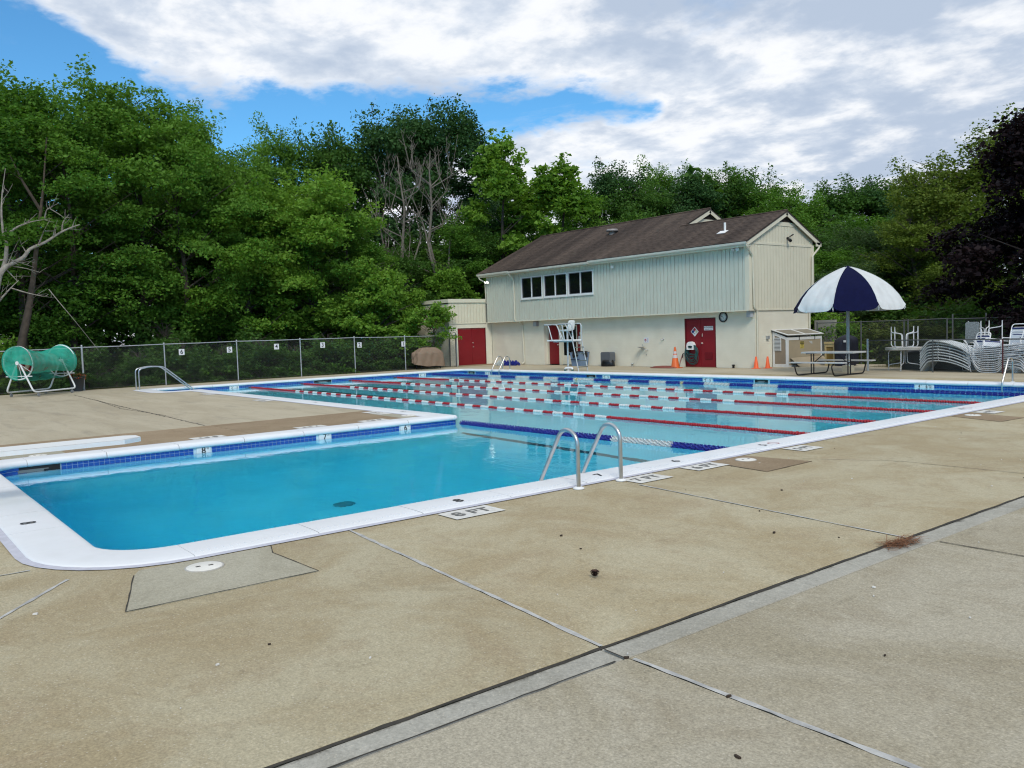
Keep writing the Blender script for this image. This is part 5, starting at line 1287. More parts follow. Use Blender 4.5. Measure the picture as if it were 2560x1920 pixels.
for i, y in enumerate(py):
    big = abs(y+2.82) < .01; p_ = MB().tube([(FX, y, -.08), (FX, y, tops[i]+(.03 if big else 0))], .038 if big else .028, 8).build('post', galv, t_)
    MB().lathe([(.03, 0), (.042, .03), (.03, .065), (0, .08)], 8, (FX, y, tops[i]+.02 if big else tops[i]-.01)).build('post_cap', galv, p_)
    if i: 
        ym_ = (py[i-1]+y)/2
        MB().tube([(FX, py[i-1], tops[i-1]-.005), (FX, ym_, (tops[i-1]+tops[i])/2-.015), (FX, y, tops[i]-.005)], .021, 7).build('top_rail', galv, t_)
m_ = MB(); chain(m_, (FX-.03, -14.8), (FX-.03, 14.9), .02, 1.64); o = m_.build('mesh', wire, t_); o['kind'] = 'stuff'
MB().tube([(FX-.03, -14.8, .06), (FX-.03, 14.9, .06)], .005, 4).build('tension_wire', wire, t_)
for s, y, z in (('6', .96, 1.335), ('5', 2.98, 1.355), ('4', 5.11, 1.41), ('3', 7.35, 1.40), ('2', 9.26, 1.335), ('1', 11.70, 1.30)):
    q = thing('lane_number_sign', 'white square lane sign reading %s, %s' % (s, {'6': 'the one nearest the reel', '5': 'beside the fence post second along', '4': 'between the two middle fence posts', '3': 'midway along the fence towards the grill', '2': 'just right of a fence post', '1': 'the one nearest the covered grill'}[s]), 'sign', (FX+.03, y, z), 'lane number signs on the fence')
    MB().bb(FX+.012, y-.115, z-.125, FX+.020, y+.115, z+.125).build('plate', sgn_w, q)
    mb = MB(); mb.text(s, .25, (FX+.0225, y, z+.0), (0, 1, 0), (0, 0, 1)); mb.build('numeral', black_paint, q)
    for sy in (-.09, .09): MB().tube([(FX-.04, y+sy, z+.11), (FX+.022, y+sy, z+.11)], .004, 5).build('tie', steel, q)
# short return of fence beside the annex
t_ = thing('gate_fence', 'short chain link gate beside the annex wall behind the small tree', 'fence', (-29.0, 14.7, 0))
for x, y in ((-28.78, 14.86), (-29.25, 14.8)): MB().tube([(x, y, -.05), (x, y, 1.75)], .03, 8).build('post', mat('dark_post', (.07, .075, .075), .6), t_)
MB().tube([(-28.78, 14.86, 1.62), (-29.25, 14.8, 1.62)], .02, 6).build('top_rail', galv, t_)
m_ = MB(); chain(m_, (-28.78, 14.83), (-29.4, 14.8), .02, 1.6); o = m_.build('mesh', wire, t_); o['kind'] = 'stuff'
# low fence on the right with the stacked furniture behind it
t_ = thing('low_chain_fence', 'low chain link fence on the right in front of the stacked loungers', 'fence', (-3.5, 17.1, 0))
lowp = [(-7.67, 17.42), (-5.4, 17.28), (-3.27, 17.16), (-1.0, 17.02), (1.6, 16.88)]
maroon = mat('maroon_post', (.07, .012, .016), .6)
for i, (x, y) in enumerate(lowp):
    MB().tube([(x, y, -.05), (x, y, 1.10 if i == 0 else 1.05)], .04 if i == 0 else .022, 8).build('post', galv if i == 0 else (maroon if i == 2 else mat('dark_post', (.07, .075, .075), .6)), t_)
    if i: MB().tube([(lowp[i-1][0], lowp[i-1][1], 1.04), (x, y, 1.04)], .02, 7).build('top_rail', mat('dark_rail', (.10, .105, .105), .55, metal=.3), t_)
m_ = MB(); chain(m_, lowp[0], lowp[-1], .03, 1.03, .065); o = m_.build('mesh', wire, t_); o['kind'] = 'stuff'
t_ = thing('back_fence', 'taller chain link fence with gate posts behind the stacked furniture', 'fence', (-5, 21.6, 0))
bp_ = [(-12.4, 22.0), (-10.4, 21.9), (-8.6, 21.8), (-8.42, 21.75), (-6.95, 21.7), (-6.75, 21.7), (-5.6, 21.7), (-3.0, 21.7), (-.2, 21.7), (2.6, 21.7), (5.5, 21.7)]
for i, (x, y) in enumerate(bp_):
    MB().tube([(x, y, -.08), (x, y, 1.86 if i in (5, 6) else 1.72)], .03, 8).build('post', MATS['dark_rail'], t_)
    if i: MB().tube([(bp_[i-1][0], bp_[i-1][1], 1.68), (x, y, 1.68+(.02 if i == 4 else 0))], .019, 6).build('top_rail', MATS['dark_rail'], t_)
m_ = MB(); chain(m_, bp_[0], bp_[2], .0, 1.66); chain(m_, bp_[2], bp_[-1], .0, 1.66); o = m_.build('mesh', wire, t_); o['kind'] = 'stuff'
tag(MB().bb(-12.9, 22.6, -.05, -11.95, 22.75, 1.80).build('garden_wall', mat('pale_wall', (.33, .32, .28), .8, var=.06), None, (-12, 22.6, 0)), 'pale block wall behind the chain link at the clubhouse corner', 'wall')
tag(MB().bb(-31.9, 26.5, 0, -31.8, 26.6, .1).build('survey_peg', galv, None, (-31.9, 26.5, 0)), 'peg', 'peg') if False else None

# ================================================================== STACKED POOL FURNITURE
sling = mat('grey_sling', (.52, .55, .55), .65, var=.30, vscale=26, bump=.2, bscale=200); tube_w = mat('white_tube', (.68, .69, .70), .4, var=.08); strap_w = mat('white_strap', (.58, .62, .66), .5, var=.1); strap_n = mat('navy_strap', (.02, .03, .12), .5)
LP = [(0, 0), (.045, .075), (.20, .285), (.27, .325), (.45, .345), (.62, .345), (.80, .325), (1.0, .285), (1.2, .225), (1.40, .145), (1.56, .05)]
def make_lounger():
    t_ = thing('sun_lounger', 'grey mesh sun lounger', 'sun lounger', (0, 0, 0), 'loungers stacked behind the low fence')
    path = round_path([(x, 0, z) for x, z in LP], .06, 2)
    for y in (0, .66): place(bpy.data.objects.new('side_rail', MB().tube([(q[0], y, q[2]) for q in path], .022, 6).mesh('side_rail', sling)), t_)
    m_ = MB(); pp = [(q[0], q[2]) for q in path]
    m_.grid(lambda u, v: (lambda i, w_: (pp[i][0]*(1-w_)+pp[min(i+1, len(pp)-1)][0]*w_, .02+.62*v, pp[i][1]*(1-w_)+pp[min(i+1, len(pp)-1)][1]*w_-.03*math.sin(math.pi*v)+.012))(min(int(u*(len(pp)-1)), len(pp)-1), u*(len(pp)-1)-min(int(u*(len(pp)-1)), len(pp)-1)), len(pp)-1, 5)
    place(bpy.data.objects.new('sling', m_.mesh('sling', sling)), t_)
    for x, z, dx_ in ((1.50, .10, .10), (1.50, .10, -.0)):
        pass
    m_ = MB().tube(round_path([(1.60, .02, .0), (1.50, .02, .30), (1.38, .02, .46)], .05), .014, 6); place(bpy.data.objects.new('leg', m_.mesh('leg', tube_w)), t_)
    m_ = MB().tube(round_path([(1.60, .64, .0), (1.50, .64, .30), (1.38, .64, .46)], .05), .014, 6); place(bpy.data.objects.new('leg', m_.mesh('leg', tube_w)), t_)
    for x in (.62, .98): place(bpy.data.objects.new('arm_stub', MB().tube([(x, -.012, .34), (x-.03, -.012, .40)], .010, 5).mesh('arm_stub', tube_w)), t_)
    return t_
ORD = ['lowest', 'second from the bottom', 'third from the bottom', 'fourth from the bottom', 'fifth from the bottom', 'sixth from the bottom', 'seventh from the bottom', 'eighth from the bottom']
lg = make_lounger()
for i in range(7):
    l_ = lg if i == 0 else dup(lg, (0, 0, 0))
    l_.location = (-5.93+random.uniform(-.015, .015), 17.55+random.uniform(-.02, .02), .01+i*.092); l_.rotation_euler = (random.uniform(-.008, .008), random.uniform(-.012, .012), random.uniform(-.012, .012)-.03)
    l_['label'] = 'grey mesh sun lounger, %s in the arched stack' % (ORD[i] if i < 6 else 'topmost')
top = dup(lg, (-5.9, 17.5, .70), -.03, 'grey mesh sun lounger lying loose and tilted across the arched stack'); top.rotation_euler = (0, .10, -.06)
# strap loungers: looped tube legs, vinyl straps
SP = [(0, .56), (.10, .22), (.20, .06), (.30, .02), (.66, .02), (.76, .06), (.86, .26), (.96, .32), (1.30, .31), (1.42, .26), (1.52, .06), (1.62, .02), (1.78, .02), (1.88, .08), (1.95, .3)]
def make_strap_lounger():
    t_ = thing('strap_lounger', 'strap lounger', 'sun lounger', (0, 0, 0), 'strap loungers stacked at the right edge')
    for y in (0, .64): place(bpy.data.objects.new('leg_loop', MB().tube(round_path([(x, y, z*.62) for x, z in SP], .08, 3), .014, 6).mesh('leg_loop', tube_w)), t_)
    TP = [(-.04, .36), (.7, .42), (1.4, .50), (1.98, .58)]
    f_ = lambda u: (lambda i, w_: (TP[i][0]*(1-w_)+TP[i+1][0]*w_, TP[i][1]*(1-w_)+TP[i+1][1]*w_))(min(int(u*3), 2), u*3-min(int(u*3), 2))
    for y in (0, .64): place(bpy.data.objects.new('bed_rail', MB().tube([(x, y, z) for x, z in TP], .016, 6).mesh('bed_rail', tube_w)), t_)
    for i in range(20):
        x, z = f_((i+.5)/20); m_ = MB().bb(x-.032, -.018, z-.004, x+.032, .658, z+.018); place(bpy.data.objects.new('strap', m_.mesh('strap', strap_w)), t_)
    return t_
sl = make_strap_lounger()
for i in range(7):
    l_ = sl if i == 0 else dup(sl, (0, 0, 0)); l_.location = (-4.27+random.uniform(-.02, .02), 17.45+random.uniform(-.02, .02), .005+i*.062); l_.rotation_euler = (0, random.uniform(-.01, .01), random.uniform(-.02, .02)-.04)
    l_['label'] = 'white strap lounger with looped legs, %s in its stack' % (ORD[i] if i < 6 else 'topmost')
for i in range(6):
    l_ = dup(sl, (-2.1+random.uniform(-.03, .03), 17.5, .02+i*.07), random.uniform(-.03, .03), 'white strap lounger cut by the right frame edge, %s in its stack' % (ORD[i] if i < 5 else 'topmost'))
# upright strap chairs with navy top strap, nested in stacks
def make_chair():
    t_ = thing('strap_chair', 'strap chair', 'chair', (0, 0, 0), 'strap chairs nested behind the loungers')
    back = [(-.20, .05, .42), (-.235, .16, .70), (-.235, .30, 1.02)]
    frame = round_path([(-.22, 0, .40), (-.235, .12, .70), (-.225, .26, 1.05), (.225, .26, 1.05), (.235, .12, .70), (.22, 0, .40)], .10, 4)
    place(bpy.data.objects.new('back_frame', MB().tube(frame, .016, 7).mesh('back_frame', white_paint)), t_)
    for i in range(9):
        z = .46+i*.057; y = (z-.40)*.40; m_ = MB().bb(-.225, y-.006, z-.021, .225, y+.006, z+.021 if i < 8 else z+.03); place(bpy.data.objects.new('back_strap', m_.mesh('back_strap', strap_n if i == 8 else strap_w)), t_)
    for i in range(8):
        y = -.48+i*.062; m_ = MB().bb(-.24, y-.024, .395+(.0 if i else -.01), .24, y+.024, .408+(.0 if i else -.01)); place(bpy.data.objects.new('seat_strap', m_.mesh('seat_strap', strap_w)), t_)
    for s_ in (-1, 1):
        place(bpy.data.objects.new('side_frame', MB().tube(round_path([(s_*.25, .10, .62), (s_*.27, -.40, .64), (s_*.27, -.50, .52), (s_*.26, -.46, .02), (s_*.26, -.1, .02), (s_*.25, .12, .02), (s_*.25, .02, .40)], .09, 4), .014, 6).mesh('side_frame', tube_w)), t_)
    return t_
ch = make_chair(); n_c = 0
for (x, y, n_, ds, zb, tilt, who) in ((-3.52, 18.75, 4, .105, .10, .0, 'stack left of the maroon post'), (-2.72, 18.9, 6, .105, .12, .04, 'tallest stack at the right edge'), (-3.05, 18.35, 3, .10, .05, -.1, 'short stack between the two tall ones'), (-4.55, 18.6, 3, .085, .0, -.15, 'stack beside the upturned table')):
    for i in range(n_):
        c_ = ch if n_c == 0 else dup(ch, (0, 0, 0)); n_c += 1
        c_.location = (x+random.uniform(-.01, .01), y+i*.03, zb+i*ds); c_.rotation_euler = (random.uniform(-.02, .02), 0, tilt+random.uniform(-.04, .04))
        c_['label'] = 'white strap chair, %s in the %s' % (ORD[i] if i < n_-1 else 'topmost', who)
dup(ch, (-4.02, 18.15, .22), .5, 'white strap chair leaning askew on the loungers between the stacks').rotation_euler = (-.5, .1, .4)
# round tables, one turned over on the other
ttop = mat('mesh_table_top', (.47, .46, .42), .5, var=.12, vscale=30)
def round_table(x, y, z, up, r, lab, rot=0):
    t_ = thing('round_table', lab, 'table', (x, y, z), 'round metal tables stored behind the fence', rot)
    if not up: t_.rotation_euler = (math.pi, 0, rot)
    place(bpy.data.objects.new('tabletop', MB().lathe([(0, .70), (r-.02, .70), (r, .71), (r, .735), (r-.01, .745), (0, .745)], 36).mesh('tabletop', ttop)), t_)
    for k_ in range(4):
        a = k_*math.pi/2+.25; c_, s_ = math.cos(a), math.sin(a)
        m_ = MB().tube(round_path([(.50*c_, .50*s_, 0), (.50*c_, .50*s_, .20), (.10*c_, .10*s_, .26), (.08*c_, .08*s_, .70)], .08, 3)+[(.10*c_, .10*s_, .69), (.44*c_, .44*s_, .69)], .016, 7); place(bpy.data.objects.new('leg', m_.mesh('leg', tube_w)), t_)
        m_ = MB().tube(round_path([(.50*c_, .50*s_, .0), (.50*c_, .50*s_, .62), (.44*c_, .44*s_, .69)], .06, 3), .016, 7); place(bpy.data.objects.new('leg', m_.mesh('leg', tube_w)), t_)
    return t_
round_table(-6.66, 17.95, 0, True, .60, 'round metal table standing upright behind the low fence')
round_table(-6.66, 17.95, 1.49, False, .60, 'round metal table turned legs up on top of another table', .1)
round_table(-4.65, 19.3, 1.60, False, .45, 'small metal table legs up behind the arched lounger stack', .4)
t_ = thing('leaning_tabletop', 'square grey mesh tabletop stood on edge behind the loungers', 'table', (-4.95, 19.2, .9))
m_ = MB(); m_.prism(round_path([(-5.22, .85, 0), (-5.22, 1.57, 0), (-4.78, 1.57, 0), (-4.78, .85, 0)], .06, 3) and [(-5.22, .85), (-5.22, 1.52), (-5.17, 1.57), (-4.83, 1.57), (-4.78, 1.52), (-4.78, .85)], 19.18, 19.21, f=lambda a, b_, h: (a, h, b_)); m_.build('top', mat('mesh_panel', (.22, .24, .24), .6, var=.5, vscale=22), t_)
for x in (-5.1, -4.9): MB().tube([(x, 19.22, 0), (x, 19.22, .86)], .015, 6).build('leg', tube_w, t_)
t_ = thing('white_bench', 'low white bench just inside the fence at the right edge', 'bench', (-2.4, 17.9, 0))
MB().bb(-3.3, 17.75, .10, -1.2, 18.1, .16).build('seat', white_paint, t_); MB().bb(-3.2, 17.8, 0, -3.1, 18.05, .10).build('leg', white_paint, t_); MB().bb(-1.4, 17.8, 0, -1.3, 18.05, .10).build('leg', white_paint, t_)

# ================================================================== LANE ROPE REEL (left)
t_ = thing('lane_rope_reel', 'white wheeled reel for lane ropes under a green mesh cover by the left fence', 'reel', (-27.3, -4.4, 0))
E1, E2 = Vector((-26.35, -5.35, 0)), Vector((-27.75, -3.75, 0)); ax = (E2-E1).normalized(); sd_ = Vector((-ax.y, ax.x, 0)); sd_ = sd_ if sd_.y > 0 else -sd_; UPV = Vector((0, 0, 1))
rt = mat('reel_white_tube', (.70, .72, .72), .35); HZ, RR = 1.20, .58
for e in (E1, E2):
    c = e+UPV*HZ
    MB().tube([c+sd_*(RR*math.cos(a))+UPV*(RR*math.sin(a)) for a in [2*math.pi*q/40 for q in range(40)]], .024, 7, closed=True).build('rim', rt, t_)
    for q in range(8):
        a = 2*math.pi*q/8+.2; MB().tube([c, c+sd_*(RR*math.cos(a))+UPV*(RR*math.sin(a))], .008, 5).build('spoke', rt, t_)
    MB().tube([c-sd_*.52-UPV*.47, c+sd_*.52-UPV*.47], .018, 6).build('crossbar', rt, t_)
    MB().tube([c-ax*.06, c+ax*.06], .07, 10).build('hub', rt, t_)
for s_ in (-1, 1):
    p1 = E1+sd_*s_*.55; p2 = E2+sd_*s_*.55
    MB().tube(round_path([E1+UPV*HZ+sd_*s_*.05, p1+UPV*.17, p2+UPV*.17, E2+UPV*HZ+sd_*s_*.05], .16, 5), .030, 8).build('base_frame', rt, t_)
    for p, d_ in ((p1, ax), (p2, -ax)):
        w_ = p+d_*.22; cs = MB().tube([w_+UPV*.17, w_+UPV*.09], .018, 6).build('caster', galv, t_)
        MB().tube([w_+UPV*.065-sd_*.02, w_+UPV*.065+sd_*.02], .062, 12).build('wheel', mat('caster_wheel', (.22, .23, .24), .5), cs)
MB().tube([E1+UPV*HZ, E2+UPV*HZ], .05, 8).build('axle', rt, t_)
t2 = thing('stored_lane_rope', 'red lane floats wound on the reel under the green mesh', 'lane rope', tuple(E1.lerp(E2, .4)+UPV*HZ), None)
for i in range(7):
    c = E1.lerp(E2, .10+i*.11)+UPV*HZ; rr = .28-.02*abs(i-3)
    m_ = MB().tube([c+sd_*(rr*math.cos(a))*(1+.05*math.sin(3*a+i))+UPV*(rr*math.sin(a)) for a in [2*math.pi*q/24 for q in range(24)]], .075, 7, closed=True); m_.build('coil', red_f if i in (1, 2, 3, 4) else mat('tan_float', (.40, .33, .24), .6), t2)
net = bpy.data.materials.new('green_netting'); net.use_nodes = True; t = net.node_tree; b = t.nodes['Principled BSDF']
b.inputs['Base Color'].default_value = (.022, .40, .28, 1); b.inputs['Roughness'].default_value = .6; b.inputs['Alpha'].default_value = .72
geo = t.nodes.new('ShaderNodeNewGeometry'); n1 = t.nodes.new('ShaderNodeTexNoise'); n1.inputs['Scale'].default_value = 3.5; n1.inputs['Detail'].default_value = 6; t.links.new(geo.outputs['Position'], n1.inputs['Vector'])
r1 = t.nodes.new('ShaderNodeMapRange'); r1.inputs[1].default_value = .3; r1.inputs[2].default_value = .7; r1.inputs[3].default_value = .50; r1.inputs[4].default_value = .86; t.links.new(n1.outputs[0], r1.inputs[0]); t.links.new(r1.outputs[0], b.inputs['Alpha'])
m_ = MB(); cov = thing('mesh_cover', 'translucent green mesh sheet draped over the lane rope reel', 'cover', tuple(E1.lerp(E2, .5)+UPV*1.0))
def drape(u, v):
    a0, a1 = math.radians(-40), math.radians(285); a = a0+(a1-a0)*v
    w_ = math.sin(math.pi*u); rr = (RR+.03)*(1-.30*w_*max(0, math.sin(a))**.8-.10*w_)+.018*math.sin(a*9+u*7)*w_+.012*math.sin(u*21+a*3)
    c = E1.lerp(E2, -.03+1.06*u)+UPV*(HZ-.10*w_*(1 if v > .9 else 0))
    return c+sd_*(rr*math.cos(a))+UPV*(rr*math.sin(a))
m_.grid(drape, 24, 44)
def disc(u, v):
    a = math.radians(-10)+math.radians(280)*v; c = E1+UPV*HZ-ax*(.05+.03*math.sin(3*a)*u); rr = (RR+.02)*u
    return c+sd_*(rr*math.cos(a))+UPV*(rr*math.sin(a))
m_.grid(disc, 8, 36)
m_.build('netting', net, cov)
t_ = thing('flower_pot', 'dark plastic pot of orange red flowers at the fence behind the reel', 'planter', (-28.35, -3.15, 0))
MB().lathe([(.19, 0), (.27, .50), (.30, .50), (.30, .55), (.26, .55), (.25, .48), (0, .48)], 20, (-28.35, -3.15, 0)).build('pot', mat('pot_grey', (.05, .055, .065), .6), t_)
grn = mat('flower_leaves', (.05, .10, .02), .7, var=.3, vscale=30); flo = mat('flower_petals', (.50, .07, .02), .6, var=.3, vscale=30)
m_, m2_ = MB(), MB()
for i in range(330):
    a, r, z = random.uniform(0, 6.28), .34*math.sqrt(random.random()), .52+random.random()*.2
    p = Vector((-28.35+r*math.cos(a), -3.15+r*math.sin(a), z-.25*r)); u = Vector((random.gauss(0, 1), random.gauss(0, 1), random.gauss(0, .5))).normalized()*.035; v = u.orthogonal().normalized()*.022
    (m_ if i % 3 else m2_).add([p-u, p-v, p+u, p+v], [(0, 1, 2, 3)])
o = m_.build('leaves', grn, t_); o['kind'] = 'stuff'; o = m2_.build('petals', flo, t_); o['kind'] = 'stuff'

# ================================================================== COVERED GRILL (by the annex)
t_ = thing('covered_grill', 'barbecue grill under a brown fabric cover beside the annex', 'grill', (-28.35, 12.85, 0))
bc = mat('brown_cover', (.235, .165, .115), .8, var=.08, vscale=3, bump=.25, bscale=50)
def gcov(u, v):
    a = 2*math.pi*u; ca, sa = math.cos(a), math.sin(a); k_ = min(1/max(abs(ca), abs(sa)), 1.3)
    hx, hy = .36, .80
    if v < .7:
        z = .22+.60*(v/.7); sh = 1-.05*(v/.7)
        hem = -.09*math.sin(a*1+.9)
        return (-28.35+hx*ca*k_*(sh+.045*math.sin(a*7+z*7)+.035*math.sin(13*a-5*z)+.03*math.sin(4*a+9*z)), 12.85+hy*sa*k_*(sh+.04*math.sin(a*9-z*6)+.03*math.sin(5*a+8*z)), z+hem*(1-v/.7)+.02*math.sin(a*5))
    q = (v-.7)/.3; q = min(max(q, 0.0), 1.0); sh = .95*(1-q**.8); zz = .80+.28*min(1, q*2.6)**.8
    return (-28.35+hx*ca*k_*sh, 12.85+(hy-.22*min(1, q*3))*sa*k_*max(0.0,1-q)**.45*(.93), zz-.03*q*abs(sa)+.012*math.sin(8*a+9*q))
m_ = MB(); m_.grid(gcov, 72, 26); m_.build('fabric_cover', bc, t_)
for x, y in ((-28.6, 12.3), (-28.1, 12.3), (-28.6, 13.4), (-28.1, 13.4)): MB().tube([(x, y, 0), (x, y, .4)], .022, 6).build('leg', black, t_)
MB().bb(-28.6, 12.3, .1, -28.1, 13.4, .13).build('shelf', black, t_)

# ================================================================== LITTER ON THE DECK
conem = mat('pine_cone', (.06, .028, .018), .9, var=.3, vscale=60); ndl = mat('pine_needles', (.20, .085, .035), .9, var=.3, vscale=40)
t_ = thing('pine_cone', 'small dark pine cone alone on the tan slab', 'pine cone', (3.16, -6.03, 0))
for i in range(7):
    for j in range(6):
        a = j*math.pi/3+i*.5; z = .004+i*.0055; r = .026*math.sin(math.pi*(i+1.2)/9)+.008
        d = Vector((math.cos(a), math.sin(a), .35)).normalized(); p = Vector((3.16, -6.03, z+.006)); s_ = d.cross(UPV).normalized()
        MB().add([p+s_*.006, p-s_*.006, p+d*r-s_*.008, p+d*r+s_*.008, p+d*r*1.08+Vector((0, 0, .004))], [(0, 1, 2, 3), (3, 2, 4)]).build('scale', conem, t_)
t_ = thing('needle_clump', 'rust brown clump of pine needles lying in the deck drain', 'pine needles', (4.2, -3.75, 0)); m_ = MB()
for i in range(260):
    p = Vector((4.18+random.gauss(0, .045), -3.72+random.gauss(0, .11), .004+random.random()*.02)); a = random.gauss(1.2, .8); d = Vector((math.cos(a), math.sin(a), random.gauss(0, .12)))*random.uniform(.03, .07); s_ = Vector((-d.y, d.x, 0)).normalized()*.0022
    m_.add([p-d-s_, p-d+s_, p+d+s_, p+d-s_], [(0, 1, 2, 3)])
o = m_.build('needles', ndl, t_); o['kind'] = 'stuff'
t_ = thing('debris', 'scattered bark bits, leaf scraps and white paint chips on the concrete', 'debris', (3, -5, 0)); del t_['category']; t_['kind'] = 'stuff'
bark = mat('bark_bit', (.045, .03, .02), .9); chip = mat('paint_chip', (.66, .64, .60), .8); m_, m2_ = MB(), MB()
def bit(mb, x, y, s_):
    a = random.uniform(0, 6.28); c_, n_ = math.cos(a), math.sin(a); k_ = random.uniform(.35, .9); z = .006
    pts = [(-s_, -s_*k_*.6), (s_*.8, -s_*k_*.8), (s_, s_*k_*.3), (s_*.2, s_*k_), (-s_*.7, s_*k_*.6)]
    base = [(x+p*c_-q*n_, y+p*n_+q*c_) for p, q in pts]; mb.prism(base, z-.004, z+s_*.35)
for i in range(48): bit(m_, random.uniform(.8, 7.6), random.uniform(-9.5, 11), random.uniform(.005, .012))
for i in range(40): bit(m2_, random.uniform(.9, 6.8), random.uniform(-9.8, 6), random.uniform(.003, .010))
for x, y, s_ in ((5.35, -7.35, .016), (4.33, -6.93, .016), (4.98, -6.92, .016), (3.3, -4.1, .02), (2.3, -2.5, .014), (2.1, -5.4, .016)): bit(m_, x, y, s_)
for x, y, s_ in ((5.45, -8.1, .016), (4.6, -4.9, .012), (6.0, -7.9, .012), (1.2, -9.2, .016), (2.9, -8.6, .012)): bit(m2_, x, y, s_)
m_.build('bark_bits', bark, t_)['kind'] = 'stuff'; m2_.build('paint_chips', chip, t_)['kind'] = 'stuff'
# ================================================================== TREES
def leaf_material(name, c0, c1, c2, trans=.35):
    m = bpy.data.materials.new(name); m.use_nodes = True; t = m.node_tree; t.nodes.clear()
    out = t.nodes.new('ShaderNodeOutputMaterial'); geo = t.nodes.new('ShaderNodeNewGeometry'); oi = t.nodes.new('ShaderNodeObjectInfo')
    at = t.nodes.new('ShaderNodeAttribute'); at.attribute_name = 'tone'
    ad = t.nodes.new('ShaderNodeMath'); ad.operation = 'MULTIPLY_ADD'; t.links.new(geo.outputs['Random Per Island'], ad.inputs[0]); ad.inputs[1].default_value = .40
    t.links.new(at.outputs['Fac'], ad.inputs[2])
    ob = t.nodes.new('ShaderNodeMath'); ob.operation = 'MULTIPLY_ADD'; t.links.new(oi.outputs['Random'], ob.inputs[0]); ob.inputs[1].default_value = .34; t.links.new(ad.outputs[0], ob.inputs[2])
    r = t.nodes.new('ShaderNodeValToRGB'); r.color_ramp.elements[0].position = .12; r.color_ramp.elements[0].color = (*c0, 1)
    r.color_ramp.elements[1].position = 1.0; r.color_ramp.elements[1].color = (*c2, 1); e = r.color_ramp.elements.new(.55); e.color = (*c1, 1)
    t.links.new(ob.outputs[0], r.inputs[0])
    d = t.nodes.new('ShaderNodeBsdfPrincipled'); d.inputs['Roughness'].default_value = .62; d.inputs['Specular IOR Level'].default_value = .16; t.links.new(r.outputs[0], d.inputs['Base Color'])
    tl = t.nodes.new('ShaderNodeBsdfTranslucent'); br_ = t.nodes.new('ShaderNodeMix'); br_.data_type = 'RGBA'; br_.blend_type = 'MULTIPLY'; br_.inputs[0].default_value = 1
    t.links.new(r.outputs[0], br_.inputs[6]); br_.inputs[7].default_value = (1.25, 1.3, .6, 1); t.links.new(br_.outputs[2], tl.inputs['Color'])
    mx = t.nodes.new('ShaderNodeMixShader'); mx.inputs[0].default_value = trans; t.links.new(d.outputs[0], mx.inputs[1]); t.links.new(tl.outputs[0], mx.inputs[2]); t.links.new(mx.outputs[0], out.inputs['Surface'])
    return m
LEAF = {'mid': leaf_material('leaf_green', (0.0291, 0.0816, 0.0112), (0.0666, 0.1656, 0.0213), (0.1300, 0.2640, 0.0375)),
        'bright': leaf_material('leaf_bright', (0.0437, 0.1176, 0.0125), (0.0978, 0.2160, 0.0225), (0.1768, 0.3240, 0.0450)),
        'dark': leaf_material('leaf_dark', (0.0187, 0.0552, 0.0125), (0.0395, 0.1056, 0.0187), (0.0780, 0.1680, 0.0325)),
        'oak': leaf_material('leaf_oak', (0.0166, 0.0528, 0.0175), (0.0322, 0.0912, 0.0275), (0.0624, 0.1380, 0.0425), .25),
        'yel': leaf_material('leaf_yellowgreen', (.050, .085, .012), (.095, .150, .020), (.165, .225, .040)),
        'pur': leaf_material('leaf_maroon', (.006, .0038, .006), (.010, .0055, .008), (.018, .009, .011), .15),
        'fea': leaf_material('needle_green', (.022, .052, .020), (.042, .088, .030), (.075, .13, .042), .25),
        'jun': leaf_material('juniper_green', (.035, .058, .012), (.065, .095, .018), (.105, .14, .028), .2)}
bark_m = mat('tree_bark', (.060, .050, .040), .95, var=.35, vscale=6, bump=.6, bscale=18)
bark_g = mat('grey_dead_wood', (.165, .148, .122), .9, var=.3, vscale=5, bump=.5, bscale=22)
bark_w = mat('bleached_dead_wood', (.27, .245, .21), .9, var=.3, vscale=6, bump=.5, bscale=22)

def leaves_mesh(name, C, tone, L, Wd, material, seed, up=.55, droop=.25):
    """C (n,3) leaf centres; folded diamond leaves with random lie"""
    r = np.random.default_rng(seed); n = len(C)
    d = r.normal(size=(n, 3)); d[:, 2] *= .45; d[:, 2] -= droop; d /= np.linalg.norm(d, axis=1)[:, None]
    nn = r.normal(size=(n, 3))*.75; nn[:, 2] += up; s = np.cross(d, nn); s /= np.linalg.norm(s, axis=1)[:, None]+1e-9; nn = np.cross(s, d)
    k_ = (.42+1.0*r.random(n)**1.2)[:, None]; l = L*k_*(.85+.3*r.random(n))[:, None]; w = Wd*k_*(.85+.3*r.random(n))[:, None]; f_ = w*.22
    V = np.empty((n, 4, 3), np.float32)
    V[:, 0] = C-d*l*.5; V[:, 1] = C+s*w*.5+nn*f_+d*l*.06; V[:, 2] = C+d*l*.5-nn*f_*.3; V[:, 3] = C-s*w*.5+nn*f_+d*l*.06
    me = bpy.data.meshes.new(name); me.vertices.add(4*n); me.vertices.foreach_set('co', V.reshape(-1))
    me.loops.add(4*n); me.loops.foreach_set('vertex_index', np.arange(4*n, dtype=np.int32))
    me.polygons.add(n); me.polygons.foreach_set('loop_start', np.arange(0, 4*n, 4, dtype=np.int32)); me.polygons.foreach_set('loop_total', np.full(n, 4, np.int32))
    a = me.attributes.new('tone', 'FLOAT', 'POINT'); a.data.foreach_set('value', np.repeat(tone.astype(np.float32), 4))
    me.materials.append(material); me.update(calc_edges=True); me.validate(); return me

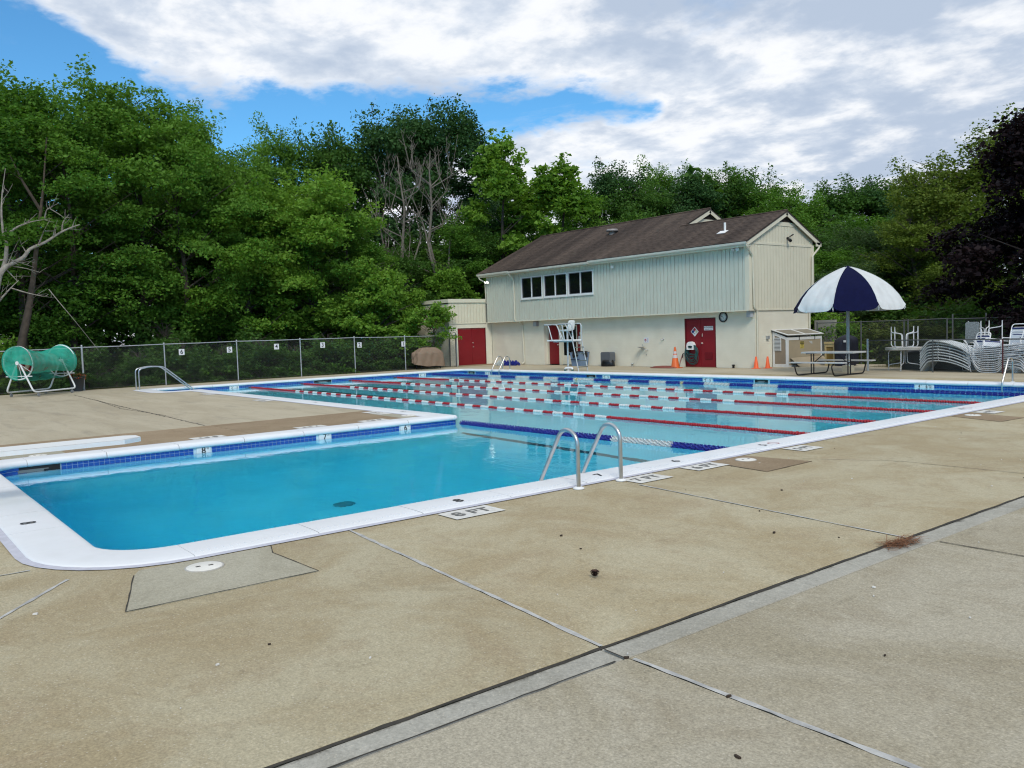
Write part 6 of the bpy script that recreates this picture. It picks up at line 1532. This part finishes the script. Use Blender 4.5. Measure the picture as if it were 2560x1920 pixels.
def env_broad(s): return np.clip(np.sin(np.pi*np.clip(s*.90+.09, 0, 1)), 0, 1)**.62
def env_oak(s): return np.clip(np.sin(np.pi*np.clip(s*.86+.12, 0, 1)), 0, 1)**.5
def env_low(s): return np.clip(1-s, 0, 1)**.55*np.clip(.55+s*2.2, 0, 1)
def env_cone(s): return np.clip(1-s, 0, 1)**.75*np.clip(.72+s*1.6, 0, 1)
def env_tall(s): return np.clip(np.sin(np.pi*np.clip(s*.80+.16, 0, 1)), 0, 1)**.8
def make_tree(kind, seed, H, R, cb, ncl, per, cr, L, Wd, leafm, env, flat=.42, up=.55, droop=.25, barkm=None, trunk_r=.20, gaps=.25, tops=5, shell=.45, lobes=15, lr=.40):
    """one tree: leaning trunk with limbs, and a crown of leaf sprays gathered in clumps"""
    r = np.random.default_rng(seed); rr = random.Random(seed)
    z0 = cb*H
    # lobes make the outline uneven
    ph = r.random(10)*6.28; clumps = []
    heads = [(rr.uniform(0, 6.28), rr.uniform(.1, .55)*R, rr.uniform(.86, 1.0)) for _ in range(tops)]
    tries = 0
    nl = lobes; L_ = []
    for i in range(nl):                                                # main boughs: each carries its own mass of sprays
        s = ((i+.5)/nl)**.85*.96+rr.uniform(-.04, .04); s = min(max(s, .02), .97); a = i*2.39996+rr.uniform(-.5, .5)
        rad = R*float(env(np.array(s)))*rr.uniform(.55, .92); L_.append((rad*math.cos(a), rad*math.sin(a), z0+s*(H*.95-z0), rr.uniform(.75, 1.25)*lr*R, rr.uniform(-.12, .12)))
    tl = []
    while len(clumps) < ncl and tries < ncl*30:
        tries += 1
        lx, ly, lz, lr_, lt = L_[rr.randrange(nl)]
        v = Vector((rr.gauss(0, 1), rr.gauss(0, 1), rr.gauss(0, 1))).normalized()*(rr.random()**.40)*lr_
        if v.z < -.35*lr_: continue
        x, y, z = lx+v.x, ly+v.y, lz+v.z*.72
        if z > H*.985 or z < z0*.75: continue
        clumps.append((x, y, z)); tl.append(lt)
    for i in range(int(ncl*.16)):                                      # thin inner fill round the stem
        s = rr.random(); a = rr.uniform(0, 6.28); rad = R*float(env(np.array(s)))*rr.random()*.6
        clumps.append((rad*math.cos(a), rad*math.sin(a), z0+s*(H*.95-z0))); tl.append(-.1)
    for a, hr, hz in heads:                                            # leader shoots above the rest
        for i in range(7):
            k_ = i/6; clumps.append((hr*math.cos(a)+rr.gauss(0, .22), hr*math.sin(a)+rr.gauss(0, .22), H*(hz-.14*(1-k_)))); tl.append(.05)
    clumps = np.array(clumps); n = len(clumps)
    lean = np.array([rr.uniform(-.05, .05), rr.uniform(-.05, .05)])
    sz = cr*(.6+.75*r.random(n)); Cs = []; Ts = []
    ctone = .22+np.array(tl)+.26*r.random(n)+.14*(clumps[:, 2]-z0)/(H-z0)  # paler upward, darker in the inner fill: crown light and shade put into tone
    for i in range(n):
        m_ = int(per*(.6+.8*r.random())*(sz[i]/cr)**1.6)
        o = r.normal(size=(m_, 3)); o /= np.linalg.norm(o, axis=1)[:, None]; o *= (r.random(m_)**.55*1.12)[:, None]
        o[:, 2] = np.abs(o[:, 2])*np.where(r.random(m_) < .74, 1, -1)
        o *= np.array([sz[i], sz[i], sz[i]*flat])
        if r.random() < .4:
            od = clumps[i]-np.array([0, 0, z0+.45*(H-z0)]); od /= np.linalg.norm(od)+1e-6; o += od*(r.random(m_)**1.5*sz[i]*1.5)[:, None]*np.array([1, 1, .8]); o[:, :2] *= .75
        o[:, 2] -= .16*(o[:, 0]**2+o[:, 1]**2)/max(sz[i], .1)
        Cs.append(clumps[i]+o); Ts.append(np.full(m_, ctone[i]))
    C = np.concatenate(Cs); T_ = np.concatenate(Ts); C[:, 2] += (H-C[:, 2].max()) if C[:, 2].max() > H else 0
    C[:, 2] = np.maximum(C[:, 2], .05)
    root = bpy.data.objects.new(kind, None); COL.objects.link(root)
    place(bpy.data.objects.new('crown', leaves_mesh('crown', C, T_, L, Wd, leafm, seed+1, up, droop)), root)
    # wood
    m_ = MB(); top = H*.86; pts = []
    for i in range(8): k_ = i/7; pts.append((lean[0]*H*k_**1.5+.12*math.sin(k_*7+ph[7]), lean[1]*H*k_**1.5+.12*math.sin(k_*6+ph[8]), -.15+top*k_))
    m_.tube(pts, [trunk_r*(1.25 if i == 0 else 1)*(1-.80*i/7) for i in range(8)], 8)
    order = r.permutation(n)[:min(34, n)]
    for i in order:
        c = clumps[i]; zt = max(z0*.5+.3, c[2]-(.35+.5*math.hypot(c[0], c[1]))*rr.uniform(.7, 1.1)); k_ = min(.98, max(.1, zt/top)); b0 = np.array([lean[0]*H*k_**1.5+.12*math.sin(k_*7+ph[7]), lean[1]*H*k_**1.5+.12*math.sin(k_*6+ph[8]), zt])
        mid = b0*.45+c*.55+np.array([rr.gauss(0, .12), rr.gauss(0, .12), .15]); r0 = max(.018, trunk_r*(1-.8*k_)*.45)
        m_.tube([tuple(b0), tuple(b0*.75+mid*.25), tuple(mid), tuple(c)], [r0, r0*.8, r0*.55, .012], 5, cap=False)
    wood = m_.mesh('trunk', barkm or bark_m); place(bpy.data.objects.new('trunk', wood), root)
    root['H'] = H; root['R'] = R
    return root
PROTO = {
 'b0': make_tree('leafy_tree', 11, 14, 4, .20, 250, 115, .70, .17, .105, LEAF['mid'], env_broad, lobes=19, lr=.31, tops=6),
 'b1': make_tree('leafy_tree', 23, 14, 4, .24, 240, 115, .72, .175, .105, LEAF['mid'], env_tall, lobes=18, lr=.32, tops=6),
 'b2': make_tree('leafy_tree', 37, 14, 4, .17, 280, 110, .70, .165, .10, LEAF['mid'], env_broad, tops=7, lobes=21, lr=.30),
 'bb': make_tree('leafy_tree', 41, 10, 3.4, .20, 270, 120, .62, .165, .10, LEAF['bright'], env_broad, tops=6, lobes=16, lr=.38),
 'oak': make_tree('oak_tree', 53, 16, 4.6, .20, 230, 105, .80, .20, .125, LEAF['oak'], env_oak, trunk_r=.3, lobes=16, lr=.27, tops=8),
 'dk': make_tree('leafy_tree', 61, 13, 4, .12, 240, 85, .85, .20, .125, LEAF['dark'], env_broad, lobes=14, lr=.40),
 'low': make_tree('young_maple', 71, 6, 2.6, .10, 190, 110, .52, .17, .125, LEAF['bright'], env_low, lobes=12, lr=.40),
 'cat': make_tree('broadleaf_tree', 83, 14, 2.7, .12, 150, 60, .60, .32, .17, LEAF['bright'], env_tall, flat=.35, tops=7, lobes=15, lr=.29),
 'fea': make_tree('soft_pine', 91, 6, 3.0, .02, 220, 130, .58, .24, .035, LEAF['fea'], env_low, flat=.28, droop=.1, lobes=16, lr=.36),
 'yel': make_tree('birch_tree', 101, 11, 3.6, .12, 250, 100, .66, .15, .095, LEAF['yel'], env_broad, tops=7, lobes=16, lr=.36),
 'pur': make_tree('purple_maple', 113, 9.9, 4.9, .16, 380, 120, .68, .19, .13, LEAF['pur'], env_cone, tops=4, lobes=24, lr=.30, barkm=mat('dark_bark', (.018, .014, .013), .95)),
}
used = set()
def plant(kind, x, y, H, R, lab, group, cat='tree', leafm=None, rot=None):
    p = PROTO[kind]; sc = (R/p['R'], R/p['R'], H/p['H']); rot = random.uniform(0, 6.28) if rot is None else rot
    if kind not in used: o = p; used.add(kind); o.location = (x, y, -.08); o.rotation_euler = (0, 0, rot); o.scale = sc
    else: o = dup(p, (x, y, -.08), rot, None, None, sc)
    o['label'] = lab; o['category'] = cat; o['group'] = group
    return o
def ordn(i): return ['first', 'second', 'third', 'fourth', 'fifth', 'sixth', 'seventh', 'eighth', 'ninth', 'tenth', 'eleventh', 'twelfth', 'thirteenth', 'fourteenth', 'fifteenth', 'sixteenth', 'seventeenth', 'eighteenth', 'nineteenth', 'twentieth'][i]
front = [(-36.4, -5.7, 14.0, 4.5, 'b0'), (-34.1, -3.9, 13.7, 4.2, 'b1'), (-33.8, -2.0, 12.7, 3.6, 'b2'), (-35.2, 1.1, 14.6, 4.2, 'b0'), (-34.1, 3.0, 13.2, 3.4, 'b1'), (-35.1, 4.8, 12.0, 3.0, 'b2'),
         (-34.6, 6.1, 10.4, 3.4, 'bb'), (-35.7, 8.7, 9.8, 2.9, 'b0'), (-34.3, 9.4, 10.9, 3.8, 'bb'), (-34.4, 11.5, 8.7, 2.9, 'b1'), (-31.9, 11.9, 5.9, 2.6, 'low'), (-32.8, 14.0, 4.8, 2.0, 'low')]
for i, (x, y, H, R, k_) in enumerate(front): plant(k_, x, y, H, R, '%s leafy tree, %s from the left in the front row behind the long fence' % ('bright' if k_ in ('bb', 'low') else 'green', ordn(i)), 'trees along the left wood edge')
second = [(-45.9, -1.4, 16.0, 4.5, 'b2'), (-45.3, 1.9, 16.5, 4, 'b1'), (-45.4, 5.2, 16.4, 4, 'b0'), (-45.8, 7.5, 14.6, 3.6, 'b0'), (-46.8, 10.6, 14.2, 3.5, 'dk'), (-45.8, 13.0, 16.1, 3.6, 'b2'), (-44.4, 11.2, 12.0, 3.4, 'b0'), (-46.4, 16.4, 16.9, 3.8, 'dk'), (-47.3, 19, 16.9, 4, 'dk'),
          (-41, -8.5, 15, 4.5, 'b1'), (-40.2, 2.6, 11, 4, 'dk'), (-40, 7, 9.5, 4, 'dk'), (-40.5, 13, 9.5, 3.6, 'dk'), (-40, -3.5, 12, 4.2, 'dk')]
for i, (x, y, H, R, k_) in enumerate(sorted(second, key=lambda t: t[1])): plant(k_, x, y, H, R, '%s tree, %s from the left in the rear row of the left wood' % ('dark' if k_ == 'dk' else 'tall green', ordn(i)), 'trees deeper in the left wood')
for i, (x, y, H, R, w) in enumerate([(-44.3, 20.3, 18.4, 5.0, 'left of the three tall oaks behind the bare trees'), (-46.9, 23.8, 18.8, 5.0, 'middle one of the three tall oaks behind the bare trees'), (-43.2, 23.9, 19.1, 5.0, 'tallest oak, behind the bare grey trees'), (-42.7, 27.5, 13.6, 3.2, 'lower dark oak between the tall oaks and the broad leaved trees')]):
    plant('oak', x, y, H, R, 'dark green ' + w if not w.startswith('lower') else w, 'oaks rising over the wood')
for i, (x, y, H, R, w) in enumerate([(-35.3, 23.0, 14.6, 2.6, 'left and tallest of three light green big leaved trees beside the clubhouse roof'), (-33.1, 26.0, 13.0, 2.8, 'right of three light green big leaved trees beside the clubhouse roof'), (-37.3, 26.9, 12.5, 3.0, 'rear of three light green big leaved trees beside the clubhouse roof')]): plant('cat', x, y, H, R, w, 'light green trees left of the roof')
mids = [(-36.2, 21.8, 8.6, 3.0, 'dk'), (-34.6, 18.6, 6.3, 2.4, 'low'), (-35.9, 20.5, 9.0, 3.0, 'b0'), (-36.2, 25.1, 8.8, 3.0, 'dk'), (-38.5, 18.5, 8.5, 3.2, 'dk'), (-39, 22.5, 9.5, 3.4, 'b1'), (-36.5, 15.8, 7.2, 2.8, 'dk'), (-34.2, 27.8, 9, 3.2, 'b0')]
for i, (x, y, H, R, k_) in enumerate(sorted(mids, key=lambda t: math.atan2(t[1]+10, -t[0]+7))): plant(k_, x, y, H, R, 'low leafy tree, %s from the left among those under the bare trees' % ordn(i), 'low trees beside the clubhouse end')
back = [(-39.6, 33.4, 12.9, 4, 'b0'), (-40.5, 38.2, 15.7, 4.2, 'oak'), (-37.4, 38.4, 13.6, 4, 'dk'), (-38.9, 42.4, 15.3, 4.2, 'b2'), (-35.9, 42.3, 14.3, 4, 'oak'), (-35.5, 45.2, 14.9, 4.2, 'b0'), (-33.8, 46.5, 14.6, 4, 'dk'), (-31, 46.1, 13.2, 4, 'b2'), (-28.4, 45.4, 11.6, 3.6, 'b0'),
        (-29.7, 51.7, 13.2, 4.5, 'dk'), (-28.6, 54.6, 13.9, 4.5, 'oak'), (-26.5, 55.7, 13.3, 4.5, 'dk'), (-23, 53, 12.2, 4, 'oak'), (-19.8, 47.9, 10.5, 3.5, 'dk'), (-22.4, 37.3, 7.8, 3.4, 'dk'), (-18, 33, 6.2, 3, 'b2'), (-20.9, 33.6, 5.6, 2.6, 'b2'), (-39.8, 30.1, 9.5, 3.2, 'b2'), (-43, 29.4, 11.6, 3.5, 'dk'), (-35.5, 34.7, 10.4, 3.2, 'b2'), (-25.5, 44, 8.5, 3.6, 'dk'), (-23.5, 47, 9.5, 3.8, 'b0')]
for i, (x, y, H, R, k_) in enumerate(sorted(back, key=lambda t: math.atan2(t[1]+10, -t[0]+7))):
    nm = {'oak': 'dark oak', 'dk': 'dark leafy tree', 'b0': 'green leafy tree', 'b2': 'green spreading tree'}[k_]
    plant(k_, x, y, H, R, '%s, %s from the left in the wood behind the clubhouse' % (nm, ordn(i) if i < 20 else ('second from the right' if i == 20 else 'rightmost')), 'trees behind the clubhouse')
for i, (x, y, H, R, w) in enumerate([(-17.2, 35.8, 7.5, 3.5, 'tallest of the feathery green pines right of the clubhouse gable'), (-14.3, 28.2, 4.8, 2.6, 'nearest feathery green pine, right behind the umbrella'), (-14.6, 32.0, 5.6, 2.8, 'feathery green pine just left of the yellow green birches')]): plant('fea', x, y, H, R, w, 'feathery pines behind the umbrella')
plant('low', -15.9, 27.3, 3.8, 2.2, 'low bright bush showing between the gable and the umbrella', 'low trees beside the clubhouse end')
for i, (x, y, H, R, w) in enumerate([(-12.6, 31.4, 7.9, 2.8, 'leftmost and lowest'), (-12.2, 32.6, 9.8, 3.2, 'second from the left'), (-11.4, 34.1, 11.4, 3.8, 'third from the left'), (-10.5, 36.6, 12.3, 4.4, 'rearmost and tallest')]): plant('yel', x, y, H, R, 'yellow green birch behind the purple tree, %s of the four' % w, 'yellow green trees at the right')
plant('pur', -4.0, 24.3, 9.7, 4.9, 'big dark purple leaved tree filling the right edge', 'purple trees')
# small tree by the annex, undergrowth, shrubs
st = make_tree('small_tree', 131, 3.5, 1.55, .30, 50, 50, .30, .14, .085, LEAF['bright'], env_broad, trunk_r=.05, lobes=9, lr=.34); st.location = (-29.35, 13.75, -.05)
tag(st, 'small leafy tree standing in front of the annex wall by the covered grill', 'tree')
PROTO['bush'] = make_tree('shrub', 141, 2.2, 1.5, .0, 70, 90, .42, .13, .08, LEAF['dark'], env_low, trunk_r=.03, tops=3, lobes=9, lr=.5)
PROTO['bushb'] = make_tree('shrub', 151, 2.2, 1.5, .0, 70, 90, .42, .13, .08, LEAF['bright'], env_low, trunk_r=.03, tops=3, lobes=9, lr=.5)
PROTO['jun'] = make_tree('juniper', 161, 1.8, 1.9, .0, 110, 60, .44, .16, .05, LEAF['jun'], env_low, flat=.3, trunk_r=.04, tops=4, droop=0)
ub = [(-29.9, y, h, r_, k_) for y, h, r_, k_ in ((-8.3, 1.6, 1.4, 'bush'), (-6.2, 1.8, 1.5, 'bushb'), (-4.6, 1.5, 1.3, 'bush'), (-2.4, 1.9, 1.4, 'bush'), (-.4, 1.6, 1.3, 'bush'), (1.4, 2.1, 1.5, 'bush'), (3.2, 1.7, 1.4, 'bush'), (5.0, 2.0, 1.5, 'bush'), (6.6, 1.6, 1.2, 'bush'), (8.3, 2.1, 1.5, 'bush'), (10.0, 1.7, 1.3, 'bush'), (11.4, 1.9, 1.3, 'bush'))]
for i, (x, y, H, R, k_) in enumerate(ub): plant(k_, x-.5, y, H, R, '%s green shrub pressed against the long fence, %s from the left' % ('bright' if k_ == 'bushb' else 'dark', ordn(i)), 'shrubs along the long fence', 'shrub')
u2 = [(-32.3, -5.0, 2.4, 1.5, 'bushb')]+[(-32.6-.5*(i % 3), -7+i*2.1, 2.6+.5*math.sin(i*2.1), 1.8, 'bush') for i in (0, 2, 4, 6, 9)]
for i, (x, y, H, R, k_) in enumerate(sorted(u2, key=lambda t: t[1])): plant(k_, x, y, H, R, '%s wood floor shrub, %s from the left behind the fence shrubs' % ('bright' if k_ == 'bushb' else 'dark', ordn(i)), 'shrubs under the trees', 'shrub')
for i, (x, y, H, R, k_, w) in enumerate([(-12.1, 23.6, 2.3, 1.6, 'bushb', 'leafy shrub behind the umbrella pole'), (-10.6, 24.2, 1.9, 2.0, 'jun', 'yellow green juniper right of the umbrella pole'), (-9.0, 24.6, 2.0, 2.0, 'jun', 'yellow green juniper behind the upturned round table'), (-7.6, 25.4, 2.0, 1.9, 'bush', 'dark shrub behind the gate posts'), (-6.6, 24.2, 1.5, 1.6, 'bush', 'dark shrub under the left side of the purple tree'), (-9.5, 27.5, 2.8, 2.2, 'bush', 'dark shrub behind the junipers'), (-4.2, 26, 1.8, 2, 'bush', 'dark shrub under the middle of the purple tree'), (-1.5, 26, 1.8, 2, 'bush', 'dark shrub under the right side of the purple tree'), (-7.0, 29.5, 3, 2.2, 'bush', 'tall dark shrub behind the purple tree, left'), (-3.5, 30.5, 3, 2.4, 'bush', 'tall dark shrub behind the purple tree, right'), (-12.5, 30, 3.0, 2.2, 'bush', 'dark shrub below the feathery pines')]):
    plant(k_, x, y, H, R, w, 'shrubs behind the back fence', 'shrub')
# bare and dead trees
def dead_tree(name, base, segs_, material, lab, seed, twigs=3, r0=.12):
    """segs_: list of hand-laid limbs (points, start radius); side twigs grow along them"""
    rr = random.Random(seed); t_ = thing(name, lab, 'tree', base)
    for i, (pts, ra) in enumerate(segs_):
        m_ = MB(); pts = [Vector(q) for q in pts]; fine = round_path(pts, .25, 2); k = len(fine)
        m_.tube(fine, [max(.010, ra*(1-.85*j/(k-1))) for j in range(k)], 7 if ra > .06 else 5)
        for j in range(twigs*max(1, len(pts)-1)):
            q = rr.uniform(.25, .98); idx = min(int(q*(k-1)), k-2); p = fine[idx].lerp(fine[idx+1], q*(k-1)-idx); d = (fine[idx+1]-fine[idx]).normalized()
            n_ = (d.orthogonal()*math.cos(rr.uniform(0, 6.28))); ang = rr.uniform(0, 6.28); u = d.orthogonal().normalized(); w = d.cross(u); n_ = (u*math.cos(ang)+w*math.sin(ang))
            ln = rr.uniform(.25, .9)*(.5+ra*6); e = p+(d*.7+n_*.6+Vector((0, 0, .25))).normalized()*ln
            m_.tube([p, p.lerp(e, .5)+n_*.05*ln, e], [max(.009, ra*.22), .010, .006], 4, cap=False)
            if ln > .5:
                e2 = p.lerp(e, .6)+(d*.3-n_*.7+Vector((0, 0, .3)))*ln*.45; m_.tube([p.lerp(e, .55), e2], [.010, .005], 4, cap=False)
        m_.build('trunk' if i == 0 else 'limb', material, t_)
    return t_
def X_(x, q): return [(x+(i*.13 % .3), a, b) for i, (a, b) in enumerate(q)]
xx = -30.3
dead_tree('dead_tree', (xx, -5.6, 0), [
    (X_(xx, [(-6.2, -.1), (-5.8, 1.8), (-5.5, 3.4), (-5.24, 4.57), (-5.08, 4.8), (-4.83, 4.97), (-4.35, 5.23), (-4.18, 5.57), (-3.57, 5.85), (-3.09, 6.24), (-2.61, 6.49), (-2.34, 6.59)]), .15),
    (X_(xx, [(-5.08, 4.8), (-4.99, 5.1), (-4.94, 5.76), (-5.01, 6.04), (-5.05, 6.85), (-4.95, 7.68), (-4.8, 8.6)]), .09),
    (X_(xx, [(-4.91, 6.04), (-4.65, 6.33), (-4.1, 6.61), (-3.33, 6.79)]), .06), (X_(xx, [(-3.54, 6.8), (-3.5, 7.05), (-3.47, 7.15), (-3.3, 7.25), (-3.04, 7.41)]), .03), (X_(xx, [(-3.36, 7.21), (-3.0, 6.95), (-2.88, 6.8)]), .025),
    (X_(xx, [(-2.95, 6.33), (-2.93, 6.7), (-2.71, 6.97)]), .045), (X_(xx, [(-5.18, 5.11), (-4.87, 5.16), (-4.5, 5.0), (-4.05, 4.86)]), .035), (X_(xx, [(-4.74, 4.89), (-4.3, 4.81), (-3.87, 4.65)]), .028),
    (X_(xx, [(-4.96, 4.74), (-4.63, 4.28)]), .03), (X_(xx, [(-5.5, 3.2), (-5.3, 3.56), (-4.89, 4.06), (-4.6, 4.35)]), .06), (X_(xx, [(-4.89, 4.06), (-4.31, 3.84), (-3.75, 3.7), (-3.61, 3.81)]), .035)],
    bark_w, 'bleached dead tree reaching bare branches in at the left edge', 5, 1)
t_ = dead_tree('leaning_tree', (-31.5, -4.6, 0), [(X_(-31.5, [(-4.75, -.1), (-4.47, 1.95), (-4.19, 3.16), (-3.93, 4.36), (-3.7, 5.97), (-3.34, 8.02), (-3.1, 10.2)]), .19), (X_(-31.4, [(-3.45, 7.2), (-4.1, 8.4), (-4.5, 9.4)]), .07)], mat('brown_bark', (.085, .066, .05), .95, var=.3, vscale=6, bump=.6, bscale=18), 'brown trunk leaning in the dark wood behind the lane rope reel', 8, 1)
def bare(x, y, H, lab, seed, lean, mat_=bark_g):
    rr = random.Random(seed); J = lambda a: rr.uniform(-a, a)
    tp = [Vector((x, y, -.1)), Vector((x+J(.2), y+lean*.3+J(.2), H*.22)), Vector((x+J(.3), y+lean*.7+J(.25), H*.40)), Vector((x+J(.4), y+lean*1.2+J(.35), H*.58)), Vector((x+J(.5), y+lean*1.5+J(.5), H*.74)), Vector((x+J(.5), y+lean*2.0+J(.5), H*.90)), Vector((x+J(.5), y+lean*2.2+J(.4), H))]
    segs_ = [(tp, .16)]
    for sg in (-1, 1):                                                 # forked leaders
        q = tp[2].lerp(tp[1], rr.uniform(0, .5)); segs_.append(([q, q+Vector((J(.4), sg*.7, H*.14)), q+Vector((J(.6), sg*1.3+J(.3), H*.30)), q+Vector((J(.6), sg*1.6+J(.4), H*.46))], .095))
    for i in range(10):
        k_ = rr.uniform(.34, .88); s_ = rr.choice((-1, 1)); iz = min(5, max(0, sum(v_.z < H*k_ for v_ in tp)-1)); b0 = tp[iz].lerp(tp[iz+1], (H*k_-tp[iz].z)/(tp[iz+1].z-tp[iz].z)); ln = H*rr.uniform(.22, .42)*(1.15-k_*.55); sp = rr.uniform(.5, .95)
        d = Vector((rr.uniform(-.5, .5), s_*sp, rr.uniform(.6, 1.1))).normalized(); p1 = b0+d*ln*.5+Vector((0, s_*.10*ln, -.12*ln)); p2 = b0+d*ln+Vector((0, -s_*.08*ln, .22*ln))
        segs_.append(([b0, p1, p2], .062*(1.15-k_*.7))); d2 = Vector((rr.uniform(-.4, .4), -s_*.3, 1)).normalized(); segs_.append(([p1, p1+d2*ln*.4, p1+d2*ln*.65+Vector((0, s_*.2, 0))], .03))
    return dead_tree('bare_tree', (x, y, 0), segs_, mat_, lab, seed, 4)
bare(-37.0, 16.4, 12.6, 'left of two bare grey trees in front of the tall oaks', 21, .35)
bare(-35.6, 18.6, 12.6, 'right of two bare grey trees in front of the tall oaks', 22, -.25)
dead_tree('fallen_branch', (-30.0, -2.2, 0), [(X_(-30.1, [(-3.6, 4.0), (-3.3, 3.5), (-2.9, 2.9), (-2.2, 1.9), (-1.9, 1.4)]), .022)], bark_w, 'thin bare branch hanging down behind the fence right of the reel', 31, 0)
# far wood beyond: one dark mass closing the gaps, and rough grass
r = np.random.default_rng(5); n = 64000
a = np.radians(r.uniform(-4, 84, n)); D = r.uniform(66, 90, n); hmax = 9.5+2.2*np.sin(a*9)+1.6*np.sin(a*23+1)+1.2*np.sin(a*51)
hmax = hmax*np.where(a < .5, 1.12, 1)*np.where(a > 1.05, .78, 1); z = hmax*r.random(n)**.8
C = np.stack([7.4-D*np.cos(a), -10+D*np.sin(a), z], 1)
wood_far = bpy.data.objects.new('far_woods', leaves_mesh('far_woods', C, .2+.35*r.random(n), 0.62, .42, LEAF['dark'], 9)); place(wood_far, None, None, kind='stuff')
def grass(name, n, fx, fy, h, material, lean=.5):
    r = np.random.default_rng(n); x = fx(r, n); y = fy(r, n); hh = h*(.4+r.random(n)); a = r.uniform(0, 6.28, n); w = .006+.006*r.random(n); V = np.empty((n, 3, 3), np.float32)
    cx, sx_ = np.cos(a)*w, np.sin(a)*w; lx, ly = r.normal(size=n)*lean*hh, r.normal(size=n)*lean*hh
    V[:, 0] = np.stack([x-cx, y-sx_, np.full(n, -.1)], 1); V[:, 1] = np.stack([x+cx, y+sx_, np.full(n, -.1)], 1); V[:, 2] = np.stack([x+lx, y+ly, hh-.06], 1)
    me = bpy.data.meshes.new(name); me.vertices.add(3*n); me.vertices.foreach_set('co', V.reshape(-1)); me.loops.add(3*n); me.loops.foreach_set('vertex_index', np.arange(3*n, dtype=np.int32)); me.polygons.add(n)
    me.polygons.foreach_set('loop_start', np.arange(0, 3*n, 3, dtype=np.int32)); me.polygons.foreach_set('loop_total', np.full(n, 3, np.int32))
    at_ = me.attributes.new('tone', 'FLOAT', 'POINT'); at_.data.foreach_set('value', np.repeat((.2+.5*r.random(n)).astype(np.float32), 3))
    me.materials.append(material); me.update(calc_edges=True); me.validate(); return place(bpy.data.objects.new(name, me), None, None, kind='stuff')
dry = leaf_material('dry_grass', (.05, .055, .016), (.10, .095, .032), (.17, .14, .06), .2)
grass('fence_grass', 9000, lambda r, n: -28.72-np.abs(r.normal(size=n))*.5, lambda r, n: r.uniform(-12, 15, n), .10, dry)
grass('lawn', 16000, lambda r, n: r.uniform(-11, 4, n), lambda r, n: 19.7+r.random(n)**1.5*9, .06, dry)
for k_, p_ in PROTO.items():
    for q in ('H', 'R'):
        if q in p_: pass
for o in list(bpy.data.objects):
    for q in ('H', 'R'):
        if q in o: del o[q]
